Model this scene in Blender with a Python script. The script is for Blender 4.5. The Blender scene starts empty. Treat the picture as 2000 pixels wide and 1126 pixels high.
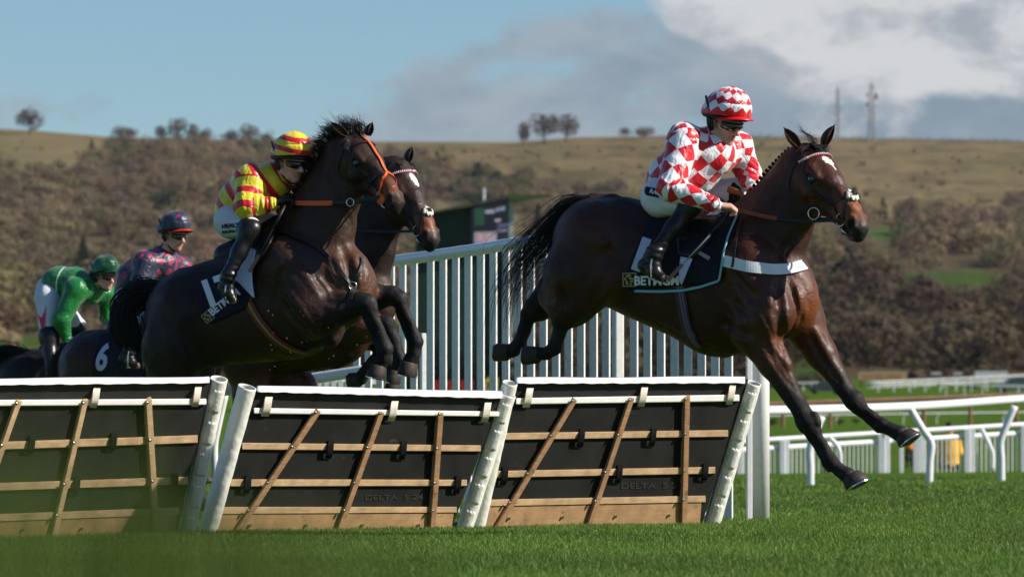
import bpy, math, random
import numpy as np
from mathutils import Vector, Matrix
R = math.radians
SC = bpy.context.scene
COL = SC.collection
random.seed(7); RNG = np.random.default_rng(7)

# ------------------------------------------------------------------ camera, sky, sun, exposure
F = 200/36*2000.0            # focal length in photo pixels
CAMZ, HOR = 0.55, 865.0      # eye height, photo row of the level horizon
PITCH = math.atan((HOR-563)/F)
cam = bpy.data.objects.new('camera', bpy.data.cameras.new('camera')); COL.objects.link(cam)
cam.data.lens = 200; cam.data.sensor_width = 36; cam.data.clip_start = .1; cam.data.clip_end = 60000
cam.location = (0, 0, CAMZ); cam.rotation_euler = (R(90)+PITCH, 0, 0)
cam.data.dof.use_dof = True; cam.data.dof.focus_distance = 34.6; cam.data.dof.aperture_fstop = 6.6
SC.camera = cam
SUN_EL, SUN_AZ = R(34), R(12)            # azimuth measured from +X towards the camera (-Y)
sdir = Vector((math.cos(SUN_EL)*math.cos(SUN_AZ), -math.cos(SUN_EL)*math.sin(SUN_AZ), math.sin(SUN_EL)))
sun = bpy.data.objects.new('sun', bpy.data.lights.new('sun', 'SUN')); COL.objects.link(sun)
sun.data.energy = 5.0; sun.data.angle = R(.5); sun.data.color = (1, .93, .82)
sun.rotation_euler = sdir.to_track_quat('Z', 'Y').to_euler()
SC.view_settings.view_transform = 'Standard'; SC.view_settings.look = 'None'
SC.view_settings.exposure = .45; SC.view_settings.gamma = 1; SC.view_settings.use_curve_mapping = False
SC.cycles.use_denoising = True
SC.cycles.max_bounces = 6; SC.cycles.transparent_max_bounces = 6

world = bpy.data.worlds.new('World'); SC.world = world; world.use_nodes = True
def build_world():
    nt = world.node_tree; N = nt.nodes; L = nt.links; N.clear()
    out = N.new('ShaderNodeOutputWorld'); bg = N.new('ShaderNodeBackground'); L.new(bg.outputs[0], out.inputs[0])
    sky = N.new('ShaderNodeTexSky'); sky.sky_type = 'NISHITA'; sky.sun_disc = False
    sky.sun_elevation = SUN_EL; sky.sun_rotation = math.atan2(sdir.x, sdir.y)
    sky.air_density = 1.0; sky.dust_density = 0.15; sky.ozone_density = 2.5; sky.altitude = 100
    bg.inputs['Strength'].default_value = .062
    def M(op, a, b=None, c=None):
        n = N.new('ShaderNodeMath'); n.operation = op
        for i, v in enumerate((a, b, c)):
            if v is None: continue
            if isinstance(v, (int, float)): n.inputs[i].default_value = v
            else: L.new(v, n.inputs[i])
        return n.outputs[0]
    tc = N.new('ShaderNodeTexCoord'); sp = N.new('ShaderNodeSeparateXYZ'); L.new(tc.outputs['Generated'], sp.inputs[0])
    x, y, z = sp.outputs
    yy = M('MAXIMUM', M('ABSOLUTE', y), .05)
    az = M('DIVIDE', x, yy); el = M('DIVIDE', z, yy)
    def noise(sx, sz, ox, scale, detail, rough=.55, dist=0):
        cb = N.new('ShaderNodeCombineXYZ')
        L.new(M('ADD', M('MULTIPLY', az, sx), ox), cb.inputs[0]); L.new(M('MULTIPLY', el, sz), cb.inputs[1]); cb.inputs[2].default_value = ox*.37
        n = N.new('ShaderNodeTexNoise'); n.inputs['Scale'].default_value = scale; n.inputs['Detail'].default_value = detail
        n.inputs['Roughness'].default_value = rough; n.inputs['Distortion'].default_value = dist
        L.new(cb.outputs[0], n.inputs['Vector']); return n.outputs['Fac']
    def ramp(v, stops):
        r = N.new('ShaderNodeValToRGB'); L.new(v, r.inputs[0])
        e = r.color_ramp.elements; e[0].position, e[0].color = stops[0][0], (*stops[0][1], 1); e[1].position, e[1].color = stops[1][0], (*stops[1][1], 1)
        for p, c in stops[2:]:
            k = e.new(p); k.color = (*c, 1)
        r.color_ramp.interpolation = 'EASE'; return r.outputs[0]
    sx = M('MULTIPLY', az, F/100); sy = M('MULTIPLY', el, F/100)        # hundreds of photo pixels right of centre / above the horizon
    def CL(v, lo, hi):
        n = N.new('ShaderNodeClamp'); L.new(v, n.inputs[0]); n.inputs[1].default_value = lo; n.inputs[2].default_value = hi; return n.outputs[0]
    lin = lambda v, o, k: M('MULTIPLY', M('ADD', v, o), k)
    n1 = noise(1, 2.0, 3.1, 24, 8, .58, .3); n2 = noise(1, 1.5, 7.7, 42, 8, .6, .35); n3 = noise(1, 1.7, 1.2, 50, 7, .6, .3)
    # grey bank: right of and below a slanting front
    g = M('ADD', M('MULTIPLY', CL(lin(sx, 3.6, 1/3), -1, 1.2), .30), M('MULTIPLY', CL(lin(sy, -7.6, -1/1.1), -1, 1), .42))
    m1 = ramp(M('ADD', M('MULTIPLY', M('SUBTRACT', n1, .5), 3.1), M('ADD', g, .06)), [(.06, (0, 0, 0)), (.55, (1, 1, 1))])
    # heaped white cloud, upper right
    d = M('ADD', M('MULTIPLY', CL(M('ADD', lin(sx, -4.3, 1/1.2), lin(sy, -7.55, .5)), -1.2, .5), .8), M('MULTIPLY', CL(lin(sy, -7.35, 1/.8), -1, 1), .46))
    m2 = ramp(M('ADD', M('MULTIPLY', n2, 1.25), M('SUBTRACT', d, .12)), [(.36, (0, 0, 0)), (.62, (1, 1, 1))])
    white = ramp(n3, [(.34, (4.3, 4.75, 5.4)), (.58, (8.0, 8.1, 8.2))])
    grey = ramp(M('ADD', n3, CL(lin(sx, -4, .03), -.1, .25)), [(.25, (4.2, 4.75, 5.4)), (.72, (2.5, 3.15, 4.0))])
    sat = N.new('ShaderNodeMix'); sat.data_type = 'RGBA'; sat.blend_type = 'MULTIPLY'; sat.inputs[0].default_value = 1
    L.new(sky.outputs[0], sat.inputs[6]); sat.inputs[7].default_value = (.76, .98, 1.20, 1)
    def mix(f, a, b):
        m = N.new('ShaderNodeMix'); m.data_type = 'RGBA'; L.new(f, m.inputs[0]); L.new(a, m.inputs[6]); L.new(b, m.inputs[7]); return m.outputs[2]
    fade = CL(lin(z, -.35, -4), 0, 1)      # clouds lie low in the sky, clear overhead
    m1 = M('MULTIPLY', m1, fade); m2 = M('MULTIPLY', m2, fade)
    c1 = mix(M('MULTIPLY', m1, .85), sat.outputs[2], grey)
    c2 = mix(M('MULTIPLY', m2, .95), c1, white)
    L.new(c2, bg.inputs['Color'])
build_world()

# ------------------------------------------------------------------ helpers
FW = np.array([0, math.cos(PITCH), math.sin(PITCH)]); UPV = np.array([0, -math.sin(PITCH), math.cos(PITCH)])
def ray(px, py):
    px = np.asarray(px, float); py = np.asarray(py, float)
    return FW + ((px-1000)/F)[..., None]*np.array([1., 0, 0]) + ((563-py)/F)[..., None]*UPV
def P(px, py, Y):
    d = ray(px, py); Y = np.asarray(Y, float)
    return np.array([0, 0, CAMZ]) + d*(Y/d[..., 1])[..., None]
def V(a): return Vector([float(q) for q in a])

def tag(o, label=None, cat=None, group=None, kind=None):
    if label: o['label'] = label
    if cat: o['category'] = cat
    if group: o['group'] = group
    if kind: o['kind'] = kind
    return o
def empty(name, loc, label=None, cat=None, group=None):
    o = bpy.data.objects.new(name, None); COL.objects.link(o); o.location = V(loc); o.empty_display_size = .1
    return tag(o, label, cat, group)
def origin(o):
    c = np.zeros(3)
    while o is not None:
        c += np.array(o.location); o = o.parent
    return c
def mesh_obj(name, verts, faces, mat, parent=None, smooth=False, cols=None, attrs=None, loc=None):
    """verts in world space; faces list or int array (n,3)/(n,4)."""
    verts = np.asarray(verts, float)
    base = origin(parent) if parent is not None else (np.array(loc, float) if loc is not None else np.zeros(3))
    me = bpy.data.meshes.new(name)
    vv = (verts-base).astype(np.float32)
    if isinstance(faces, np.ndarray):
        n, k = faces.shape
        me.vertices.add(len(vv)); me.vertices.foreach_set('co', vv.ravel())
        me.loops.add(n*k); me.loops.foreach_set('vertex_index', faces.astype(np.int32).ravel())
        me.polygons.add(n); me.polygons.foreach_set('loop_start', np.arange(0, n*k, k, dtype=np.int32))
        try: me.polygons.foreach_set('loop_total', np.full(n, k, dtype=np.int32))
        except Exception: pass
        me.update(calc_edges=True)
    else:
        me.from_pydata(vv.tolist(), [], [list(map(int, f)) for f in faces]); me.update()
    if cols is not None:
        a = me.attributes.new('Col', 'FLOAT_COLOR', 'POINT')
        c = np.ones((len(vv), 4), np.float32); c[:, :3] = cols; a.data.foreach_set('color', c.ravel())
    for k_, v_ in (attrs or {}).items():
        a = me.attributes.new(k_, 'FLOAT', 'POINT'); a.data.foreach_set('value', np.asarray(v_, np.float32).ravel())
    me.polygons.foreach_set('use_smooth', np.full(len(me.polygons), bool(smooth)))
    if mat is not None: me.materials.append(mat)
    o = bpy.data.objects.new(name, me); COL.objects.link(o)
    if parent is not None: o.parent = parent
    elif loc is not None: o.location = V(loc)
    return o

class MB:
    """collects simple solids (world space) into one mesh"""
    def __init__(s): s.v = []; s.f = []; s.n = 0; s.c = []
    def add(s, v, f, c=None):
        v = np.asarray(v, float); s.v.append(v); s.f += [[i+s.n for i in q] for q in f]; s.n += len(v)
        s.c.append(np.tile(np.array(c if c is not None else (1, 1, 1), float), (len(v), 1))); return s
    def box8(s, p, c=None):
        return s.add(p, [(0, 3, 2, 1), (4, 5, 6, 7), (0, 1, 5, 4), (1, 2, 6, 5), (2, 3, 7, 6), (3, 0, 4, 7)], c)
    def box(s, lo, hi, c=None):
        x0, y0, z0 = lo; x1, y1, z1 = hi
        return s.box8([(x0, y0, z0), (x1, y0, z0), (x1, y1, z0), (x0, y1, z0), (x0, y0, z1), (x1, y0, z1), (x1, y1, z1), (x0, y1, z1)], c)
    def bar(s, a, b, w, t, nrm, c=None):
        """flat bar from a to b, width w across, thickness t along nrm (starts on the nrm=0 side)"""
        a = np.array(a, float); b = np.array(b, float); n = np.array(nrm, float); n /= np.linalg.norm(n)
        d = b-a; q = np.cross(n, d); q /= np.linalg.norm(q)
        P8 = []
        for e in (0, t):
            P8 += [a-q*w/2+n*e, b-q*w/2+n*e, b+q*w/2+n*e, a+q*w/2+n*e]
        return s.box8(P8, c)
    def tube(s, pts, r, seg=10, cap=True, c=None, closed=False, flat=None, nrm=None):
        pts = np.asarray(pts, float); n = len(pts)
        r = np.broadcast_to(np.asarray(r, float), (n,))
        if closed: T = np.roll(pts, -1, 0)-np.roll(pts, 1, 0)
        else: T = np.gradient(pts, axis=0)
        T /= np.linalg.norm(T, axis=1)[:, None]+1e-12
        ref = np.array(nrm, float) if nrm is not None else np.array([0, 0, 1.]) if abs(T[0, 2]) < .9 else np.array([1., 0, 0])
        A = []
        for t in T:
            a = ref-t*np.dot(ref, t); a /= np.linalg.norm(a)+1e-12; A.append(a)
            if nrm is None: ref = a
        A = np.array(A); B = np.cross(T, A)
        th = np.arange(seg)*2*math.pi/seg
        fa = 1.0 if flat is None else flat
        ring = pts[:, None]+(np.cos(th)[None, :, None]*A[:, None]*fa+np.sin(th)[None, :, None]*B[:, None])*r[:, None, None]
        f = []
        m = n if closed else n-1
        for i in range(m):
            for j in range(seg):
                i2 = (i+1) % n; j2 = (j+1) % seg
                f.append((i*seg+j, i*seg+j2, i2*seg+j2, i2*seg+j))
        if cap and not closed:
            f.append(tuple(range(seg))[::-1]); f.append(tuple((n-1)*seg+j for j in range(seg)))
        return s.add(ring.reshape(-1, 3), f, c)
    def blob(s, c0, r, seg=12, rings=8, c=None, rot=None):
        r = np.broadcast_to(np.asarray(r, float), (3,)); v = []; f = []
        for i in range(rings+1):
            ph = math.pi*i/rings
            for j in range(seg):
                th = 2*math.pi*j/seg; v.append((math.sin(ph)*math.cos(th), math.sin(ph)*math.sin(th), math.cos(ph)))
        v = np.array(v)*r
        if rot is not None: v = v@np.array(rot).T
        for i in range(rings):
            for j in range(seg): f.append((i*seg+j, (i+1)*seg+j, (i+1)*seg+(j+1) % seg, i*seg+(j+1) % seg))
        return s.add(v+np.array(c0, float), f, c)
    def build(s, name, mat, parent=None, smooth=False, col=False, loc=None):
        o = mesh_obj(name, np.concatenate(s.v), s.f, mat, parent, smooth, np.concatenate(s.c) if col else None, None, loc)
        return o
def bevel(o, w=.004, seg=2):
    m = o.modifiers.new('bevel', 'BEVEL'); m.width = w; m.segments = seg; m.limit_method = 'ANGLE'; return o

def mat(name, col=(.5, .5, .5), rough=.6, spec=.5, metal=0, attr=None, noise=None, bump=None, sheen=0, coat=0, trans=0, emis=None, stretch=None):
    """noise=(scale, amount, detail) brightness variation; bump=(scale, strength, dist)"""
    m = bpy.data.materials.new(name); m.use_nodes = True; nt = m.node_tree; N = nt.nodes; L = nt.links
    b = N['Principled BSDF']; b.inputs['Roughness'].default_value = rough; b.inputs['Metallic'].default_value = metal
    b.inputs['Specular IOR Level'].default_value = spec
    if sheen: b.inputs['Sheen Weight'].default_value = sheen
    if coat: b.inputs['Coat Weight'].default_value = coat; b.inputs['Coat Roughness'].default_value = .15
    tc = N.new('ShaderNodeTexCoord'); vec = tc.outputs['Object']
    if stretch:
        mp = N.new('ShaderNodeMapping'); mp.inputs['Scale'].default_value = stretch; L.new(vec, mp.inputs[0]); vec = mp.outputs[0]
    if attr: a = N.new('ShaderNodeAttribute'); a.attribute_name = attr; src = a.outputs['Color']
    else: rgb = N.new('ShaderNodeRGB'); rgb.outputs[0].default_value = (*col, 1); src = rgb.outputs[0]
    if noise:
        n = N.new('ShaderNodeTexNoise'); n.inputs['Scale'].default_value = noise[0]; n.inputs['Detail'].default_value = noise[2] if len(noise) > 2 else 5
        L.new(vec, n.inputs['Vector'])
        mr = N.new('ShaderNodeMapRange'); mr.inputs[1].default_value = .25; mr.inputs[2].default_value = .75
        mr.inputs[3].default_value = 1-noise[1]; mr.inputs[4].default_value = 1+noise[1]; L.new(n.outputs['Fac'], mr.inputs[0])
        mx = N.new('ShaderNodeMix'); mx.data_type = 'RGBA'; mx.blend_type = 'MULTIPLY'; mx.inputs[0].default_value = 1
        L.new(src, mx.inputs[6]); L.new(mr.outputs[0], mx.inputs[7]); src = mx.outputs[2]
    L.new(src, b.inputs['Base Color'])
    if bump:
        n = N.new('ShaderNodeTexNoise'); n.inputs['Scale'].default_value = bump[0]; n.inputs['Detail'].default_value = 6
        L.new(vec, n.inputs['Vector'])
        bp = N.new('ShaderNodeBump'); bp.inputs['Strength'].default_value = bump[1]; bp.inputs['Distance'].default_value = bump[2]
        L.new(n.outputs['Fac'], bp.inputs['Height']); L.new(bp.outputs[0], b.inputs['Normal'])
    if trans:
        t = N.new('ShaderNodeBsdfTranslucent'); L.new(src, t.inputs[0]); ms = N.new('ShaderNodeMixShader'); ms.inputs[0].default_value = trans
        L.new(b.outputs[0], ms.inputs[1]); L.new(t.outputs[0], ms.inputs[2]); L.new(ms.outputs[0], N['Material Output'].inputs[0])
    if emis: b.inputs['Emission Color'].default_value = (*emis[0], 1); b.inputs['Emission Strength'].default_value = emis[1]
    return m

def vnoise(x, y, seed=0):
    """2-D value noise, vectorised, 0..1"""
    x = np.asarray(x, float); y = np.asarray(y, float)
    r = np.random.default_rng(seed).random((256, 256))
    xi = np.floor(x).astype(int); yi = np.floor(y).astype(int); fx = x-xi; fy = y-yi
    fx = fx*fx*(3-2*fx); fy = fy*fy*(3-2*fy)
    g = lambda a, b: r[a % 256, b % 256]
    return (g(xi, yi)*(1-fx)+g(xi+1, yi)*fx)*(1-fy)+(g(xi, yi+1)*(1-fx)+g(xi+1, yi+1)*fx)*fy
def fbm(x, y, seed=0, o=4):
    s = 0; a = .5
    for i in range(o): s = s+a*vnoise(x*2**i, y*2**i, seed+i); a *= .5
    return s/(1-.5**o)
# ------------------------------------------------------------------ land: one ground sheet from the camera to beyond the ridge
def ridge_py(px):
    return np.interp(px, [-2500, -300, 0, 60, 200, 400, 600, 800, 1000, 1120, 1300, 1500, 1800, 2000, 2300, 4500],
                     [300, 262, 251, 254, 266, 272, 276, 276, 277, 268, 265, 267, 272, 275, 280, 330])
Y_TRACK, Y_FAR, Y_HILL, Y_RIDGE = 90., 600., 650., 3200.
def land_py(px, Y):
    """photo row at which the ground at depth Y shows (beyond the track)"""
    t = np.clip((Y-Y_HILL)/(Y_RIDGE-Y_HILL), 0, 1)
    return 742+(ridge_py(px)-742)*t**.93
def land_z(x, Y):
    x = np.asarray(x, float); Y = np.asarray(Y, float)
    px = 1000+x/np.maximum(Y, 1)*F
    near = np.interp(Y, [0, 90, 150, 300, 600, 650], [0, 0, .45, 2.2, 7.0, 7.8])
    hill = CAMZ+(HOR-land_py(px, Y))/F*np.minimum(Y, Y_RIDGE)
    und = (fbm(x/260+3, Y/330, 11, 4)-.5)*34*np.clip((Y-700)/500, 0, 1)*np.clip((3150-Y)/500, 0, 1)
    z = np.where(Y > Y_HILL, hill+und, near)
    z = np.where(Y > Y_RIDGE, z-(Y-Y_RIDGE)*.04, z)
    return z
def wood_mask(px, py):
    """1 where the hillside is wooded, from the photograph's layout; px,py of the ground point"""
    top = np.interp(px, [-800, 0, 130, 170, 230, 520, 700, 820, 900, 1150, 1300, 1480, 1700, 2000, 2800], [330, 325, 330, 300, 282, 288, 300, 306, 330, 362, 378, 410, 425, 402, 380])
    w = (py > top+(fbm(px/60, py/30, 5, 4)-.5)*34).astype(float)
    bare = ((px > 850) & (px < 1180) & (py > 372) & (py < 480) & (fbm(px/70, py/30, 9)>.42)) | ((px < 640) & (py > 380) & (py < 420) & (fbm(px/80+4, py/16, 8) > .62))
    w[bare] = 0
    return w
def field_mask(px, py):
    g = np.zeros(np.shape(px))
    for cx, cy, rx, ry, a in ((1860, 548, 110, 15, .07), (1725, 456, 48, 13, 0.05), (40, 690, 95, 34, 0), (1200, 395, 80, 12, 0), (1560, 700, 60, 40, 0), (1780, 700, 60, 8, 0), (1905, 535, 50, 8, .1)):
        dx = px-cx; dy = (py-cy)-dx*a
        g = np.maximum(g, ((dx/rx)**2+(dy/ry)**2 < 1+(fbm(px/25, py/15, 3)-.5)*.9).astype(float))
    return g
def build_ground():
    pxs = np.concatenate([np.linspace(-9000, -700, 40), np.linspace(-650, 2650, 440), np.linspace(2700, 11000, 40)])
    Ys = np.concatenate([np.array([-40., -5, 2, 8, 14]), np.linspace(18, 90, 60), np.linspace(95, 640, 70), np.linspace(650, 3200, 260), np.array([3260, 3400, 3800, 5000, 9000, 20000])])
    # fans out with distance (at least 60 m wide near the camera)
    YY, PX = np.meshgrid(Ys, pxs, indexing='ij')
    X = (PX-1000)/F*np.maximum(YY, 60)
    Z = land_z(X, YY)
    v = np.stack([X, YY, Z], -1).reshape(-1, 3)
    nr, nc = X.shape
    i = np.arange(nr-1)[:, None]*nc+np.arange(nc-1)[None]; i = i.ravel()
    f = np.stack([i, i+1, i+nc+1, i+nc], 1)
    # colours
    px = 1000+X/np.maximum(YY, 60)*F; py = HOR-(Z-CAMZ)/np.maximum(YY, 1)*F
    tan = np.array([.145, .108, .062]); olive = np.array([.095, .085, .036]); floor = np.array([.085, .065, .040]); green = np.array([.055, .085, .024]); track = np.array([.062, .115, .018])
    n1 = fbm(px/110, py/22, 2, 5)[..., None]; n2 = fbm(px/28, py/9, 4, 4)[..., None]
    c = tan*(1-n1)*1.3+olive*n1*1.2
    c = c*(.78+.45*n2)
    st = np.clip((fbm(px/75+4, py/7, 12, 4)-.50)*9, 0, 1)[..., None]*np.clip((px-700)/300, .25, 1)[..., None]; c = c*(1-.55*st)+np.array([.062, .050, .030])*.55*st
    st = np.clip((fbm(px/40+9, py/12, 17, 4)-.55)*8, 0, 1)[..., None]; c = c*(1-.4*st)+np.array([.17, .115, .06])*.4*st
    gl = np.clip((240-px)/300, 0, 1)[..., None]*np.clip((py-275)/60, 0, 1)[..., None]*.5*n2*2
    c = c*(1-gl)+green*1.3*gl
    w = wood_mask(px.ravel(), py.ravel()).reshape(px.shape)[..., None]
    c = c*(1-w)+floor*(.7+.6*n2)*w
    g = field_mask(px, py)[..., None]*np.ones(1); c = c*(1-g)+green*(.85+.3*n2)*g
    lowland = (YY < Y_HILL)[..., None]
    stripe = (.9+.2*fbm(X/9, YY/26, 6, 3))[..., None]
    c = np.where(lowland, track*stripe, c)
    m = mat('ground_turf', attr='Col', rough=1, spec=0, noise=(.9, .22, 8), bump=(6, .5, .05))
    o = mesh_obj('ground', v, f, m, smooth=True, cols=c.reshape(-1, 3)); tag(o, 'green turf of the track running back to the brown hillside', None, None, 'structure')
build_ground()

# turf: blades, one object
def build_grass():
    def scatter(Y0, Y1, dens, h, w, curve=1.0):
        A = 0; xs = []; ys = []
        n = int(dens*(Y1-Y0)*(.19*(Y0+Y1)/2+1.2))
        y = RNG.uniform(Y0, Y1, n*2); half = .095*y+.6
        x = RNG.uniform(-1, 1, n*2)*(.095*Y1+.6); k = np.abs(x) < half; return x[k][:n], y[k][:n], h, w
    V_, F_, C_ = [], [], []; n0 = 0
    for Y0, Y1, dens, h, w in ((20, 30, 2300, .042, .0036), (30, 42, 2300, .040, .0042), (42, 60, 520, .045, .008), (60, 90, 160, .05, .014)):
        x, y, _, _ = scatter(Y0, Y1, dens, h, w)
        n = len(x)
        cl = fbm(x*1.3, y*.8, 21, 3); mow = .85+.3*fbm(x*.3, y*.5, 23, 2)
        hh = h*.78*RNG.uniform(.5, 1.25, n)*(.65+.8*cl)*mow; ww = w*RNG.uniform(.7, 1.3, n)
        a = RNG.uniform(0, 2*math.pi, n); b = RNG.uniform(0, 2*math.pi, n); ln = RNG.uniform(.1, .75, n)*hh
        wx, wy = np.cos(a)*ww/2, np.sin(a)*ww/2; lx, ly = np.cos(b)*ln, np.sin(b)*ln
        z0 = -.004
        p0 = np.stack([x-wx, y-wy, np.full(n, z0)], 1); p1 = np.stack([x+wx, y+wy, np.full(n, z0)], 1)
        p2 = np.stack([x+wx*.8+lx*.35, y+wy*.8+ly*.35, hh*.6], 1); p3 = np.stack([x-wx*.8+lx*.35, y-wy*.8+ly*.35, hh*.6], 1)
        p4 = np.stack([x+lx, y+ly, hh], 1)
        v = np.stack([p0, p1, p2, p3, p4], 1).reshape(-1, 3)
        base = n0+np.arange(n)*5
        f = np.concatenate([np.stack([base, base+1, base+2], 1), np.stack([base, base+2, base+3], 1), np.stack([base+3, base+2, base+4], 1)])
        t = RNG.random(n)[:, None]; yel = (RNG.random(n) < .07)[:, None]
        c = np.array([.045, .118, .014])*(1-t)+np.array([.130, .215, .030])*t; c = np.where(yel, np.array([.30, .28, .09]), c)
        c = c*(.70+.65*fbm(x*.9, y*.35, 31, 3))[:, None]*(.72+.56*fbm(x*.22+5, y*.10, 35, 3))[:, None]
        V_.append(v); F_.append(f); C_.append(np.repeat(c, 5, 0)); n0 += len(v)
    m = mat('grass_blades', attr='Col', rough=.55, spec=.3, trans=.35)
    o = mesh_obj('grass', np.concatenate(V_), np.concatenate(F_), m, cols=np.concatenate(C_)); tag(o, 'short green turf growing over the track', None, None, 'stuff')
build_grass()

def crown_template(n, seed, shape='round', tri=(1.0, .28), out=False):
    """unit crown (radius about 1, centre at 0): many twig-sized faces through an uneven volume"""
    r = np.random.default_rng(seed)
    lob = r.normal(size=(9, 3)); lob /= np.linalg.norm(lob, axis=1)[:, None]; lob *= r.uniform(.35, .72, (9, 1)); lob[:, 2] *= .75
    k = r.integers(0, 9, n); d = r.normal(size=(n, 3)); d /= np.linalg.norm(d, axis=1)[:, None]
    rad = r.uniform(.55, 1.0, n)**.6*.48
    p = lob[k]+d*rad[:, None]
    if shape == 'cone':
        z = r.random(n)**.8; a = r.uniform(0, 2*math.pi, n); q = (1-z)*.5*r.uniform(.55, 1.1, n)+.03; p = np.stack([np.cos(a)*q, np.sin(a)*q, z*2-1], 1); d = np.stack([np.cos(a), np.sin(a), np.full(n, -.2)], 1)
    if shape == 'flat': p[:, 2] = p[:, 2]*.6+.12; p[:, 0] *= 1.15
    t = np.cross(d, r.normal(size=(n, 3))) if out else d+r.normal(size=(n, 3))*.7; t /= np.linalg.norm(t, axis=1)[:, None]
    if out: t = t+d*.3
    s = np.cross(t, d if out else r.normal(size=(n, 3))); s /= np.linalg.norm(s, axis=1)[:, None]
    L = tri[0]*r.uniform(.5, 1.3, n)*.2; W = tri[1]*r.uniform(.6, 1.4, n)*.2
    a0 = p-s*W[:, None]; a1 = p+s*W[:, None]; a2 = p+t*L[:, None]*1.3
    return np.stack([a0, a1, a2], 1)      # n,3,3
def build_woods():
    T = [crown_template(420, 100+i, tri=(.62, .40), out=True) for i in range(9)]; TC = [crown_template(150, 150+i, 'cone', (.8, .5)) for i in range(3)]
    n = 5200
    px = RNG.uniform(-700, 2700, n); t = RNG.random(n)**.8
    Y = 660+t*(3100-660); x = (px-1000)/F*Y; z = land_z(x, Y); py = HOR-(z-CAMZ)/Y*F
    k = (wood_mask(px, py) > 0) & (field_mask(px, py+4) < .5) & (field_mask(px, py-8) < .5) & (field_mask(px, py-20) < .5) & (field_mask(px, py-34) < .5)
    # scattered scrub on the open slopes too
    scr = (~k) & (RNG.random(n) < .22) & (field_mask(px, py) < .5) & (py > ridge_py(px)+14)
    px, Y, x, z, py, scr, sel = px[k | scr], Y[k | scr], x[k | scr], z[k | scr], py[k | scr], scr[k | scr], None
    V_, C_ = [], []
    nearf = (np.maximum(field_mask(px, py-42), field_mask(px, py-54)) > 0) | (field_mask(px, py-68) > 0)
    zone = fbm(px/170, py/60, 41, 3); fine = RNG.random(len(px))
    for i in range(len(px)):
        R_ = RNG.uniform(3.8, 8.2)*(1 if Y[i] < 2300 else .8)
        if nearf[i]: R_ *= .48
        if scr[i]: R_ *= RNG.uniform(.2, .45)
        con = (fine[i] < .02) or (zone[i] > .62 and fine[i] < .22)
        if con and RNG.random() < .6 and not scr[i]:
            q = TC[i % 3]*np.array([R_*.95, R_*.95, R_*.95]); c = np.array([.022, .040, .020])
        else:
            q = T[i % 9]*np.array([R_, R_, R_*.85])
            pal = [np.array([.205, .154, .092]), np.array([.175, .132, .084]), np.array([.178, .154, .076]), np.array([.200, .136, .090]), np.array([.235, .186, .106])]
            c = pal[int((zone[i]*11+fine[i]*.7) % 5)]*(.80+.5*fbm(px[i]/90, py[i]/40, 77, 2))
            if con: c = np.array([.035, .055, .022])
        c = c*RNG.uniform(.85, 1.15)
        if py[i] > 585 and px[i] > 900: c = c*np.array([.46, .47, .52])     # cloud shade along the valley foot, put into the tree colours
        q = q+np.array([x[i], Y[i], z[i]+R_*.55])
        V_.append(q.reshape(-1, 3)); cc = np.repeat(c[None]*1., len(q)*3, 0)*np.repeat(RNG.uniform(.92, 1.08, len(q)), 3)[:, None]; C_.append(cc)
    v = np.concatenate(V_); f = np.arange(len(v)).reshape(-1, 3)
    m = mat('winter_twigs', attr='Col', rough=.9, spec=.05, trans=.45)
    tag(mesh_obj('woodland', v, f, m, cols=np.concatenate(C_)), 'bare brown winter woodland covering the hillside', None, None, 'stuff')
build_woods()

M_TWIG = mat('ridge_twigs', attr='Col', rough=.9, spec=.1, trans=.2); M_BARK = mat('bark', (.07, .055, .045), .9, .1, noise=(2, .3))
def ridge_tree(px, py_base, hpx, wpx, kind, label, seed, col=(.12, .09, .07), Y=3150., name='bare_tree', group='trees along the ridge'):
    r = random.Random(seed); b = P(px, py_base, Y); s = F/Y; h = hpx/s*(1.25 if Y > 3000 else 1); w = wpx/s*(1.15 if Y > 3000 else 1)
    root = empty(name, b, label, 'tree', group)
    cr = {'cone': 'cone'}.get(kind, 'round')
    q = crown_template(800, seed, cr, (.62, .26)); q[:, :, 0] *= 1.1
    ch = h*(.94 if kind == 'round' else .76 if kind == 'flat' else .95); cz = h-ch*.5
    q = q*np.array([w*.56, w*.5, ch*.66])+b+np.array([(r.random()-.5)*.1*w, 0, cz])
    c = np.array(col)*RNG.uniform(.6, 1.4, (len(q), 1)); c = np.repeat(c, 3, 0)
    mesh_obj('crown', q.reshape(-1, 3), np.arange(len(q)*3).reshape(-1, 3), M_TWIG, root, cols=c)
    m = MB(); top = b+np.array([0, 0, cz]); m.tube([b-np.array([0, 0, 1.5]), b+np.array([.1*w*(r.random()-.5), 0, h*.3]), top], [h*.035, h*.028, h*.012], 7)
    for k in range(6):
        a = r.uniform(0, 6.28); e = top+np.array([math.cos(a)*w*.36, math.sin(a)*w*.3, r.uniform(-.05, .35)*h]); st = b+np.array([0, 0, h*r.uniform(.25, .5)])
        m.tube([st, (st+e)/2+np.array([0, 0, h*.05]), e], [h*.016, h*.011, h*.004], 5)
    m.build('trunk', M_BARK, root)
ridge_tree(58, 257, 38, 42, 'round', 'lone wind-bent bare tree on the far left of the ridge', 501)
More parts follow.
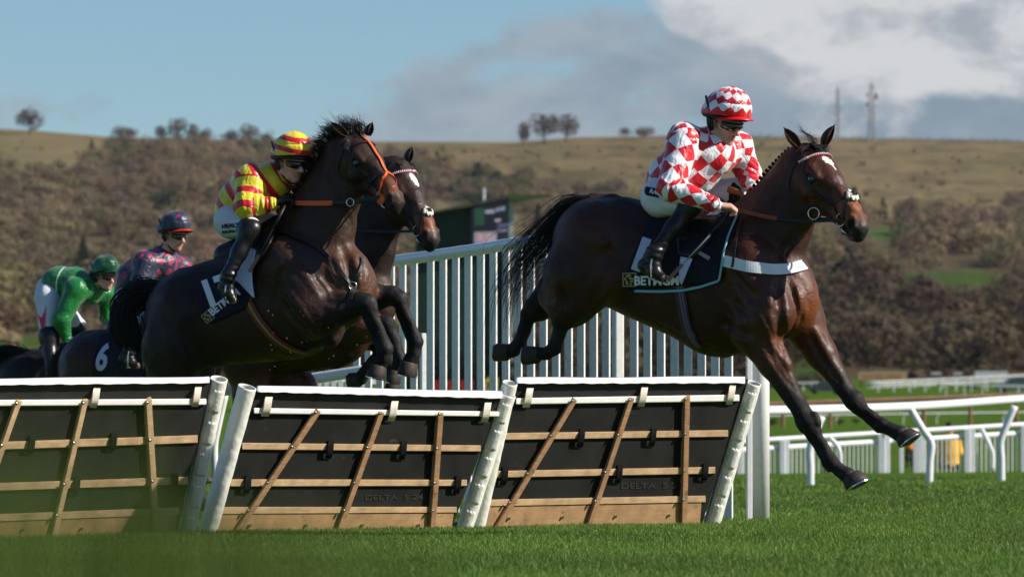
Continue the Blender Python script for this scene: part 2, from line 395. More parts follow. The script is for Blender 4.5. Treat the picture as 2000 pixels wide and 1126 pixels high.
for i, (px, pb, hp, wp, lab) in enumerate(((236, 268, 20, 28, 'small bare tree leftmost in the ridge-top row'), (258, 270, 16, 20, 'tiny bare tree second in the ridge-top row'),
        (318, 272, 24, 22, 'narrow bare tree at the start of the ridge thicket'), (350, 274, 32, 34, 'tallest bare tree of the ridge thicket'), (378, 275, 28, 24, 'bare tree just right of the tallest one in the thicket'),
        (402, 277, 22, 30, 'low spreading bare tree in the middle of the ridge thicket'), (448, 280, 22, 26, 'round bare tree right of the gap in the ridge thicket'), (484, 281, 30, 34, 'broad bare tree near the right end of the ridge thicket'), (526, 282, 20, 28, 'small bare tree behind the striped yellow cap'))):
    ridge_tree(px, pb, hp, wp, 'round', lab, 510+i)
ridge_tree(1022, 277, 32, 26, 'round', 'scraggy thin bare tree left of the two domed trees', 530)
ridge_tree(1062, 277, 46, 50, 'flat', 'larger domed bare tree of the ridge-top pair', 531)
ridge_tree(1105, 274, 38, 46, 'flat', 'smaller domed bare tree of the ridge-top pair', 532)
ridge_tree(1222, 268, 14, 20, 'round', 'low bush on the ridge left of the checked rider', 533)
ridge_tree(1256, 267, 18, 34, 'round', 'wide dark bush on the ridge just behind the checked rider', 534)
for i, (px, py, hp, wp, Y, lab) in enumerate(((1772, 520, 70, 32, 1900, 'dark conifer beside the green hillside field'), (1750, 575, 42, 34, 1600, 'dark conifer below the green hillside field'), (1050, 470, 62, 40, 2000, 'dark evergreen behind the big screen roof'), (1088, 470, 50, 32, 2000, 'smaller dark evergreen right of the big screen roof'), (160, 530, 56, 50, 1700, 'dark evergreen above the green cap'), (1545, 700, 90, 60, 700, 'tall dark evergreen behind the far foreleg'))):
    ridge_tree(px, py, hp, wp, 'cone' if i % 2 == 0 else 'round', lab, 560+i, (.022, .045, .028), Y, 'evergreen_tree', 'dark evergreens on the hillside')
# hedge line on the ridge
def hedge(x0, x1, py, h, Y, label, seed, col=(.06, .055, .035)):
    n = int((x1-x0)/5)+2; xs = np.linspace(x0, x1, n); q = []
    for k, xx in enumerate(xs):
        pb = py(xx) if callable(py) else py; hh = h*RNG.uniform(.45, 1.35)*(.6+.8*fbm(xx/22, 3.3, 5))
        q.append(crown_template(46, seed+k % 9, 'round', (.9, .4))*np.array([6/F*Y, 3, hh/F*Y*.6])+P(xx, pb-hh*.35, Y))
    q = np.concatenate(q); c = np.array(col)*RNG.uniform(.6, 1.4, (len(q), 1))
    o = mesh_obj('hedge', q.reshape(-1, 3), np.arange(len(q)*3).reshape(-1, 3), M_TWIG, None, cols=np.repeat(c, 3, 0)); tag(o, label, 'hedge', 'hedges on the hill')
hedge(1470, 1990, lambda x: ridge_py(x)+3, 10, 3180, 'long dark hedge along the ridge below the masts', 600)
hedge(1185, 1275, lambda x: 292, 8, 3100, 'short dark hedge on the open slope left of the checked rider', 610)
hedge(1700, 1930, lambda x: 305+(x-1700)*.0, 5, 3050, 'thin hedge across the pasture under the masts', 620)
hedge(215, 560, lambda x: ridge_py(x)+7, 17, 3160, 'dense thicket of brown scrub under the ridge-top trees', 630, (.09, .066, .048))
# masts
def mast(px, top, base, wpx, label, drums, seed):
    Y = 3170.; b = P(px, base, Y); s = F/Y; h = (base-top)/s; w = wpx/s/2
    root = empty('radio_mast', b, label, 'radio mast', 'masts on the ridge')
    m = MB(); g = .20
    cs = [(-w, -w), (w, -w), (w, w), (-w, w)]
    for cx, cy in cs: m.tube([b+np.array([cx, cy, -3]), b+np.array([cx*.6, cy*.6, h*.93])], g, 5)
    nz = 16
    for k in range(nz):
        z0, z1 = h*.93*k/nz, h*.93*(k+1)/nz; t0, t1 = 1-.4*k/nz, 1-.4*(k+1)/nz
        for j in range(4):
            a, c = cs[j], cs[(j+1) % 4]
            m.tube([b+np.array([a[0]*t0, a[1]*t0, z0]), b+np.array([c[0]*t1, c[1]*t1, z1])], g*.7, 4)
            m.tube([b+np.array([a[0]*t1, a[1]*t1, z1]), b+np.array([c[0]*t1, c[1]*t1, z1])], g*.6, 4)
    m.build('lattice', M_MAST, root)
    MB().tube([b+np.array([0, 0, h*.9]), b+np.array([0, 0, h])], .35, 6).build('antenna', M_MAST, root)
    r = random.Random(seed)
    for k in range(drums):
        z = h*r.uniform(.3, .78); sd = r.choice((-1, 1)); c = b+np.array([sd*(w+.6), -w-.6, z])
        MB().tube([c, c+np.array([0, -1.0, 0])], .95, 10).build('dish', M_WHITE_, root)
M_MAST = mat('mast_steel', (.33, .33, .34), .6, .4); M_WHITE_ = mat('dish_white', (.75, .75, .74), .5, .4)
mast(1636, 168, 268, 8, 'slimmer darker radio mast with few dishes on the ridge', 3, 1)
mast(1702, 158, 268, 13, 'broader radio mast carrying many white dishes on the ridge', 14, 2)
# ------------------------------------------------------------------ racecourse furniture
M_PVC = mat('white_pvc', (.68, .69, .71), .38, .45, noise=(7, .05), bump=(40, .06, .002)); M_PVCD = mat('white_pvc_weathered', (.72, .72, .71), .5, .35, noise=(22, .09))
M_VINYL = mat('white_vinyl', (.76, .75, .69), .42, .4, noise=(9, .10), bump=(22, .5, .009)); M_VELCRO = mat('cream_velcro', (.60, .54, .46), .9, .1, noise=(40, .12))
M_BOARD = mat('black_rubber_board', (.013, .013, .012), .8, .18, noise=(4, .45, 9), bump=(60, .25, .002)); M_PAINTW = mat('white_padding', (.84, .84, .82), .5, .35, noise=(11, .06), bump=(26, .35, .004))
def wood(name, c1, c2, rough=.6):
    m = bpy.data.materials.new(name); m.use_nodes = True; nt = m.node_tree; N = nt.nodes; L = nt.links; b = N['Principled BSDF']; b.inputs['Roughness'].default_value = rough
    tc = N.new('ShaderNodeTexCoord'); mp = N.new('ShaderNodeMapping'); mp.inputs['Scale'].default_value = (3, 3, 46); L.new(tc.outputs['Object'], mp.inputs[0])
    n = N.new('ShaderNodeTexNoise'); n.inputs['Scale'].default_value = 1.6; n.inputs['Detail'].default_value = 7; n.inputs['Distortion'].default_value = 1.2; L.new(mp.outputs[0], n.inputs['Vector'])
    r = N.new('ShaderNodeValToRGB'); r.color_ramp.elements[0].position = .3; r.color_ramp.elements[0].color = (*c1, 1); r.color_ramp.elements[1].position = .7; r.color_ramp.elements[1].color = (*c2, 1); L.new(n.outputs['Fac'], r.inputs[0])
    n2 = N.new('ShaderNodeTexNoise'); n2.inputs['Scale'].default_value = 9; n2.inputs['Detail'].default_value = 4; L.new(tc.outputs['Object'], n2.inputs['Vector']); mr = N.new('ShaderNodeMapRange'); mr.inputs[1].default_value = .3; mr.inputs[2].default_value = .7; mr.inputs[3].default_value = .72; mr.inputs[4].default_value = 1.1; L.new(n2.outputs['Fac'], mr.inputs[0])
    mx = N.new('ShaderNodeMix'); mx.data_type = 'RGBA'; mx.blend_type = 'MULTIPLY'; mx.inputs[0].default_value = 1; L.new(r.outputs[0], mx.inputs[6]); L.new(mr.outputs[0], mx.inputs[7]); L.new(mx.outputs[2], b.inputs['Base Color'])
    bp = N.new('ShaderNodeBump'); bp.inputs['Strength'].default_value = .3; bp.inputs['Distance'].default_value = .002; L.new(n.outputs['Fac'], bp.inputs['Height']); L.new(bp.outputs[0], b.inputs['Normal']); return m
M_WOOD = wood('pale_ash_wood', (.46, .29, .16), (.62, .42, .25)); M_WOODD = wood('brown_slat_wood', (.27, .145, .075), (.42, .245, .13)); M_PLY = wood('plywood', (.36, .205, .10), (.45, .27, .14)); M_BOLT = mat('zinc_bolt', (.45, .44, .42), .35, .5, metal=1)
M_LOOP = mat('black_velcro', (.006, .006, .006), .95, .1)

def scuff(m, col, thr, sc, st):
    nt = m.node_tree; N = nt.nodes; L = nt.links; b = N['Principled BSDF']; src = b.inputs['Base Color'].links[0].from_socket
    tc = N.new('ShaderNodeTexCoord'); mp = N.new('ShaderNodeMapping'); mp.inputs['Scale'].default_value = st; L.new(tc.outputs['Object'], mp.inputs[0]); n = N.new('ShaderNodeTexNoise'); n.inputs['Scale'].default_value = sc; n.inputs['Detail'].default_value = 9; n.inputs['Roughness'].default_value = .7; L.new(mp.outputs[0], n.inputs['Vector'])
    r = N.new('ShaderNodeMapRange'); r.inputs[1].default_value = thr; r.inputs[2].default_value = thr+.10; r.inputs[3].default_value = 0; r.inputs[4].default_value = .8; L.new(n.outputs['Fac'], r.inputs[0])
    x = N.new('ShaderNodeMix'); x.data_type = 'RGBA'; L.new(r.outputs[0], x.inputs[0]); L.new(src, x.inputs[6]); x.inputs[7].default_value = (*col, 1); L.new(x.outputs[2], b.inputs['Base Color'])
scuff(M_BOARD, (.055, .050, .042), .62, 7, (1, 1, 2.2)); scuff(M_VINYL, (.36, .31, .22), .61, 9, (1, 1, .5)); scuff(M_PAINTW, (.45, .42, .33), .64, 8, (1, 1, 1)); scuff(M_PVCD, (.42, .38, .28), .63, 16, (1, 1, .6)); scuff(M_WOODD, (.10, .055, .03), .60, 7, (1, 1, 1)); scuff(M_PLY, (.15, .10, .05), .58, 5, (1, 1, 2))
class Plane:
    def __init__(s, L0, R0, lean):       # two ground points and the lean vector of the top edge
        s.a = np.array(L0, float); d = np.array(R0, float)-s.a; s.d = d/np.linalg.norm(d); l = np.array(lean, float); n = np.cross(s.d, l); n /= np.linalg.norm(n); s.n = n if n[1] < 0 else -n
        s.up = np.cross(s.n, s.d); s.up = s.up if s.up[2] > 0 else -s.up
    def __call__(s, px, py, off=0):
        r = ray(px, py); o = np.array([0, 0, CAMZ]); t = ((s.a-o)@s.n+off)/(r@s.n); return o+r*np.asarray(t)[..., None]
def gpt(px, Y): p = P(px, 900, Y); return np.array([p[0], Y, 0.])
LEAN = np.array([.78*.37, -.63*.37, .93])
def wrinkled_tube(a, b, r, m, parent, name, seed, flaps=True, cap_dark=True):
    a, b = np.array(a), np.array(b); ax = (b-a); Ln = np.linalg.norm(ax); ax /= Ln; e1 = np.cross(ax, [0, 1, 0.]); e1 /= np.linalg.norm(e1); e2 = np.cross(ax, e1); rr = np.random.default_rng(seed)
    n, k = 90, 36; t = np.linspace(0, 1, n)[:, None]; th = np.linspace(0, 2*math.pi, k, endpoint=False)[None]
    w = 1+.016*np.sin(t*52+2.6*np.sin(th*1+seed)+1.9*np.sin(t*11))*(.3+.7*np.sin(th+seed)**2)+.014*np.sin(t*23+th*2+seed)+.006*np.sin(t*120+th*4)
    w = w*(1+.05*np.maximum(0, t-.93)*10*np.sin(th*2+seed)); R_ = r*w
    v = a+ax*(t*Ln)[..., None]+(e1*(np.cos(th)*R_)[..., None]+e2*(np.sin(th)*R_)[..., None])
    f = [(i*k+j, i*k+(j+1) % k, (i+1)*k+(j+1) % k, (i+1)*k+j) for i in range(n-1) for j in range(k)]
    o = mesh_obj(name, v.reshape(-1, 3), f, m, parent, True); so = o.modifiers.new('solid', 'SOLIDIFY'); so.thickness = .007; so.offset = -1
    MB().tube([a+ax*.01, b-ax*.035], r*.80, 20).build('foam_core', M_FOAM, o, True)
    return e1, e2, ax, Ln, o
M_FOAM = mat('grey_foam', (.05, .05, .055), .9, .1)
def flatstrap(q, pl, w, t):
    T = np.gradient(q, axis=0); T /= np.linalg.norm(T, axis=1)[:, None]; N_ = np.cross(T, pl.d); N_ /= np.linalg.norm(N_, axis=1)[:, None]; N_ *= np.sign(N_@pl.n+1e-9)[:, None]; N_[0] = N_[1]; N_[-1] = N_[-2]
    v = np.stack([q-pl.d*w/2, q+pl.d*w/2, q+pl.d*w/2+N_*t, q-pl.d*w/2+N_*t], 1).reshape(-1, 3); n = len(q)
    f = [(4*i+k, 4*i+4+k, 4*i+4+(k+1) % 4, 4*i+(k+1) % 4) for i in range(n-1) for k in range(4)]+[(0, 1, 2, 3), (4*n-1, 4*n-2, 4*n-3, 4*n-4)]; return MB().add(v, f)
def panel(label, L0, R0, px_tl, px_tr, top, rail1, woods, slats, tubes, ply, xl, xr, loops, clips, slatmat, delta=None, shift=0, lean=None):
    """all lists in photo pixels on the panel's own leaning plane"""
    pl = Plane(L0, R0, LEAN if lean is None else lean); base = (np.array(L0)+np.array(R0))/2
    root = empty('hurdle_panel', base, label, 'hurdle', 'hurdle panels in a line across the track')
    def quad(p4, o0, o1, m, name, par=root, bev=0, extra=None):
        p = np.array(p4, float); lo = pl(p[:, 0], p[:, 1], o0); hi = pl(p[:, 0], p[:, 1], o1); mb = MB(); mb.box8(np.concatenate([lo, hi])); o = mb.build(name, m, par); 
        if bev: bevel(o, bev, 2)
        return o
    ytl, ytr, ybl, ybr = top
    quad([(xl[0], ytl+4), (xr[0], ytr+4), (xr[1], ply[1]+2), (xl[1], ply[0]+2)], -.035, 0, M_BOARD, 'black_board')
    # white padded top roll with uneven lower edge
    n = 60; xs = np.linspace(px_tl, px_tr, n); u = np.linspace(0, 1, n); yt = ytl+(ytr-ytl)*u+.8*np.sin(u*9+shift); yb = ybl+(ybr-ybl)*u+1.0*np.sin(u*23+shift)*np.sin(u*71)+.6
    A = pl(xs, yt, -.012); Bq = pl(xs, yb, .040); Cq = pl(xs, (yt+yb)/2, .018); D0 = pl(xs, yt-1.5, -.07); E0 = pl(xs, yb, -.07); v = np.stack([A, Cq, Bq, E0, D0], 1).reshape(-1, 3); f = []
    for i in range(n-1):
        for j in range(5): f.append((5*i+j, 5*i+(j+1) % 5, 5*i+5+(j+1) % 5, 5*i+5+j))
    f += [tuple(range(5))[::-1], tuple(5*(n-1)+j for j in range(5))]
    mesh_obj('top_roll', v, f, M_PAINTW, root, True)
    (x0, y0, h0), (x1, y1, h1) = rail1; quad([(x0, y0), (x1, y1), (x1, y1+h1), (x0, y0+h0)], .001, .030, M_PAINTW, 'white_rail', bev=.006)
    for (xa, ya, ha), (xb, yb_, hb) in woods: quad([(xa, ya), (xb, yb_), (xb, yb_+hb), (xa, ya+ha)], .001, .020, M_WOOD, 'wood_rail', bev=.003)
    if ply: quad([(ply[4], ply[2]), (ply[5], ply[3]), (ply[7], ply[1]+16), (ply[6], ply[0]+16)], .001, .013, M_PLY, 'plywood_board')
    for (xa, ya), (xb, yb_) in slats:
        a, b = pl(xa, ya, .022), pl(xb, yb_+8, .022); s_ = bevel(MB().bar(a, b, .050, .020, pl.n).build('slat', slatmat, root), .004)
        ys = [rail1[0][1]+6]+[w[0][1]+7 for w in woods]
        for k, (r0, r1) in enumerate([rail1]+woods):
            t_ = (xa-r0[0])/(r1[0]-r0[0]+1e-6); 
            for _ in range(6):
                yy = r0[1]+(r1[1]-r0[1])*t_+6; tt = (yy-ya)/(yb_-ya); xx = xa+(xb-xa)*tt; t_ = (xx-r0[0])/(r1[0]-r0[0])
            c = pl(xx, yy, .043); MB().tube([c, c+pl.n*.008], .0125, 8).tube([c+pl.n*.008, c+pl.n*.016], .006, 6).build('bolt', M_BOLT, s_, False)
    if ply:
        nb_ = 4
        for k in range(nb_):
            xx = ply[6]+(ply[7]-ply[6])*(.14+.24*k); yy = ply[2]+(ply[3]-ply[2])*(.14+.24*k)+22; c = pl(xx, yy, .014); MB().tube([c, c+pl.n*.010], .012, 8).build('bolt', M_BOLT, root)
    for (x, y) in loops:   # cream straps over the white rail
        a, b = pl(x+3, y-14, .010), pl(x-5, y+22, .012); q = resample([a, pl(x+1, y-6, .036), pl(x-1, y+8, .042), b], 12); flatstrap(q, pl, .066, .006).build('fastening_strap', M_VELCRO, root)
    for (x, y) in clips:   # black straps over the wood rails
        a, b = pl(x+2, y-11, .004), pl(x-5, y+24, .006); q = resample([a, pl(x, y-2, .030), pl(x-1, y+10, .034), b], 12); flatstrap(q, pl, .056, .006).build('fastening_strap', M_LOOP, root)
    for i, (tx, ty, bx, by, rp, fl) in enumerate(tubes):
        a, b = pl(bx, by+6, .005), pl(tx, ty, .005); r = rp*np.linalg.norm(a)/F; e1, e2, ax, Ln, tob = wrinkled_tube(a, b, r, M_VINYL, root, 'padded_upright', i+7+int(shift))
        if fl:
            nf = 5; sgn = -1 if fl < 0 else 1     # laced flaps wrapped round one side
            dirn = -pl.d*sgn*(-1)
            for k in range(nf):
                z0 = Ln*(.03+.195*k); z1 = z0+Ln*.135; ang0 = math.atan2((pl.n*.80+dirn*.62)@e2, (pl.n*.80+dirn*.62)@e1); v = []; nn, mm = 10, 10
                for ii in range(nn):
                    for jj in range(mm):
                        aa = ang0+R(-42+70*jj/(mm-1)); zz = z0+(z1-z0)*ii/(nn-1)+.006*math.sin(jj*2+k); v.append(a+ax*zz+(e1*math.cos(aa)+e2*math.sin(aa))*(r*1.03+.0016*math.sin(ii*2.3+jj*1.9+k)))
                ff = [(ii*mm+jj, ii*mm+jj+1, ii*mm+mm+jj+1, ii*mm+mm+jj) for ii in range(nn-1) for jj in range(mm-1)]
                fo = mesh_obj('laced_flap', np.array(v), ff, M_VINYL, tob, True); so = fo.modifiers.new('solid', 'SOLIDIFY'); so.thickness = .003; so.offset = 0
            MB().tube([a+ax*.02+(pl.n*.78-dirn*.10)*r*1.03, b-ax*.03+(pl.n*.78-dirn*.10)*r*1.03], .006, 6).build('velcro_seam', M_VELCRO, tob, True)
    if delta:
        x, y, h, wd = delta; px_text(None, 'DELTA  5 24', x, y, h, .6, M_EMBOSS, root, 'embossed_lettering', 0, .01, wd, mapfn=lambda a, b: pl(a, b, .003))
    return pl
M_EMBOSS = mat('embossed_rubber', (.030, .030, .029), .55, .4)
# ------------------------------------------------------------------ bodies: smooth-blended tapered limbs turned into one continuous surface
class Body:
    """a set of tapered capsules blended smoothly; c are colours at both ends; L the lateral axis, w the lateral squash"""
    def __init__(s): s.p = []
    def cap(s, a, b, ra, rb, k=.03, w=1.0, L=None, c=(1, 1, 1), c2=None, sub=False, tag=0):
        s.p.append((np.array(a, float), np.array(b, float), ra, rb, k, w, None if L is None else np.array(L, float), np.array(c, float), np.array(c2 if c2 is not None else c, float), sub, tag)); return s
    def chain(s, pts, rs, **kw):
        cs = kw.pop('cs', None)
        for i in range(len(pts)-1):
            q = dict(kw)
            if cs is not None: q['c'], q['c2'] = cs[i], cs[i+1]
            s.cap(pts[i], pts[i+1], rs[i], rs[i+1], **q)
        return s
    @staticmethod
    def dist(pr, X):
        a, b, ra, rb, k, w, L = pr[:7]
        if L is not None and w != 1:
            m = (1/w-1); X = X+((X-a)@L)[..., None]*L*m; b = b+L*np.dot(b-a, L)*m
        ab = b-a; den = float(ab@ab)+1e-12; q = X-a
        t = np.clip(q@ab/den, 0, 1)
        d = np.sqrt(np.maximum(((q-t[..., None]*ab)**2).sum(-1), 1e-12))-(ra+(rb-ra)*t)
        if w < 1 and L is not None: d = d*(.5+.5*w)
        return d, t
    def sdf(s, X, grow=0):
        D = np.full(X.shape[:-1], 1.0)
        for pr in s.p:
            d, _ = s.dist(pr, X); k = pr[4]
            if pr[9]: h = np.maximum(k-np.abs(D+d), 0)/k; D = np.maximum(D, -d)+h*h*k/4
            else: h = np.maximum(k-np.abs(D-d), 0)/k; D = np.minimum(D, d)-h*h*k/4
        return D-grow
    def bounds(s, pad):
        lo = np.min([np.minimum(p[0]-p[2], p[1]-p[3]) for p in s.p if not p[9]], 0)-pad; hi = np.max([np.maximum(p[0]+p[2], p[1]+p[3]) for p in s.p if not p[9]], 0)+pad
        return lo, hi
    def mesh(s, h, disp=None, grow=0, smooth=1, lo=None, hi=None):
        if lo is None: lo, hi = s.bounds(h*3+grow)
        n = np.ceil((hi-lo)/h).astype(int)+1
        ax = [lo[i]+h*np.arange(n[i]) for i in range(3)]
        D = np.full(tuple(n), 1.0, np.float32)
        for pr in s.p:
            a, b, ra, rb, k = pr[:5]; e = k+3*h+abs(grow)+.015
            l = np.minimum(a-ra, b-rb)-e; u = np.maximum(a+ra, b+rb)+e
            sl = []
            for i in range(3):
                i0 = max(0, int((l[i]-lo[i])/h)); i1 = min(n[i], int((u[i]-lo[i])/h)+2); sl.append(slice(i0, i1))
            if any(q.stop <= q.start for q in sl): continue
            X = np.stack(np.meshgrid(ax[0][sl[0]], ax[1][sl[1]], ax[2][sl[2]], indexing='ij'), -1)
            d, _ = s.dist(pr, X); d = d.astype(np.float32); o = D[tuple(sl)]
            if pr[9]: g = np.maximum(k-np.abs(o+d), 0)/k; D[tuple(sl)] = np.maximum(o, -d)+g*g*k/4
            else: g = np.maximum(k-np.abs(o-d), 0)/k; D[tuple(sl)] = np.minimum(o, d)-g*g*k/4
        D -= grow
        if disp is not None:
            m = np.abs(D) < .05
            I = np.argwhere(m); X = lo+I*h; D[m] += disp(X).astype(np.float32)
        v, f = nets(D, lo, h)
        for _ in range(smooth): v = lap(v, f, .5)
        return v, f
    def color(s, v, sigma=.012, tags=None):
        ds = []; cs = []
        for pr in s.p:
            if pr[9]: continue
            d, t = s.dist(pr, v); ds.append(d); cs.append(pr[7]*(1-t)[:, None]+pr[8]*t[:, None])
        d = np.array(ds); d = d-d.min(0); w = np.exp(-d/sigma); w /= w.sum(0)
        return (np.array(cs)*w[..., None]).sum(0)
    def hug(s, X, off=.004, it=7):
        X = np.array(X, float); e = 2e-3
        for _ in range(it):
            d = s.sdf(X); g = np.stack([(s.sdf(X+np.eye(3)[i]*e)-s.sdf(X-np.eye(3)[i]*e))/(2*e) for i in range(3)], -1)
            gn = (g**2).sum(-1)+1e-9; X = X-g*np.clip((d-off)/gn, -.05, .05)[:, None]
        return X
    def march(s, px, py, off=.012, Y0=20., Y1=60., back=False):
        """first point seen from the front at photo position (px,py); NaN if missed"""
        px = np.asarray(px, float); py = np.asarray(py, float)
        Y = np.full(px.shape, Y1 if back else Y0, float); hit = np.zeros(px.shape, bool)
        for _ in range(60):
            d = s.sdf(P(px, py, Y))-off
            hit = d < 1.5e-3
            Y = np.where(hit, Y, Y+(-1 if back else 1)*np.minimum(d, 2)*.9)
            if hit.all(): break
        return P(px, py, Y), hit

def relief(B, pts, r, depth, k=.02, add=False):
    """groove (or ridge) of radius r and given depth drawn on the near side through photo points"""
    q = resample(np.array(pts, float), 3*len(pts)); X, hit = B.march(q[:, 0], q[:, 1], 0., 25, 60); X = X[hit]
    if len(X) < 2: return
    g = grad(B, X); g /= np.linalg.norm(g, axis=1)[:, None]; C = X+g*((r-depth) if not add else -(r-depth)); n = len(C); rr = r*np.sin(np.linspace(.35, math.pi-.35, n))**.6; col = B.color(X, .02)
    for i in range(n-1): B.cap(C[i], C[i+1], rr[i], rr[i+1], k, 1, None, col[i], col[i+1], sub=not add)
def nets(D, lo, h):
    n = D.shape; ins = D < 0
    c = [(i, j, k) for i in (0, 1) for j in (0, 1) for k in (0, 1)]
    sub = lambda A, q: A[q[0]:n[0]-1+q[0], q[1]:n[1]-1+q[1], q[2]:n[2]-1+q[2]]
    cnt = sum(sub(ins, q).astype(np.int8) for q in c)
    act = (cnt > 0) & (cnt < 8); I = np.argwhere(act); idx = np.full(act.shape, -1, np.int64); idx[act] = np.arange(len(I))
    val = {q: D[I[:, 0]+q[0], I[:, 1]+q[1], I[:, 2]+q[2]].astype(float) for q in c}
    acc = np.zeros((len(I), 3)); num = np.zeros(len(I))
    for q in c:
        for a in range(3):
            if q[a]: continue
            r = list(q); r[a] = 1; r = tuple(r); va, vb = val[q], val[r]
            m = (va < 0) != (vb < 0); t = np.where(m, va/np.where(m, va-vb, 1), 0)
            p = np.tile(np.array(q, float), (len(I), 1)); p[:, a] += t
            acc += p*m[:, None]; num += m
    v = lo+h*(I+acc/num[:, None]); F_ = []
    for a in range(3):
        b, c_ = (a+1) % 3, (a+2) % 3
        s0 = [slice(1, n[i]-1) for i in range(3)]; s1 = list(s0); s0[a] = slice(0, n[a]-1); s1[a] = slice(1, n[a])
        A, B = ins[tuple(s0)], ins[tuple(s1)]; ch = A != B; E = np.argwhere(ch)
        if not len(E): continue
        sgn = A[ch]; E = E+np.array([0 if i == a else 1 for i in range(3)])
        def ce(db, dc):
            q = E.copy(); q[:, b] += db; q[:, c_] += dc; return idx[q[:, 0], q[:, 1], q[:, 2]]
        q = np.stack([ce(-1, -1), ce(0, -1), ce(0, 0), ce(-1, 0)], 1)
        q = np.where(sgn[:, None], q, q[:, ::-1]); F_.append(q)
    f = np.concatenate(F_); f = f[(f >= 0).all(1)]
    return v, f
def lap(v, f, w):
    n = len(v); acc = np.zeros((n, 3)); cnt = np.zeros(n)
    for i in range(4):
        a, b = f[:, i], f[:, (i+1) % 4]
        for k in range(3): acc[:, k] += np.bincount(a, v[b, k], n)+np.bincount(b, v[a, k], n)
        cnt += np.bincount(a, None, n)+np.bincount(b, None, n)
    return v*(1-w)+w*acc/np.maximum(cnt, 1)[:, None]

class Fig:
    """a figure that stands at depth Y0 (at photo column x0) and faces right, turned towards the camera by yaw;
    pt(px,py,l) is the point seen at (px,py) that lies l metres to the near side of its median plane"""
    def __init__(s, Y0, x0, yaw):
        s.Y0 = Y0; s.yaw = R(yaw); s.x0 = x0; s.s = F/Y0; s.X0 = float(P(x0, 563, Y0)[0])
        s.L = np.array([-math.sin(s.yaw), -math.cos(s.yaw), 0]); s.Fh = np.array([math.cos(s.yaw), -math.sin(s.yaw), 0])
    def pt(s, px, py, l=0):
        Y = s.Y0
        for _ in range(4):
            X = P(px, py, Y)[..., 0]; Y = s.Y0-(X-s.X0)*math.tan(s.yaw)-l/math.cos(s.yaw)
        return P(px, py, Y)
    def m(s, r): return r/s.s
class Frame:
    """local frame placed in the world: local x forward (nose), y near side, z up/dorsal"""
    def __init__(s, o, yaw, pitch, roll=0, scale=1.0):
        yaw, pitch, roll = R(yaw), R(pitch), R(roll)
        Fh = np.array([math.cos(yaw), -math.sin(yaw), 0]); N = np.array([-math.sin(yaw), -math.cos(yaw), 0]); U = np.array([0, 0, 1.])
        s.x = math.cos(pitch)*Fh-math.sin(pitch)*U; z = math.sin(pitch)*Fh+math.cos(pitch)*U
        s.y = math.cos(roll)*N+math.sin(roll)*z; s.z = -math.sin(roll)*N+math.cos(roll)*z
        s.o = np.array(o, float); s.k = scale
    def __call__(s, x, y, z): return s.o+s.k*(np.multiply.outer(np.asarray(x, float), s.x)+np.multiply.outer(np.asarray(y, float), s.y)+np.multiply.outer(np.asarray(z, float), s.z))
    def dirv(s, x, y, z): return x*s.x+y*s.y+z*s.z
    def rot(s): return np.stack([s.x, s.y, s.z], 1)
def ribbon(pts, nrm, w, t=.003, mb=None, c=None, closed=False):
    """flat strap along pts, nrm = outward normal per point"""
    pts = np.asarray(pts, float); nrm = np.asarray(nrm, float); nrm = nrm/np.linalg.norm(nrm, axis=1)[:, None]
    T = (np.roll(pts, -1, 0)-np.roll(pts, 1, 0)) if closed else np.gradient(pts, axis=0)
    S = np.cross(nrm, T); S /= np.linalg.norm(S, axis=1)[:, None]+1e-9; w = np.broadcast_to(np.asarray(w, float), (len(pts),))[:, None]
    q = np.stack([pts-S*w/2, pts+S*w/2, pts+S*w/2+nrm*t, pts-S*w/2+nrm*t], 1).reshape(-1, 3); f = []
    n = len(pts); m = n if closed else n-1
    for i in range(m):
        j = (i+1) % n
        for k in range(4): f.append((4*i+k, 4*j+k, 4*j+(k+1) % 4, 4*i+(k+1) % 4))
    if not closed: f += [(0, 1, 2, 3), (4*n-1, 4*n-2, 4*n-3, 4*n-4)]
    mb = mb or MB(); mb.add(q, f, c); return mb
def grad(body, X):
    e = 3e-3; return np.stack([(body.sdf(X+np.eye(3)[i]*e)-body.sdf(X-np.eye(3)[i]*e)) for i in range(3)], -1)/(2*e)
def resample(pts, n):
    pts = np.asarray(pts, float); d = np.r_[0, np.cumsum(np.linalg.norm(np.diff(pts, axis=0), axis=1))]
    # Catmull-like smoothing through cubic interpolation of each coordinate
    t = np.linspace(0, d[-1], n); out = np.empty((n, pts.shape[1]))
    for k in range(pts.shape[1]):
        m = np.gradient(pts[:, k], d) if len(pts) > 2 else np.full(len(pts), (pts[-1, k]-pts[0, k])/d[-1])
        i = np.clip(np.searchsorted(d, t, side='right')-1, 0, len(d)-2); hh = d[i+1]-d[i]; u = (t-d[i])/hh
        out[:, k] = (2*u**3-3*u**2+1)*pts[i, k]+(u**3-2*u**2+u)*hh*m[i]+(-2*u**3+3*u**2)*pts[i+1, k]+(u**3-u**2)*hh*m[i+1]
    return out
def strap(body, pts, w, off=.003, n=30, t=.003, mb=None, c=None, closed=False):
    """strap that hugs the body through rough points"""
    q = resample(pts, n); q = body.hug(q, off); g = grad(body, q); return ribbon(q, g, w, t, mb, c, closed)
def strands(roots, flow, n_seg, r0, r1, mb_seg=3, jitter=None):
    pass
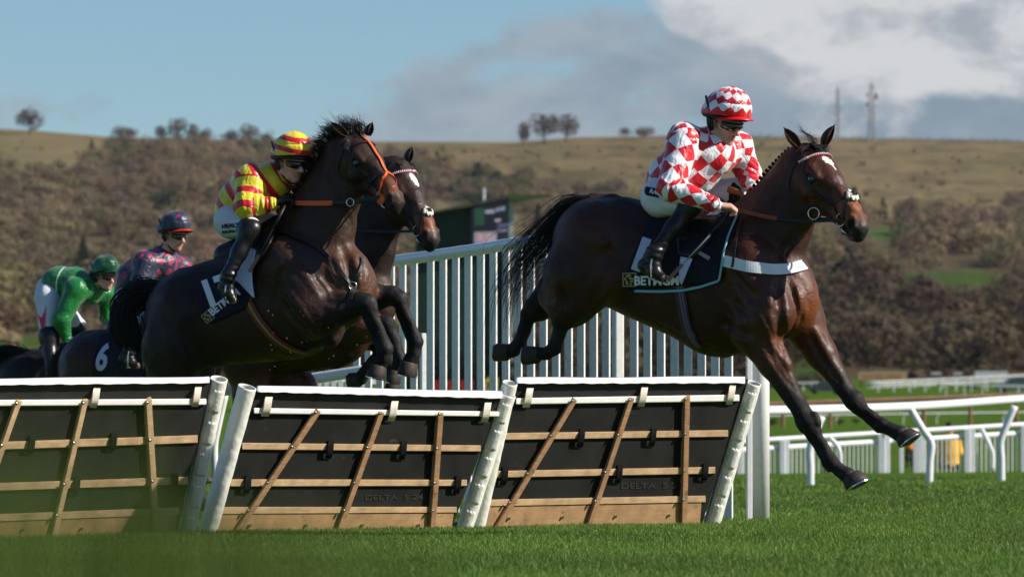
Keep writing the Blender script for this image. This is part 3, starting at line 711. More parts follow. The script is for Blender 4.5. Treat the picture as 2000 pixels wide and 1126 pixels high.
# ------------------------------------------------------------------ horses
def coat_mat(name, rough=.44, spec=.34):
    m = mat(name, attr='Col', rough=rough, spec=spec, noise=(7, .24, 9), bump=(75, .25, .003), sheen=0)
    nt = m.node_tree; N = nt.nodes; L = nt.links; b = N['Principled BSDF']
    # broad veins and muscle relief under the fine coat grain
    n = N.new('ShaderNodeTexNoise'); n.inputs['Scale'].default_value = 8; n.inputs['Detail'].default_value = 3; n.inputs['Distortion'].default_value = .6
    tc = N.new('ShaderNodeTexCoord'); L.new(tc.outputs['Object'], n.inputs['Vector'])
    b1 = [x for x in N if x.type == 'BUMP'][0]; b2 = N.new('ShaderNodeBump'); b2.inputs['Strength'].default_value = .42; b2.inputs['Distance'].default_value = .03
    L.new(n.outputs['Fac'], b2.inputs['Height']); L.new(b1.outputs[0], b2.inputs['Normal']); L.new(b2.outputs[0], b.inputs['Normal'])
    # branching veins: thin ridges where a warped noise crosses its middle value
    nv = N.new('ShaderNodeTexNoise'); nv.inputs['Scale'].default_value = 6.5; nv.inputs['Detail'].default_value = 2; nv.inputs['Distortion'].default_value = 1.2; L.new(tc.outputs['Object'], nv.inputs['Vector'])
    sb = N.new('ShaderNodeMath'); sb.operation = 'SUBTRACT'; sb.inputs[1].default_value = .5; L.new(nv.outputs['Fac'], sb.inputs[0]); ab = N.new('ShaderNodeMath'); ab.operation = 'ABSOLUTE'; L.new(sb.outputs[0], ab.inputs[0])
    vr = N.new('ShaderNodeMapRange'); vr.interpolation_type = 'SMOOTHSTEP'; vr.inputs[1].default_value = 0; vr.inputs[2].default_value = .022; vr.inputs[3].default_value = 1; vr.inputs[4].default_value = 0; L.new(ab.outputs[0], vr.inputs[0])
    b3 = N.new('ShaderNodeBump'); b3.inputs['Strength'].default_value = .2; b3.inputs['Distance'].default_value = .006; L.new(vr.outputs[0], b3.inputs['Height']); L.new(b2.outputs[0], b3.inputs['Normal'])
    nf = N.new('ShaderNodeTexNoise'); nf.inputs['Scale'].default_value = 26; nf.inputs['Detail'].default_value = 5; nf.inputs['Distortion'].default_value = .8; L.new(tc.outputs['Object'], nf.inputs['Vector'])
    b4 = N.new('ShaderNodeBump'); b4.inputs['Strength'].default_value = .45; b4.inputs['Distance'].default_value = .007; L.new(nf.outputs['Fac'], b4.inputs['Height']); L.new(b3.outputs[0], b4.inputs['Normal']); L.new(b4.outputs[0], b.inputs['Normal'])
    n2 = N.new('ShaderNodeTexNoise'); n2.inputs['Scale'].default_value = 9; n2.inputs['Detail'].default_value = 6; L.new(tc.outputs['Object'], n2.inputs['Vector'])
    mr = N.new('ShaderNodeMapRange'); mr.inputs[1].default_value = .3; mr.inputs[2].default_value = .7; mr.inputs[3].default_value = rough-.08; mr.inputs[4].default_value = rough+.22
    L.new(n2.outputs['Fac'], mr.inputs[0])
    at = [x for x in N if x.type == 'ATTRIBUTE'][0]; bw = N.new('ShaderNodeRGBToBW'); L.new(at.outputs['Color'], bw.inputs[0]); m3 = N.new('ShaderNodeMapRange'); m3.inputs[1].default_value = .006; m3.inputs[2].default_value = .018; m3.inputs[3].default_value = .20; m3.inputs[4].default_value = 0; L.new(bw.outputs[0], m3.inputs[0])
    ad = N.new('ShaderNodeMath'); ad.operation = 'ADD'; L.new(mr.outputs[0], ad.inputs[0]); L.new(m3.outputs[0], ad.inputs[1]); L.new(ad.outputs[0], b.inputs['Roughness'])
    return m
M_COAT = coat_mat('horse_coat'); M_HAIR = mat('horse_hair', (.011, .009, .009), .55, .25, attr=None); M_HOOF = mat('hoof_horn', (.040, .031, .025), .6, .3, noise=(40, .35), bump=(60, .3, .003))
M_STEEL = mat('bit_steel', (.62, .62, .62), .22, .5, metal=1); M_STRAP = mat('black_leather', (.018, .016, .016), .5, .35); M_EYE = mat('horse_eye', (.012, .007, .005), .06, .8, coat=1)
M_WHITEHAIR = mat('white_hair', (.78, .76, .72), .8, .2); M_BROWNLEATHER = mat('rein_rubber_brown', (.21, .062, .022), .6, .3); M_ORANGE = mat('orange_strap', (.80, .13, .02), .5, .35)
M_FLEECE = mat('sheepskin', (.78, .74, .64), .95, .1, bump=(90, .8, .006)); M_WEB = mat('white_webbing', (.72, .74, .78), .65, .3, noise=(60, .08))

def head_prims(B, H, face, dark, muz, star=None):
    """thoroughbred head; H frame: origin poll, x down the face, z out of the forehead, y near side"""
    L = H.y; k = H.k
    def c(a, b, ra, rb, kk=.03, w=1., col=face, col2=None, sub=False): B.cap(H(*a), H(*b), ra*k, rb*k, k=kk*k, w=w, L=L, c=col, c2=col2, sub=sub)
    c((.00, 0, -.075), (.13, 0, -.075), .088, .095, .04, .95)
    c((.10, 0, -.062), (.22, 0, -.062), .088, .076, .03, 1.12)
    c((.22, 0, -.062), (.43, 0, -.066), .070, .052, .03, .80)
    c((.40, 0, -.068), (.49, 0, -.080), .057, .055, .03, .94, muz, muz)
    c((.50, 0, -.084), (.537, 0, -.090), .052, .050, .02, .96, dark, dark)
    c((.53, 0, -.098), (.555, 0, -.120), .047, .040, .02, 1.0, dark)
    c((.10, 0, -.175), (.20, 0, -.165), .105, .095, .04, .56)
    c((.20, 0, -.165), (.46, 0, -.140), .066, .034, .035, .62, face, dark)
    c((.49, 0, -.150), (.525, 0, -.150), .034, .031, .02, .9, dark)
    for s in (1, -1):
        c((.12, s*.084, -.038), (.19, s*.084, -.040), .026, .021, .022)            # brow
        c((.200, s*.074, -.088), (.345, s*.050, -.098), .019, .011, .014)            # facial crest
        c((.11, s*.066, -.115), (.19, s*.066, -.14), .058, .052, .035)             # cheek muscle
        c((.30, s*.030, -.024), (.44, s*.026, -.034), .016, .014, .02, 1, face, muz)   # nasal bones
        c((.495, s*.042, -.058), (.530, s*.042, -.084), .026, .027, .012, 1, dark)     # nostril wing
        c((.508, s*.074, -.064), (.532, s*.070, -.092), .0225, .0205, .006, 1, (.006, .004, .004), sub=True)
        c((.160, s*.108, -.064), (.182, s*.107, -.069), .017, .016, .008, sub=True)     # eye socket
        c((.145, s*.090, -.046), (.195, s*.088, -.050), .0125, .0115, .008)      # upper lid
        c((.155, s*.088, -.086), (.19, s*.086, -.088), .010, .010, .010)
        c((.47, s*.045, -.128), (.545, s*.026, -.130), .004, .003, .008, sub=True)      # mouth line
        c((.25, s*.085, -.062), (.40, s*.066, -.074), .014, .012, .03, sub=True)
        c((.30, s*.070, -.128), (.42, s*.060, -.122), .012, .010, .025, sub=True)
        # hollow above the eye
        c((.095, s*.088, -.055), (.10, s*.088, -.055), .011, .011, .02, sub=True)
def face_paint(v, H, col, warm=(.17, .044, .014)):
    """coat markings of the head: warm bridge of the nose, dark rims and insides of the nostrils, dark lips and eye rims"""
    p = (v-H.o)@H.rot()/H.k; inh = (p[:, 0] > -.02) & (p[:, 0] < .62) & (np.abs(p[:, 1]) < .14) & (p[:, 2] > -.26) & (p[:, 2] < .06)
    def blend(m, c): m = np.clip(m, 0, 1)[:, None]*inh[:, None]; col[:] = col*(1-m)+np.array(c)*m
    blend((1-((p[:, 0]-.45)/.06)**2)*2*(p[:, 2] > -.10)*.9, warm)
    blend((1-((p[:, 0]-.40)/.07)**2-((p[:, 2]+.13)/.04)**2)*1.2, warm)
    for s in (1, -1):
        d2 = ((p[:, 0]-.520)/.024)**2+((p[:, 2]+.079)/.026)**2; side = p[:, 1]*s > .03
        blend((1.9-d2)*1.5*side, (.010, .007, .0065)); blend((1.05-d2)*3*side, (.0015, .001, .001))
        blend((1-((p[:, 0]-.172)/.032)**2-((p[:, 2]+.067)/.026)**2)*2*(p[:, 1]*s > .05), (.006, .005, .0045))
    blend((p[:, 0]-.545)*40, (.012, .0085, .008)); blend((np.abs(p[:, 2]+.129) < .006)*(p[:, 0] > .46)*.9, (.003, .002, .002))
    return col
def ear_mesh(H, s, tip, base=(.0, .062, .0), wid=.034, name='ear', par=None, m=None, col=(.03, .015, .01)):
    """one ear: a cupped leaf-shaped shell, open to the front (+x,z)"""
    b = np.array([base[0], s*base[1], base[2]]); t = np.array([tip[0], s*tip[1], tip[2]]); ax = t-b; Ln = np.linalg.norm(ax); ax /= Ln
    op = np.array([.45, s*.35, .8]); op -= ax*np.dot(op, ax); op /= np.linalg.norm(op); sd = np.cross(ax, op)
    v = []; f = []; cc = []; n, mseg = 12, 14
    for i in range(n+1):
        u = i/n; r = wid*(math.sin(math.pi*min(1, u*.86+.17))**.8)*(1 if u < .95 else .4) if u < 1 else .002
        r = max(r, .002)
        cen = b+ax*Ln*u+op*(-.010+.018*u*u)
        for layer, th in ((0, 0), (1, 1)):
            for j in range(mseg):
                a = R(60)+R(240)*j/(mseg-1)       # open towards op
                rr = r-.004*layer
                p = cen+(op*math.cos(a)+sd*math.sin(a)*.82)*rr*(1 if u < .9 else .8)
                v.append(p); cc.append(np.array(col)*(1.25 if layer else 1.0) if u < .75 else np.array(col)*.45)
    W = 2*mseg
    for i in range(n):
        for l in (0, 1):
            for j in range(mseg-1):
                a = i*W+l*mseg+j; q = (a, a+1, a+W+1, a+W); f.append(q if l else q[::-1])
        for j in (0, mseg-1): a = i*W+j; f.append((a, a+mseg, a+W+mseg, a+W))
    v = np.array(v); vw = H(v[:, 0], v[:, 1], v[:, 2])
    return mesh_obj(name, vw, f, m or M_COAT, par, True, np.array(cc))
def eyes(H, par):
    for s in (1, -1):
        o = MB().blob(H(.171, s*.0945, -.0672), .0225*H.k, 14, 10).build('eye', M_EYE, par, True)
def hair_tufts(paths, r0, name, m, par, seg=4):
    """paths: list of (n,3) strand lines -> thin tapering hairs in one mesh"""
    V_ = []; F_ = []; n0 = 0
    A = np.array(paths); n, k, _ = A.shape
    T = np.gradient(A, axis=1); T /= np.linalg.norm(T, axis=2, keepdims=True)+1e-9
    ref = np.array([.3, -.9, .3]); S = np.cross(T, ref); S /= np.linalg.norm(S, axis=2, keepdims=True)+1e-9; U = np.cross(T, S)
    r = (np.broadcast_to(np.asarray(r0, float), (n,))[:, None]*np.linspace(1, .15, k)[None]**.7)[..., None]
    ring = np.stack([A+S*r, A-S*r*.5+U*r*.87, A-S*r*.5-U*r*.87], 2)   # n,k,3,3
    v = ring.reshape(-1, 3); i = np.arange(n)[:, None, None]*k*3+np.arange(k-1)[None, :, None]*3+np.arange(3)[None, None]
    j = np.arange(n)[:, None, None]*k*3+np.arange(k-1)[None, :, None]*3+((np.arange(3)+1) % 3)[None, None]
    f = np.stack([i, j, j+3, i+3], -1).reshape(-1, 4)
    return mesh_obj(name, v, f, m, par, True)
def hoof(c0, c1, r0, r1, fwd, par, shoe=True):
    """c0 coronet centre, c1 sole centre; fwd toe direction"""
    c0 = np.array(c0, float); c1 = np.array(c1, float); ax = c1-c0; ax /= np.linalg.norm(ax); f = np.array(fwd, float); f -= ax*np.dot(f, ax); f /= np.linalg.norm(f); s = np.cross(ax, f)
    v = []; n = 24
    rows = [(c0, r0*.92, 0), (c0+(c1-c0)*.12, r0*1.03, .02), (c0+(c1-c0)*.55, (r0+r1)/2, .06), (c1-ax*.004, r1, .10), (c1, r1*.97, .10), (c1+ax*-.003, r1*.6, .1)]
    for c, r, sh in rows:
        for j in range(n):
            a = 2*math.pi*j/n; x = math.cos(a); y = math.sin(a); k = 1.12 if x > 0 else .92
            v.append(c+f*(x*r*k+sh*r)+s*y*r*.93)
    fc = []
    for i in range(len(rows)-1):
        for j in range(n): fc.append((i*n+j, i*n+(j+1) % n, (i+1)*n+(j+1) % n, (i+1)*n+j))
    fc.append(tuple(range(n))[::-1]); fc.append(tuple((len(rows)-1)*n+j for j in range(n)))
    o = mesh_obj('hoof', np.array(v), fc, M_HOOF, par, True)
    if shoe:
        q = []
        for j in range(19):
            a = R(-140+280*j/18); x = math.cos(a); y = math.sin(a); k = 1.12 if x > 0 else .92; q.append(c1+ax*.003+f*(x*r1*.88*k+.1*r1)+s*y*r1*.82)
        ribbon(q, np.tile(ax, (19, 1)), .016, .006).build('horseshoe', M_STEEL, o)
    return o

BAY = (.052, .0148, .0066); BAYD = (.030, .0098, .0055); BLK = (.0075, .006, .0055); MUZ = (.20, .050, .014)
def horse_root(f, pts_xy, name, label, group='racehorses jumping the hurdle'):
    c = f.pt(*pts_xy); return empty('racehorse', (c[0], c[1], 0), label, 'horse', group)

def muscle(seed, amp=.0035):
    r = np.random.default_rng(seed); A = r.normal(size=(5, 3)); A /= np.linalg.norm(A, axis=1)[:, None]; Bv = r.normal(size=(5, 3)); Bv /= np.linalg.norm(Bv, axis=1)[:, None]
    def f(X):
        D = 0
        for i in range(5): s_ = np.sin((17+5*i)*(X@A[i])+1.9*np.sin(8*(X@Bv[i])+i)); D = D+(.55-np.abs(s_))*(.5+.5*np.sin(5*(X@Bv[(i+1) % 5])+i))*(1-.12*i)
        return -amp*D
    return f
# ---- bridle, in the head frame
def bridle(B, H, root, m=M_STRAP, brow='plain', nose='cross', fluff=True):
    g = lambda l: np.array([H(*q) for q in l])
    cp = empty_part('bridle', root)
    bm = MB()
    for s in (1, -1):
        strap(B, g([(.04, s*.095, -.02), (.10, s*.108, -.065), (.22, s*.10, -.10), (.34, s*.075, -.12), (.425, s*.060, -.125)]), .014, n=24, mb=bm)
        strap(B, g([(.03, s*.09, -.04), (.06, s*.10, -.14), (.10, s*.07, -.24), (.12, 0, -.29)]), .011, n=20, mb=bm)
    strap(B, g([(.02, -.10, -.02), (-.01, -.06, .02), (-.02, 0, .03), (-.01, .06, .02), (.02, .10, -.02)]), .02, n=16, mb=bm)
    if nose == 'cross':
        a, b = (.30, .095, -.13), (.375, 0, .0)
        for s in (1, -1):
            strap(B, g([(.27, s*.085, -.14), (.32, s*.075, -.10), (.365, s*.05, -.04), (.39, 0, .0)]), .013, n=20, mb=bm)
            strap(B, g([(.39, 0, .0), (.42, s*.05, -.05), (.455, s*.06, -.10), (.47, s*.04, -.17), (.47, 0, -.19)]), .012, n=20, mb=bm)
    else:
        strap(B, g([(.30, -.0, -.24), (.31, -.08, -.14), (.33, -.06, -.04), (.345, 0, 0), (.33, .06, -.04), (.31, .08, -.14), (.30, 0, -.24)]), .022, n=44, mb=bm, closed=False)
    bm.build('strap', m, cp)
    br = strap(B, g([(.055, -.115, -.06), (.07, -.08, -.01), (.085, 0, .02), (.07, .08, -.01), (.055, .115, -.06)]), .019, n=40)
    bo = br.build('browband', m if brow == 'plain' else M_CLOTHRED, cp)
    if brow != 'plain':
        q = B.hug(resample(g([(.055, -.115, -.06), (.07, -.08, -.01), (.085, 0, .02), (.07, .08, -.01), (.055, .115, -.06)]), 30), .007); nn = grad(B, q)
        w = MB()
        for i in range(1, 29):
            t = q[i+1]-q[i-1] if i < 29 else q[i]-q[i-1]; t = t/np.linalg.norm(t); n_ = nn[i]/np.linalg.norm(nn[i]); u = np.cross(n_, t)
            p0 = q[i]-u*.008; w.box8([p0-t*.0045, p0+t*.0045, p0+t*.0015+u*.015, p0-t*.0015+u*.015, p0-t*.0045+n_*.003, p0+t*.0045+n_*.003, p0+t*.0015+u*.015+n_*.003, p0-t*.0015+u*.015+n_*.003])
        w.build('white_tooth_trim', M_WEB, bo)
    if fluff:
        c0 = B.hug(H(.385, .0, 0.0)[None], .014)[0]; fm = MB()
        for i in range(26):
            a = i*2.4; rr = .033*math.sqrt((i+.5)/26)*1.15
            fm.blob(c0+H.y*math.cos(a)*rr+H.x*math.sin(a)*rr*.95+H.z*(.004*math.sin(i*1.7)-.25*rr), .0115+.003*math.sin(i*3.1), 8, 6)
        fo = fm.build('sheepskin_noseband_pad', M_FLEECE, cp, True)
        MB().tube([c0+H.y*.016+H.z*.014-H.x*.012, c0+H.z*.018, c0-H.y*.014+H.z*.012+H.x*.014], .006, 6).tube([c0-H.y*.016+H.z*.014-H.x*.012, c0+H.z*.019, c0+H.y*.014+H.z*.012+H.x*.014], .006, 6).build('crossed_strap', m, fo)
    for s in (1, -1):
        c0 = B.hug(H(.435, s*.07, -.135)[None], .006)[0]; th = np.linspace(0, 2*math.pi, 25)[:-1]
        rg = np.array([c0+H.x*math.cos(a)*.036+H.z*math.sin(a)*.036 for a in th]); MB().tube(rg, .0042, 8, closed=True).build('bit_ring', M_STEEL, cp, True)
        if s == 1: MB().tube([c0+H.x*.03-H.z*.03, c0+H.x*.055-H.z*.035, c0+H.x*.085-H.z*.03], [.007, .008, .004], 8).build('bit_cheek', M_STEEL, cp, True)
    return cp
def empty_part(name, parent):
    o = bpy.data.objects.new(name, None); COL.objects.link(o); o.parent = parent; o.empty_display_size = .05; return o
M_CLOTHRED = mat('red_trim', (.45, .02, .03), .6, .3)
def bit_point(B, H, s=1): return B.hug(H(.435, s*.07, -.135)[None], .010)[0]

# ============ horse in front (horse A)
def build_horse_A():
    f = Fig(33.2, 1330, 25); q = f.pt; m = f.m
    root = horse_root(f, (1330, 560), 'racehorse', 'leading bay horse stretching its forelegs down past the hurdle, white breastband and white star')
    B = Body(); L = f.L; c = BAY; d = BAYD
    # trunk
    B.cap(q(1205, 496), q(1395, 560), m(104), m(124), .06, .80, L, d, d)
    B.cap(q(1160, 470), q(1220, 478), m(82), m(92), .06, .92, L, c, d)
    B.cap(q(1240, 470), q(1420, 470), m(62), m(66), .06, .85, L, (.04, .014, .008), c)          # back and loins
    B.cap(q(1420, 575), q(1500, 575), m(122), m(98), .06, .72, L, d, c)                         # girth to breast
    B.cap(q(1395, 455), q(1450, 450), m(45), m(48), .06, .55, L, c, c)                          # withers
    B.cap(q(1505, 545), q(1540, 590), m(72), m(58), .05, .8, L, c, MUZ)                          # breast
    # neck
    B.chain([q(1470, 500), q(1508, 446), q(1545, 386), q(1571, 342)], [m(96), m(76), m(60), m(50)], k=.06, w=.60, L=L, cs=[c, d, d, d])
    B.cap(q(1462, 440), q(1556, 318), m(34), m(24), .05, .7, L, c, d)                              # crest
    # shoulders and forelegs
    B.cap(q(1460, 520, .16), q(1500, 612, .19), m(62), m(50), .05, .8, L, c, c)
    B.cap(q(1500, 612, .18), q(1470, 640, .17), m(48), m(46), .04, 1, L, c, c)                  # point of shoulder to elbow
    B.cap(q(1560, 560, -.18), q(1572, 622, -.20), m(34), m(38), .05, 1, L, c, c)
    B.chain([q(1478, 650, .17), q(1510, 708, .17), q(1552, 780, .16)], [m(46), m(29), m(19)], k=.035, cs=[c, (.06, .02, .01), BLK])
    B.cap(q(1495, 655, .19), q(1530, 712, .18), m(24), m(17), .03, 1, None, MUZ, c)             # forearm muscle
    B.chain([q(1552, 780, .16), q(1577, 823, .16), q(1591, 843, .16)], [m(18), m(20), m(15)], k=.02, cs=[BLK]*3)
    B.chain([q(1585, 838, .16), q(1610, 871, .16), q(1622, 900, .16)], [m(12), m(9), m(14.5)], k=.010, cs=[BLK]*3)
    B.chain([q(1572, 838, .165), q(1597, 878, .165), q(1613, 904, .165)], [m(7), m(5.2), m(7)], k=.006, cs=[BLK]*3)
    B.cap(q(1590, 812, .17), q(1597, 826, .17), m(10), m(8), .012, 1, None, BLK); B.cap(q(1562, 822, .16), q(1568, 838, .16), m(9), m(7), .012, 1, None, BLK)
    B.chain([q(1622, 900, .16), q(1640, 918, .16), q(1655, 928, .16)], [m(15), m(13), m(17)], k=.015, cs=[BLK]*3)
    B.cap(q(1612, 905, .16), q(1620, 917, .16), m(9), m(5), .012, 1, None, BLK)                 # ergot
    B.chain([q(1568, 632, -.20), q(1604, 690, -.20), q(1645, 752, -.19)], [m(42), m(29), m(18)], k=.04, cs=[c, c, (.03, .014, .009)])
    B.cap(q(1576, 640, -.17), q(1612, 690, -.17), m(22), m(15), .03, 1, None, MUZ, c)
    B.chain([q(1645, 752, -.19), q(1668, 782, -.19), q(1682, 798, -.19)], [m(17.5), m(19), m(14.5)], k=.02, cs=[BLK]*3)
    B.chain([q(1678, 794, -.19), q(1704, 812, -.19), q(1722, 828, -.19)], [m(11.5), m(9), m(13.5)], k=.010, cs=[BLK]*3)
    B.chain([q(1668, 800, -.18), q(1695, 822, -.18), q(1714, 838, -.18)], [m(6.5), m(5), m(6.5)], k=.006, cs=[BLK]*3)
    B.cap(q(1676, 773, -.19), q(1684, 786, -.19), m(9), m(8), .012, 1, None, BLK)
    B.chain([q(1722, 830, -.19), q(1742, 838, -.19), q(1758, 846, -.19)], [m(14), m(13), m(16)], k=.015, cs=[BLK]*3)
    # armpit and grooves
    B.cap(q(1524, 640, -.02), q(1528, 700, -.02), m(14), m(22), .05, 1, None, c, sub=True)
    B.cap(q(1442, 560, .38), q(1455, 660, .36), m(16), m(14), .05, 1, None, c, sub=True)
    B.cap(q(1500, 520, .30), q(1530, 580, .28), m(9), m(9), .05, 1, None, c, sub=True)
    # hindquarters
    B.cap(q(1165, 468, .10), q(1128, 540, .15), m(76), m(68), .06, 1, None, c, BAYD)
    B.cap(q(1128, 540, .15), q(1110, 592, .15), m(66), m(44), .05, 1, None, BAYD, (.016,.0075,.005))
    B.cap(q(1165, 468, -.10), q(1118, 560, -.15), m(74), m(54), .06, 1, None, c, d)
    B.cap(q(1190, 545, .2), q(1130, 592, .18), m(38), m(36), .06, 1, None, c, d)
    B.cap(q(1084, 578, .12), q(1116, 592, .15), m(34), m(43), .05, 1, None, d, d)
    B.chain([q(1112, 596, .16), q(1096, 626, .16)], [m(36), m(19)], k=.04, cs=[d, BLK])
    B.chain([q(1097, 622, .16), q(1092, 650, .16), q(1083, 678, .16)], [m(17.5), m(13), m(14)], k=.02, cs=[BLK]*3)
    B.chain([q(1083, 680, .16), q(1068, 690, .16), q(1052, 690, .16)], [m(15), m(12), m(14)], k=.015, cs=[BLK]*3)
    B.chain([q(1085, 570, -.15), q(1052, 600, -.15), q(1034, 612, -.15)], [m(42), m(26), m(17)], k=.04, cs=[d, BLK, BLK])
    B.chain([q(1034, 612, -.15), q(1024, 645, -.15), q(1014, 672, -.15)], [m(16), m(12.5), m(14)], k=.02, cs=[BLK]*3)
    B.chain([q(1014, 674, -.15), q(1002, 684, -.15), q(994, 685, -.15)], [m(15), m(13), m(14)], k=.015, cs=[BLK]*3)
    # dock of the tail
    B.chain([q(1195, 398), q(1158, 392), q(1125, 402)], [m(20), m(14), m(9)], k=.03, cs=[d, BLK, BLK])
    for pts, r_, dp in (([(1518, 550), (1521, 600), (1527, 650), (1530, 690)], .030, .020), ([(1428, 530), (1452, 556), (1474, 590)], .03, .008), ([(1404, 622), (1438, 646), (1466, 656)], .028, .010), ([(1496, 668), (1522, 712), (1546, 752)], .014, .006),
        ([(1160, 596), (1166, 570), (1178, 540)], .03, .010), ([(1566, 446), (1545, 472), (1522, 500)], .026, .010), ([(1440, 590), (1452, 622)], .02, .008), ([(1584, 660), (1606, 700), (1640, 745)], .012, .005), ([(1095, 560), (1110, 600)], .03, .008)):
        relief(B, pts, r_, dp, .03)
    for pts, r_, dp in (([(1442, 528), (1484, 560), (1516, 604)], .030, .009), ([(1410, 585), (1446, 612), (1478, 640)], .030, .008), ([(1548, 548), (1566, 590), (1570, 618)], .026, .010), ([(1176, 480), (1186, 466)], .035, .010), ([(1508, 690), (1540, 744)], .006, .0035), ([(1480, 610), (1500, 650), (1512, 690)], .006, .004),
        ([(1260, 610), (1320, 640), (1380, 668)], .006, .004), ([(1590, 640), (1612, 680)], .022, .006), ([(1556, 560), (1562, 600), (1552, 640)], .0055, .004)):
        relief(B, pts, r_, dp, .02, True)
    # head
    H = Frame(q(1589, 290), 48, 42.5, 0, 1.10)
    head_prims(B, H, BAY, (.028, .017, .014), MUZ)
    B.cap(q(1566, 340), H(.06, 0, -.12), m(50), .085, .05, .75, L, c, c)
    v, fc = B.mesh(.0080, smooth=2, disp=muscle(21))
    col = face_paint(v, H, B.color(v, .016))
    # white star on the forehead
    loc = (v-H.o)@H.rot()/H.k
    star = (((loc[:, 0]-.130)/.034)**2+((loc[:, 1]-.006+.25*(loc[:, 0]-.13)+.004*np.sin(loc[:, 0]*260))/.025)**2 < 1) & (loc[:, 2] > -.03)
    star |= (np.abs(loc[:, 1]+.002+.3*(loc[:, 0]-.16)) < .006) & (loc[:, 0] > .15) & (loc[:, 0] < .195) & (loc[:, 2] > -.03)
    col[star] = (.75, .72, .68)
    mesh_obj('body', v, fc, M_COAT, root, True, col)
    eyes(H, root)
    ear_mesh(H, 1, (-.137, .140, .021), (-.026, .080, -.004), par=root, col=(.05, .018, .009)); ear_mesh(H, -1, (-.044, .09, .138), (.008, .068, .022), par=root, col=(.035, .014, .009))
    S = m(1)
    hoof(q(1660, 927, .16), q(1671, 948, .16), m(19.5), m(25), q(1698, 934, .16)-q(1650, 950, .16), root)
    hoof(q(1762, 846, -.19), q(1773, 862, -.19), m(18), m(25), q(1802, 854, -.19)-q(1745, 862, -.19), root)
    hoof(q(1054, 691, .16), q(1026, 690, .16), m(16), m(19), np.array([0, 0, -1.]), root); hoof(q(995, 686, -.15), q(970, 684, -.15), m(16), m(18), np.array([0, 0, -1.]), root)
    # tail: streams up and back, then down
    r = np.random.default_rng(3); paths = []
    for i in range(340):
        t = r.random(); a = r.normal(0, 1)*1.15; b = r.normal(0, 1)*1.2
        s0 = np.array([1192-70*r.random()**1.5, 391+abs(a)*4+r.random()*6]); drop = r.random()
        p1 = np.array([1128+a*9, 392+14*drop**2+b*5]); p2 = np.array([1085-28*(1-drop)+a*12, 440+34*drop+b*10])
        p3 = np.array([1040-30*(1-drop)+a*20+b*7, 500+28*drop+b*9]); ln = r.uniform(.35, 1)
        p4 = np.array([1008+26*drop-40*r.random()+a*14, 552+b*18+20*drop]); p5 = p4+np.array([-18+26*r.random(), 48+14*b])*ln
        q2 = np.array([s0, p1, p2, p3, p4, p5]); nk = 6 if ln > .7 else 5 if ln > .5 else 4
        q2 = resample(q2[:nk], 14); wob = np.sin(np.linspace(0, 5+2*t, 14)+i)*2.0*np.linspace(0, 1, 14); q2[:, 0] += wob
        lat = r.normal(0, .035)*np.linspace(.4, 1.6, 14)
        paths.append(q(q2[:, 0], q2[:, 1], lat))
    hair_tufts(paths, r.uniform(.0012, .0030, 340), 'tail', M_HAIR, root)
    fe = []
    for cx, cy, l, n_ in ((1616, 908, .16, 60), (1722, 838, -.19, 40), (1086, 676, .16, 40), (1010, 662, -.15, 40)):
        for i in range(n_):
            a, b = r.normal(0, 1, 2); st = np.array([cx+a*3, cy+b*3]); en = st+(np.array([4+2*a, 11+3*b]) if cx > 1500 else np.array([-5+2*a, -9+3*b])); fe.append(q(np.linspace(st[0], en[0], 6), np.linspace(st[1], en[1], 6), l+np.full(6, a*.008)))
    hair_tufts(fe, .0016, 'fetlock_hair', M_HAIR, root)
    # plaited mane: a row of knots, and a tuft of forelock
    mm = MB()
    for i in range(15):
        t = i/14; px_ = 1462+t*86; py_ = 392-t*96-6*math.sin(t*3)
        mm.blob(q(px_-3, py_-1, .0), [.017, .015, .018], 8, 6)
        mm.blob(q(px_-8, py_-5, .01), [.011, .010, .012], 7, 5)
    mm.build('plaited_mane', M_HAIR, root, True)
    paths = []
    for i in range(128):
        a = r.normal(0, 1); b = r.random(); st = H(-.01+.04*r.random(), r.normal(0, .022), .012)
        if i < 95: e = H(.05+.04*b, r.normal(0, .025), .035+.01*a); mid = H(.02, r.normal(0, .025), .042)
        else: e = H(-.06-.05*b, -.03+.10*b+.02*a, .04+.02*a); mid = H(-.03, .01+.02*a, .04)
        paths.append(resample([st, mid, e], 7))
    hair_tufts(paths, .0022, 'forelock', M_HAIR, root)
    bridle(B, H, root, M_STRAP, 'teeth', 'cross', True)
    return f, B, H, root
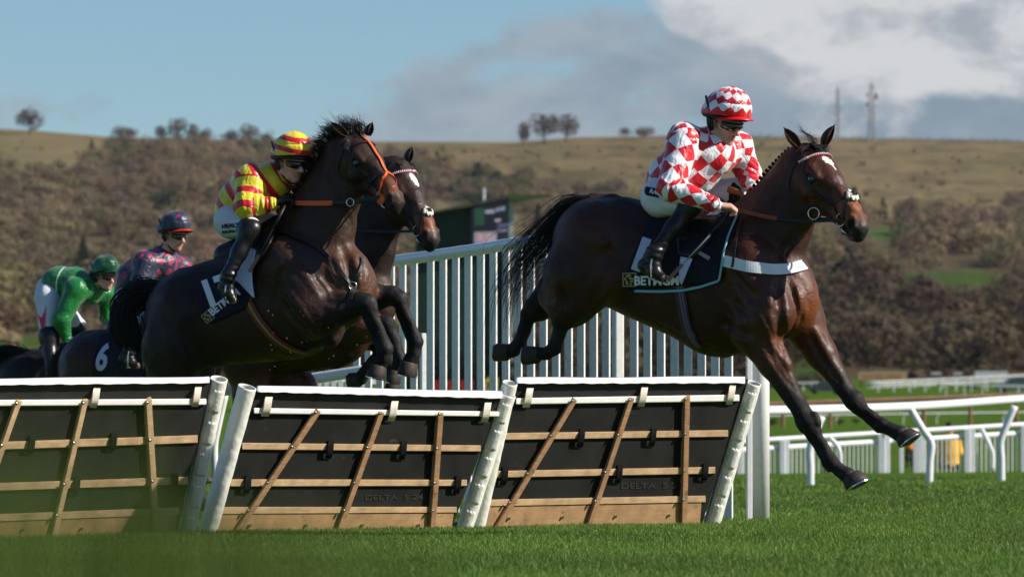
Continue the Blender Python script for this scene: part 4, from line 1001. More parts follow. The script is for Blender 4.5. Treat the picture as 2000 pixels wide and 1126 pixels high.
# ============ big dark horse at the hurdle (horse B)
def build_horse_B():
    f = Fig(37.6, 500, 24); q = f.pt; m = f.m
    root = horse_root(f, (500, 600), 'racehorse', 'big dark brown horse rising over the hurdle with knees tucked, orange stripe down its face')
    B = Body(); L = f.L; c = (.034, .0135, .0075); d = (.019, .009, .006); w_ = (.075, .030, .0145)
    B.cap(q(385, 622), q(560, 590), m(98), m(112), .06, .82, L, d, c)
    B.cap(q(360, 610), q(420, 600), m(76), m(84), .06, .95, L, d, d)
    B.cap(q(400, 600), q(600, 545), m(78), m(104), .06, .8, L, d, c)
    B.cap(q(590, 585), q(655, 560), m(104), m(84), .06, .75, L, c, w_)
    B.cap(q(520, 520), q(590, 470), m(42), m(52), .06, .55, L, c, c)                            # withers
    B.cap(q(655, 545), q(680, 560), m(54), m(46), .05, .85, L, w_, w_)
    B.chain([q(585, 520), q(622, 446), q(652, 376), q(682, 312)], [m(96), m(73), m(55), m(45)], k=.06, w=.62, L=L, cs=[c, c, c, d])
    B.cap(q(570, 440), q(655, 288), m(30), m(20), .05, .7, L, c, d)
    B.cap(q(640, 500), q(676, 520), m(42), m(34), .05, .9, L, w_, w_)
    # shoulders
    B.cap(q(560, 520, .18), q(608, 600, .2), m(60), m(52), .05, .85, L, c, c)
    B.cap(q(608, 600, .2), q(624, 622, .2), m(50), m(40), .04, 1, L, c, c)
    B.cap(q(690, 530, -.18), q(700, 570, -.18), m(26), m(30), .05, 1, L, w_, c)
    B.cap(q(575, 640, .1), q(640, 650, .1), m(40), m(30), .06, 1, L, d, d)
    # near foreleg, folded at the knee
    B.chain([q(618, 615, .2), q(662, 604, .2), q(704, 592, .2)], [m(43), m(31), m(21)], k=.035, cs=[c, d, BLK])
    B.chain([q(704, 592, .2), q(716, 594, .2), q(724, 608, .2)], [m(21), m(20), m(15)], k=.02, cs=[BLK]*3)
    B.chain([q(722, 604, .2), q(741, 643, .2), q(753, 680, .2)], [m(13), m(10), m(15)], k=.010, cs=[BLK]*3)
    B.chain([q(712, 612, .21), q(728, 650, .21), q(742, 684, .21)], [m(8), m(6), m(8)], k=.006, cs=[BLK]*3)
    B.cap(q(722, 588, .21), q(730, 602, .21), m(10), m(8), .012, 1, None, BLK)
    B.chain([q(752, 682, .2), q(750, 700, .2), q(742, 712, .2)], [m(15), m(13), m(15)], k=.015, cs=[BLK]*3)
    # far foreleg
    B.chain([q(690, 590, -.18), q(735, 580, -.18), q(768, 577, -.18)], [m(36), m(24), m(18.5)], k=.035, cs=[c, d, BLK])
    B.chain([q(768, 577, -.18), q(780, 584, -.18), q(786, 600, -.18)], [m(18.5), m(17), m(13.5)], k=.02, cs=[BLK]*3)
    B.chain([q(785, 598, -.18), q(803, 633, -.18), q(813, 666, -.18)], [m(11.5), m(9), m(14)], k=.010, cs=[BLK]*3)
    B.chain([q(777, 606, -.17), q(791, 642, -.17), q(803, 670, -.17)], [m(7), m(5.4), m(7.5)], k=.006, cs=[BLK]*3)
    B.chain([q(812, 668, -.18), q(808, 690, -.18), q(802, 704, -.18)], [m(14.5), m(13), m(16)], k=.015, cs=[BLK]*3)
    # hindquarters and hind legs pushing off behind the hurdle
    B.cap(q(372, 608, .1), q(342, 680, .15), m(74), m(66), .06, 1, None, d, d)
    B.cap(q(372, 608, -.1), q(360, 680, -.15), m(70), m(60), .06, 1, None, d, d)
    B.chain([q(342, 680, .15), q(332, 760, .15), q(318, 812, .15), q(300, 850, .15)], [m(62), m(44), m(26), m(19)], k=.04, cs=[d, d, d, BLK])
    B.chain([q(300, 850, .15), q(320, 910, .15), q(330, 960, .15), q(345, 985, .15)], [m(17), m(12), m(15), m(14)], k=.02, cs=[BLK]*4)
    B.chain([q(372, 680, -.15), q(372, 760, -.15), q(352, 830, -.15)], [m(60), m(42), m(20)], k=.04, cs=[d, d, BLK])
    B.chain([q(352, 830, -.15), q(372, 900, -.15), q(382, 950, -.15), q(396, 975, -.15)], [m(17), m(12), m(15), m(14)], k=.02, cs=[BLK]*4)
    B.chain([q(362, 540), q(335, 556), q(304, 582)], [m(18), m(16), m(12)], k=.03, cs=[d, BLK, BLK])
    # grooves
    B.cap(q(540, 600, .38), q(572, 668, .36), m(14), m(12), .05, 1, None, c, sub=True)
    B.cap(q(610, 520, .30), q(650, 570, .28), m(9), m(9), .05, 1, None, c, sub=True)
    for pts, r_, dp in (([(556, 519), (545, 555), (540, 590)], .03, .010), ([(552, 592), (578, 630), (607, 655)], .028, .010), ([(592, 676), (630, 668), (662, 652)], .022, .010), ([(668, 480), (680, 520), (690, 560)], .026, .012), ([(640, 590), (672, 590)], .012, .005), ([(352, 640), (372, 680), (380, 715)], .03, .010)):
        relief(B, pts, r_, dp, .03)
    for pts, r_, dp in (([(560, 500), (600, 540), (622, 580)], .032, .009), ([(556, 560), (584, 600), (606, 630)], .03, .008), ([(693, 495), (700, 530), (704, 560)], .024, .010), ([(620, 540), (640, 566), (648, 585)], .006, .004), ([(640, 520), (654, 548)], .006, .004), ([(655, 500), (668, 535)], .02, .006)):
        relief(B, pts, r_, dp, .02, True)
    H = Frame(q(702, 268), 48, 41, 0, 1.06)
    head_prims(B, H, (.030, .0125, .0075), (.011, .008, .0075), (.12, .034, .012))
    B.cap(q(678, 310), H(.06, 0, -.12), m(48), .08, .05, .75, L, c, c)
    v, fc = B.mesh(.0088, smooth=2, disp=muscle(22))
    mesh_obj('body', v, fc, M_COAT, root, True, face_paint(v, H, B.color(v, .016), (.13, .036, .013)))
    eyes(H, root)
    ear_mesh(H, 1, (-.14, .15, .0), (-.022, .080, -.004), par=root, col=(.04, .018, .011)); ear_mesh(H, -1, (-.049, .08, .089), (.008, .066, .022), par=root, col=(.02, .011, .009))
    hoof(q(741, 712, .2), q(736, 736, .2), m(16), m(21), np.array([-.4, -.3, -1.]), root); hoof(q(801, 706, -.18), q(797, 732, -.18), m(17), m(21), np.array([-.4, -.3, -1.]), root)
    hoof(q(346, 986, .15), q(352, 1006, .15), m(15), m(20), f.Fh, root); hoof(q(397, 976, -.15), q(402, 996, -.15), m(15), m(20), f.Fh, root)
    r = np.random.default_rng(5); paths = []
    # tail: heavy bunched hair swinging back and down
    for i in range(900):
        a, b = r.normal(0, 1, 2); t = r.random()
        s0 = np.array([345-60*t, 548+14*t+abs(a)*5]); p1 = np.array([268+a*15, 574+b*11+abs(a)*3]); p2 = np.array([240+a*13, 606+b*8]); p3 = np.array([242+a*15, 640+b*8]); p4 = np.array([262+a*15, 674+b*8])
        q2 = resample([s0, p1, p2, p3, p4][:5 if t > .25 else 4], 12); q2[:, 0] = np.maximum(q2[:, 0], 214+r.random()*8)
        paths.append(q(q2[:, 0], q2[:, 1], r.normal(0, .05)*np.linspace(.6, 1.3, 12)))
    hair_tufts(paths, r.uniform(.003, .006, 900), 'tail', M_HAIR, root)
    paths = []
    # loose mane blown back along the crest, and the forelock flying up between the ears
    for i in range(620):
        t = r.random(); a, b = r.normal(0, 1, 2); bx = 560+t*104; by = 408-t*148-14*math.sin(t*3)
        e = np.array([bx-11-7*abs(a)-9*t, by-4-13*abs(b)*(t+.2)+9*(1-t)]); mid = np.array([(bx+e[0])/2-2, (by+e[1])/2-8])
        q2 = resample([[bx+6, by+8], mid, e], 8); paths.append(q(q2[:, 0], q2[:, 1], r.normal(.03, .03)*np.linspace(.5, 1.3, 8)))
    hair_tufts(paths, .0028, 'mane', M_HAIR, root)
    paths = []
    for i in range(190):
        a, b = r.normal(0, 1, 2); bx = 668+r.random()*42; by = 262+2*a
        e = np.array([bx-16+20*r.random()-6*abs(a), by-22-18*r.random()]); mid = np.array([bx-4+4*b, by-20])
        if r.random() < .3: e = np.array([bx+16, by-8+4*a])
        q2 = resample([[bx, by+8], mid, e], 7); paths.append(q(q2[:, 0], q2[:, 1], r.normal(0, .02)*np.ones(7)))
    hair_tufts(paths, .0022, 'forelock', M_HAIR, root)
    cp = bridle(B, H, root, M_STRAP, 'plain', 'flash', False)
    g = lambda l: np.array([H(*z) for z in l])
    o = strap(B, g([(.0, .0, .03), (.15, 0, .02), (.28, 0, .01), (.345, 0, .005)]), .017, off=.007, n=24)
    for s in (1, -1): strap(B, g([(.345, 0, .005), (.40, s*.045, -.04), (.43, s*.062, -.095), (.44, s*.065, -.12)]), .017, off=.008, n=18, mb=o)
    o.build('orange_face_strap', M_ORANGE, cp)
    c0 = B.hug(H(.445, .07, -.135)[None], .008)[0]
    MB().blob(c0, [.043, .006, .050], 20, 8, rot=H.rot()).build('orange_bit_guard', M_ORANGE, cp, True)
    return f, B, H, root
# ============ horse C: only head, neck, breast, forelegs and parts of the hind legs show
def build_horse_C():
    f = Fig(40.3, 620, 24); q = f.pt; m = f.m
    root = horse_root(f, (620, 640), 'racehorse', 'bay horse with a white star galloping on the far side of the big dark horse')
    B = Body(); L = f.L; c = (.03, .0105, .0055); d = (.016, .007, .005)
    B.cap(q(500, 645), q(640, 622), m(86), m(100), .06, .8, L, c, c)
    B.cap(q(650, 600), q(712, 590), m(88), m(66), .06, .75, L, c, c)
    B.chain([q(670, 570), q(708, 490), q(738, 420), q(768, 356)], [m(84), m(64), m(52), m(44)], k=.06, w=.6, L=L, cs=[c, d, d, d])
    B.cap(q(716, 560), q(728, 572), m(46), m(38), .05, .8, L, (.10, .035, .016))
    B.cap(q(640, 560, .17), q(690, 630, .18), m(50), m(44), .05, .9, L, c, c)
    B.chain([q(690, 640, .17), q(726, 640, .17), q(756, 634, .17)], [m(36), m(26), m(18)], k=.03, cs=[c, (.1, .035, .015), BLK])
    B.chain([q(756, 634, .17), q(772, 664, .17), q(782, 700, .17), q(774, 722, .17)], [m(16), m(11), m(13), m(13)], k=.02, cs=[BLK]*4)
    B.chain([q(705, 650, -.17), q(742, 672, -.17), q(760, 700, -.17), q(770, 742, -.17)], [m(30), m(18), m(12), m(13)], k=.03, cs=[c, BLK, BLK, BLK])
    B.chain([q(745, 690, .02), q(716, 722, .02), q(704, 738, .02)], [m(14), m(12), m(14)], k=.02, cs=[BLK]*3)
    for l, x in ((.15, 0), (-.15, 96)):
        B.chain([q(488, 640, l), q(484+x*.5, 700, l), q(490+x, 760, l), q(470+x, 830, l)], [m(72), m(52), m(34), m(18)], k=.05, cs=[c, c, (.10, .036, .016), BLK])
        B.chain([q(470+x, 830, l), q(490+x, 900, l), q(500+x, 940, l), q(515+x, 955, l)], [m(16), m(11), m(13), m(13)], k=.02, cs=[BLK]*4)
    H = Frame(q(785, 322), 49, 50, 0, 1.15)
    head_prims(B, H, (.032, .0125, .007), (.012, .008, .0075), (.12, .036, .013))
    B.cap(q(766, 350), H(.06, 0, -.12), m(42), .08, .05, .75, L, d, c)
    v, fc = B.mesh(.0095, smooth=2, disp=muscle(23)); col = face_paint(v, H, B.color(v, .016), (.14, .038, .013))
    loc = (v-H.o)@H.rot()/H.k
    star = (((loc[:, 0]-.145)/.050)**2+((loc[:, 1]+.002+.2*(loc[:, 0]-.13))/.022)**2 < 1) & (loc[:, 2] > -.035)
    col[star] = (.75, .72, .68); mesh_obj('body', v, fc, M_COAT, root, True, col); eyes(H, root)
    ear_mesh(H, 1, (-.12, .085, -.075), par=root, col=(.04, .018, .012)); ear_mesh(H, -1, (-.071, .05, .0955), (-.006, .052, .018), par=root, col=(.02, .011, .009))
    hoof(q(773, 722, .17), q(766, 745, .17), m(14), m(18), np.array([-.4, -.3, -1.]), root); hoof(q(704, 739, .02), q(684, 742, .02), m(14), m(18), np.array([.2, 0, -1.]), root)
    hoof(q(770, 742, -.17), q(768, 760, -.17), m(13), m(17), np.array([-.4, -.3, -1.]), root)
    for l, x in ((.15, 0), (-.15, 96)): hoof(q(516+x, 956, l), q(520+x, 974, l), m(13), m(18), f.Fh, root)
    r = np.random.default_rng(8); paths = []
    for i in range(200):
        a = r.normal(0, 1); t = r.random(); bx = 700+t*66; by = 420-t*100
        q2 = resample([[bx, by], [bx-6, by-6], [bx-14+2*a, by+3+4*a]], 6); paths.append(q(q2[:, 0], q2[:, 1], r.normal(0, .02)*np.ones(6)))
    for i in range(70):
        a = r.normal(0, 1); paths.append(resample([H(0, .03*a, .02), H(.03, .03*a, .035), H(.08, .025*a, .02)], 6))
    hair_tufts(np.array([resample(p_, 6) for p_ in paths]), .0028, 'mane', M_HAIR, root)
    bridle(B, H, root, M_STRAP, 'teeth', 'cross', True)
    return f, B, H, root
# ============ horses D and E at the left, mostly behind the first panel
def build_horse_D():
    f = Fig(46.5, 230, 22); q = f.pt; m = f.m
    root = horse_root(f, (230, 700), 'racehorse', 'brown horse carrying a number 6 cloth behind the left-hand hurdle panel')
    B = Body(); L = f.L; c = (.03, .011, .006); d = (.014, .007, .005)
    B.cap(q(190, 722), q(330, 722), m(76), m(88), .06, .82, L, c, c); B.cap(q(185, 715), q(250, 715), m(68), m(72), .06, 1, L, c, c)
    B.cap(q(330, 715), q(385, 710), m(86), m(66), .06, .75, L, c, c)
    B.chain([q(375, 690), q(430, 620), q(470, 580)], [m(70), m(52), m(38)], k=.06, w=.6, L=L, cs=[c, c, c])
    for l in (.14, -.14):
        B.chain([q(180, 715, l), q(160, 780, l), q(165, 830, l), q(140, 880, l)], [m(58), m(52), m(30), m(15)], k=.05, cs=[c, c, c, BLK])
        B.chain([q(140, 880, l), q(150, 930, l), q(165, 965, l)], [m(14), m(10), m(12)], k=.02, cs=[BLK]*3)
        B.chain([q(370, 750, l), q(400, 800, l), q(400, 850, l), q(390, 890, l), q(395, 925, l)], [m(40), m(24), m(15), m(11), m(12)], k=.03, cs=[c, c, BLK, BLK, BLK])
    H = Frame(q(478, 560), 30, 40, 0, 1.0); head_prims(B, H, c, d, c)
    v, fc = B.mesh(.015, smooth=2); mesh_obj('body', v, fc, M_COAT, root, True, B.color(v, .016)); eyes(H, root)
    ear_mesh(H, 1, (-.12, .08, .03), par=root); ear_mesh(H, -1, (-.12, .08, .03), par=root)
    for l in (.14, -.14): hoof(q(166, 966, l), q(170, 984, l), m(12), m(16), f.Fh, root, False); hoof(q(396, 927, l), q(400, 944, l), m(12), m(16), f.Fh, root, False)
    r = np.random.default_rng(18); paths = []
    for i in range(300):
        a, b = r.normal(0, 1, 2); q2 = resample([[150+10*b, 668], [125+8*a, 690], [115+10*a, 740], [110+12*a, 800]], 8); paths.append(q(q2[:, 0], q2[:, 1], r.normal(0, .04)*np.ones(8)))
    hair_tufts(paths, .004, 'tail', M_HAIR, root)
    return f, B, H, root
def build_horse_E():
    f = Fig(51., 60, 22); q = f.pt; m = f.m
    root = horse_root(f, (60, 740), 'racehorse', 'black horse furthest left and last of the string, tail streaming out of the frame')
    B = Body(); L = f.L; c = (.009, .007, .006)
    B.cap(q(60, 756), q(190, 750), m(70), m(80), .06, .82, L, c, c); B.cap(q(50, 745), q(110, 738), m(58), m(58), .06, 1, L, c, c)
    B.cap(q(190, 745), q(240, 740), m(76), m(60), .06, .75, L, c, c); B.chain([q(235, 720), q(285, 660)], [m(60), m(38)], k=.06, w=.6, L=L, cs=[c, c])
    for l in (.14, -.14):
        B.chain([q(50, 750, l), q(40, 810, l), q(45, 850, l), q(25, 890, l), q(35, 935, l)], [m(52), m(44), m(26), m(13), m(11)], k=.04, cs=[c]*5)
        B.chain([q(235, 770, l), q(255, 830, l), q(255, 880, l), q(250, 930, l)], [m(34), m(18), m(12), m(11)], k=.03, cs=[c]*4)
    H = Frame(q(292, 650), 30, 45, 0, 1.0); head_prims(B, H, c, c, c)
    v, fc = B.mesh(.017, smooth=2); mesh_obj('body', v, fc, M_COAT, root, True, B.color(v, .016)); eyes(H, root)
    ear_mesh(H, 1, (-.12, .08, .03), par=root); ear_mesh(H, -1, (-.12, .08, .03), par=root)
    r = np.random.default_rng(19); paths = []
    for i in range(420):
        a, b = r.normal(0, 1, 2); t = r.random()
        q2 = resample([[60+30*t, 694+4*a], [22+10*a, 690+8*b], [-8+8*a, 700+14*b], [-30-30*t, 706+26*b]], 9); paths.append(q(q2[:, 0], q2[:, 1], r.normal(0, .05)*np.ones(9)))
    hair_tufts(paths, .0035, 'tail', M_HAIR, root)
    return f, B, H, root
HA = build_horse_A(); HB = build_horse_B(); HC = build_horse_C(); HD = build_horse_D(); HE = build_horse_E()
# ------------------------------------------------------------------ tack
M_CLOTH_BLACK = mat('cloth_black', (.012, .013, .018), .75, .2, bump=(30, .4, .01)); M_CLOTH_NAVY = mat('cloth_navy', (.010, .014, .030), .75, .2, bump=(26, .5, .012))
M_LAV = mat('cloth_number_white', (.52, .54, .70), .7, .2); M_LBLUE = mat('light_blue_piping', (.22, .45, .55), .6, .3); M_GOLD = mat('gold_print', (.42, .34, .16), .6, .3)
M_WCLOTH = mat('white_weight_cloth', (.62, .65, .80), .7, .2, bump=(22, .8, .02)); M_BOOT = mat('boot_leather', (.009, .009, .010), .34, .4, noise=(20, .2), bump=(18, .35, .008))
M_WHITEPRINT = mat('white_print', (.78, .79, .84), .6, .3)
def stripe_mat(name, cols, axis=0, scale=1):
    m = bpy.data.materials.new(name); m.use_nodes = True; nt = m.node_tree; N = nt.nodes; L = nt.links; b = N['Principled BSDF']; b.inputs['Roughness'].default_value = .7
    a = N.new('ShaderNodeAttribute'); a.attribute_name = 'across'; r = N.new('ShaderNodeValToRGB'); L.new(a.outputs['Fac'], r.inputs[0]); r.color_ramp.interpolation = 'CONSTANT'
    e = r.color_ramp.elements; n = len(cols); e[0].position = 0; e[0].color = (*cols[0], 1); e[1].position = 1/n; e[1].color = (*cols[1], 1)
    for i in range(2, n): k = e.new(i/n); k.color = (*cols[i], 1)
    L.new(r.outputs[0], b.inputs['Base Color']); return m
def webbing(name, pts, nrm, w, cols, parent, t=.004):
    """striped strap, stripes run along it"""
    pts = np.asarray(pts); nrm = np.asarray(nrm); nrm = nrm/np.linalg.norm(nrm, axis=1)[:, None]; T = np.gradient(pts, axis=0); S = np.cross(nrm, T); S /= np.linalg.norm(S, axis=1)[:, None]
    k = 9; u = np.linspace(0, 1, k); g = pts[:, None]+S[:, None]*((u-.5)*w)[None, :, None]+nrm[:, None]*t
    n = len(pts); i = (np.arange(n-1)[:, None]*k+np.arange(k-1)[None]).ravel(); f = np.stack([i, i+1, i+k+1, i+k], 1)
    o = mesh_obj(name, g.reshape(-1, 3), f, stripe_mat(name, cols), parent, True, attrs={'across': np.tile(u, n)}); sm = o.modifiers.new('solid', 'SOLIDIFY'); sm.thickness = t; sm.offset = 0; return o
def px_path(B, pts, n, off=.006):
    q = resample(np.array(pts, float), n); X, hit = B.march(q[:, 0], q[:, 1], off, 25, 60); return X[hit]
def drape(B, left, right, nu, nv, off=.010, wob=0):
    l = resample(np.array(left, float), nv); r = resample(np.array(right, float), nv); u = np.linspace(0, 1, nu)
    g = l[:, None]*(1-u)[None, :, None]+r[:, None]*u[None, :, None]
    X, hit = B.march(g[..., 0], g[..., 1], off, 25, 60)
    # points beyond the silhouette take the depth of the nearest hit in their column
    for j in range(nu):
        hs = np.where(hit[:, j])[0]
        if len(hs):
            for i in range(nv):
                if not hit[i, j]: k = hs[np.argmin(abs(hs-i))]; X[i, j] = P(g[i, j, 0], g[i, j, 1], X[k, j, 1])
    return X
def sheet(name, X, m, parent, t=.006, f=None, both=False):
    nv, nu = X.shape[:2]; v = X.reshape(-1, 3); i = (np.arange(nv-1)[:, None]*nu+np.arange(nu-1)[None]).ravel(); fc = np.stack([i, i+nu, i+nu+1, i+1], 1)
    if both and f is not None:
        o = f.pt(f.x0, 500, 0); v2 = v-2*((v-o)@f.L)[:, None]*f.L; n = len(v); fc2 = fc[:, ::-1]+n; j = np.arange(nu-1); top = np.stack([j, j+1, j+1+n, j+n], 1)
        v = np.concatenate([v, v2]); fc = np.concatenate([fc, fc2, top])
    ob = mesh_obj(name, v, fc, m, parent, True); s = ob.modifiers.new('solid', 'SOLIDIFY'); s.thickness = t; s.offset = 1; return ob
def text_faces(body, bold=.02, font=None):
    c = bpy.data.curves.new('lettering', 'FONT'); c.body = body; c.size = 1; c.offset = bold; c.resolution_u = 4; c.align_x = 'LEFT'
    o = bpy.data.objects.new('lettering', c); COL.objects.link(o); dg = bpy.context.evaluated_depsgraph_get(); dg.update(); me = o.evaluated_get(dg).to_mesh()
    v = np.array([w.co[:2] for w in me.vertices]); f = [tuple(p.vertices) for p in me.polygons]; o.evaluated_get(dg).to_mesh_clear(); bpy.data.objects.remove(o); bpy.data.curves.remove(c); return v, f
def finer(v, f, L):
    """triangulate and split until no edge is longer than L"""
    import bmesh
    bm = bmesh.new(); vs = [bm.verts.new((a, b, 0)) for a, b in v]
    for p in f:
        try: bm.faces.new([vs[i] for i in p])
        except ValueError: pass
    for _ in range(7):
        bmesh.ops.triangulate(bm, faces=bm.faces[:]); e = [x for x in bm.edges if x.calc_length() > L]
        if not e: break
        bmesh.ops.subdivide_edges(bm, edges=e, cuts=1)
    bmesh.ops.triangulate(bm, faces=bm.faces[:]); bm.verts.index_update(); v2 = np.array([w.co[:2] for w in bm.verts]); f2 = [tuple(w.index for w in p.verts) for p in bm.faces]; bm.free(); return v2, f2
def px_text(B, txt, x, y, h, rot, mat_, parent, name='lettering', off=.020, bold=.02, width=1.0, shear=0, mapfn=None):
    """text with baseline start at photo (x,y), cap height h px, rotated rot degrees anticlockwise"""
    v, f = text_faces(txt, bold); v = v/.70*h; v, f = finer(v, f, 5.0); v[:, 0] = v[:, 0]*width+v[:, 1]*shear; a = R(rot)
    px_ = x+v[:, 0]*math.cos(a)-v[:, 1]*math.sin(a); py_ = y-v[:, 0]*math.sin(a)-v[:, 1]*math.cos(a)
    if mapfn: X = mapfn(px_, py_)
    else: X, hit = B.march(px_, py_, off, 25, 60)
    o = mesh_obj(name, X, f, mat_, parent); s = o.modifiers.new('solid', 'SOLIDIFY'); s.thickness = .002; s.offset = 0; return o
def px_poly(B, polys, mat_, parent, name, off=.02, mapfn=None):
    v = []; f = []
    for p in polys:
        p = np.array(p, float); n0 = len(v); X = mapfn(p[:, 0], p[:, 1]) if mapfn else B.march(p[:, 0], p[:, 1], off, 25, 60)[0]; v += list(X); f.append(tuple(range(n0, n0+len(p))))
    return mesh_obj(name, np.array(v), f, mat_, parent)
def rein(a, hand, root_bridle, mats, sag=.02, split=.6, w=.018, name='rein'):
    a, hand = np.array(a), np.array(hand); t = np.linspace(0, 1, 16)[:, None]; q = a*(1-t)+hand*t; q[:, 2] -= sag*np.sin(t[:, 0]*math.pi)
    k = int(16*split); nn = np.tile([0, -1., .2], (16, 1))
    o = ribbon(q[:k+1], nn[:k+1], w, .005).build(name, mats[0], root_bridle)
    ribbon(q[k:], nn[k:], w*1.35, .007).build('rubber_grip', mats[1], o)
def emblem(B, cx, cy, s, rot, m, parent, off=.02):
    """square badge with a maned beast's head in gold line"""
    a = R(rot); T = lambda p: [(cx+(x*math.cos(a)-y*math.sin(a))*s, cy+(-x*math.sin(a)-y*math.cos(a))*s) for x, y in p]
    fr = [[(-.5, -.5), (.5, -.5), (.5, -.43), (-.5, -.43)], [(-.5, .43), (.5, .43), (.5, .5), (-.5, .5)], [(-.5, -.43), (-.43, -.43), (-.43, .43), (-.5, .43)], [(.43, -.43), (.5, -.43), (.5, .43), (.43, .43)]]
    hd = [[(-.3, .30), (-.1, .38), (.15, .33), (.05, .22), (-.2, .2)], [(-.36, .2), (-.24, .14), (-.22, -.1), (-.38, .0)], [(-.14, .12), (.12, .18), (.3, .08), (.28, -.02), (.05, .02)], [(.02, -.06), (.3, -.08), (.22, -.2), (.02, -.18)], [(-.3, -.14), (-.12, -.08), (-.08, -.36), (-.26, -.34)], [(.0, -.26), (.18, -.26), (.1, -.38), (-.02, -.36)]]
    px_poly(B, [T(p) for p in fr+hd], m, parent, 'emblem', off)
def stirrup(top, foot, fwd, parent, m=M_STEEL):
    top, foot = np.array(top), np.array(foot); d = np.array(fwd, float); d /= np.linalg.norm(d); side = np.cross(d, [0, 0, 1.])
    w = .05; pts = [foot-side*w, foot-side*w+(top-foot)*.6, top, foot+side*w+(top-foot)*.6, foot+side*w]
    MB().tube(resample(pts, 21), .0055, 8).bar(foot-side*w*1.05, foot+side*w*1.05, .03, .007, [0, 0, 1]).build('stirrup_iron', m, parent, True)

def tack_A():
    f, B, H, root = HA; q = f.pt
    sd = empty_part('saddle', root)
    X = drape(B, [(1268, 428), (1250, 470), (1228, 520), (1224, 567)], [(1440, 418), (1424, 455), (1413, 492), (1403, 552)], 26, 18, .010)
    for j in range(26): # hem dips in the middle
        u = j/25
    sheet('saddle_cloth', X, M_CLOTH_BLACK, sd, .006, f, True)
    for nm, pth in (('piping', [(1440, 418), (1424, 455), (1413, 492), (1409, 520), (1404, 548), (1368, 560), (1332, 567), (1290, 569), (1240, 568)]),):
        pts = np.array(pth, float); n = 60; d = np.r_[0, np.cumsum(np.linalg.norm(np.diff(pts, axis=0), axis=1))]; t = np.linspace(0, d[-1], n); pl = np.stack([np.interp(t, d, pts[:, k]) for k in (0, 1)], 1)
        Xp, hit = B.march(pl[:, 0], pl[:, 1], .020, 25, 60); MB().tube(Xp[hit], .009, 8, flat=.6).build(nm, M_LBLUE, sd, True)
    px_text(B, '1', 1218, 516, 62, -20, M_LAV, sd, 'cloth_number', .020, .04, 1.15)
    px_text(B, 'BETMGM', 1238, 556, 17, 0, M_WHITEPRINT, sd, 'lettering', .020, .035, .92)
    emblem(B, 1229.5, 546, 27, 2, M_GOLD, sd)
    Y2 = drape(B, [(1392, 412), (1360, 438), (1338, 468), (1330, 500), (1326, 548)], [(1408, 414), (1382, 445), (1366, 478), (1350, 512), (1332, 556)], 8, 22, .024); sheet('weight_cloth', Y2, M_WCLOTH, sd, .006, f, True)
    S = Body(); S.cap(q(1300, 418), q(1345, 424), .075, .06, .03, .8, f.L); S.cap(q(1345, 424), q(1400, 408), .06, .07, .03, .8, f.L)
    v, fc = S.mesh(.012, smooth=2); mesh_obj('saddle_seat', v, fc, M_BOOT, sd, True)
    Xf = drape(B, [(1325, 425), (1322, 470), (1326, 500)], [(1412, 420), (1385, 470), (1352, 505)], 10, 10, .030); sheet('saddle_flap', Xf, M_BOOT, sd, .006, f, True)
    g = px_path(B, [(1325, 545), (1332, 590), (1343, 640), (1356, 668), (1366, 678)], 26, .006); webbing('girth', g, grad(B, g), .072, [(.045, .018, .05), (.045, .018, .05), (.06, .03, .06), (.16, .12, .17), (.05, .02, .05), (.16, .12, .17), (.03, .025, .09), (.045, .018, .05)], sd)
    g = px_path(B, [(1376, 502), (1400, 506), (1430, 513), (1460, 520), (1490, 524), (1520, 526), (1548, 523), (1570, 517)], 40, .008)
    ex = B.hug(np.array([q(1578, 508, -.12), q(1574, 500, -.2), q(1560, 494, -.28)]), .008); g = np.concatenate([g, ex]); ribbon(g, grad(B, g), .064, .006).build('breast_band', M_WEB, sd)
    g = px_path(B, [(1350, 482), (1372, 497), (1386, 505)], 10, .02); ribbon(g, grad(B, g), .022, .005).build('buckle_strap', M_GREYWEB, sd)
    g = px_path(B, [(1448, 425), (1442, 450), (1436, 480), (1432, 510), (1430, 522)], 20, .014); ribbon(g, grad(B, g), .014, .004).build('neck_strap', M_STRAP, sd)
    # rein on the near side, whip held in the near hand
    rein(bit_point(B, H), q(1436, 409, .16), root, (M_STRAP, M_BROWNLEATHER), .03, .62)
    rein(bit_point(B, H, -1), q(1462, 392, -.10), root, (M_STRAP, M_BROWNLEATHER), .03, .7)
    th = np.linspace(0, 2*math.pi, 19)[:-1]; bp = q(1589, 417, .17)
    MB().tube([bp+np.array([math.cos(a)*.032, -.005, math.sin(a)*.034]) for a in th], .0035, 7, closed=True).build('rein_ring', M_STEEL, root, True)
M_GREYWEB = mat('grey_web', (.30, .30, .28), .7, .3)
tack_A()
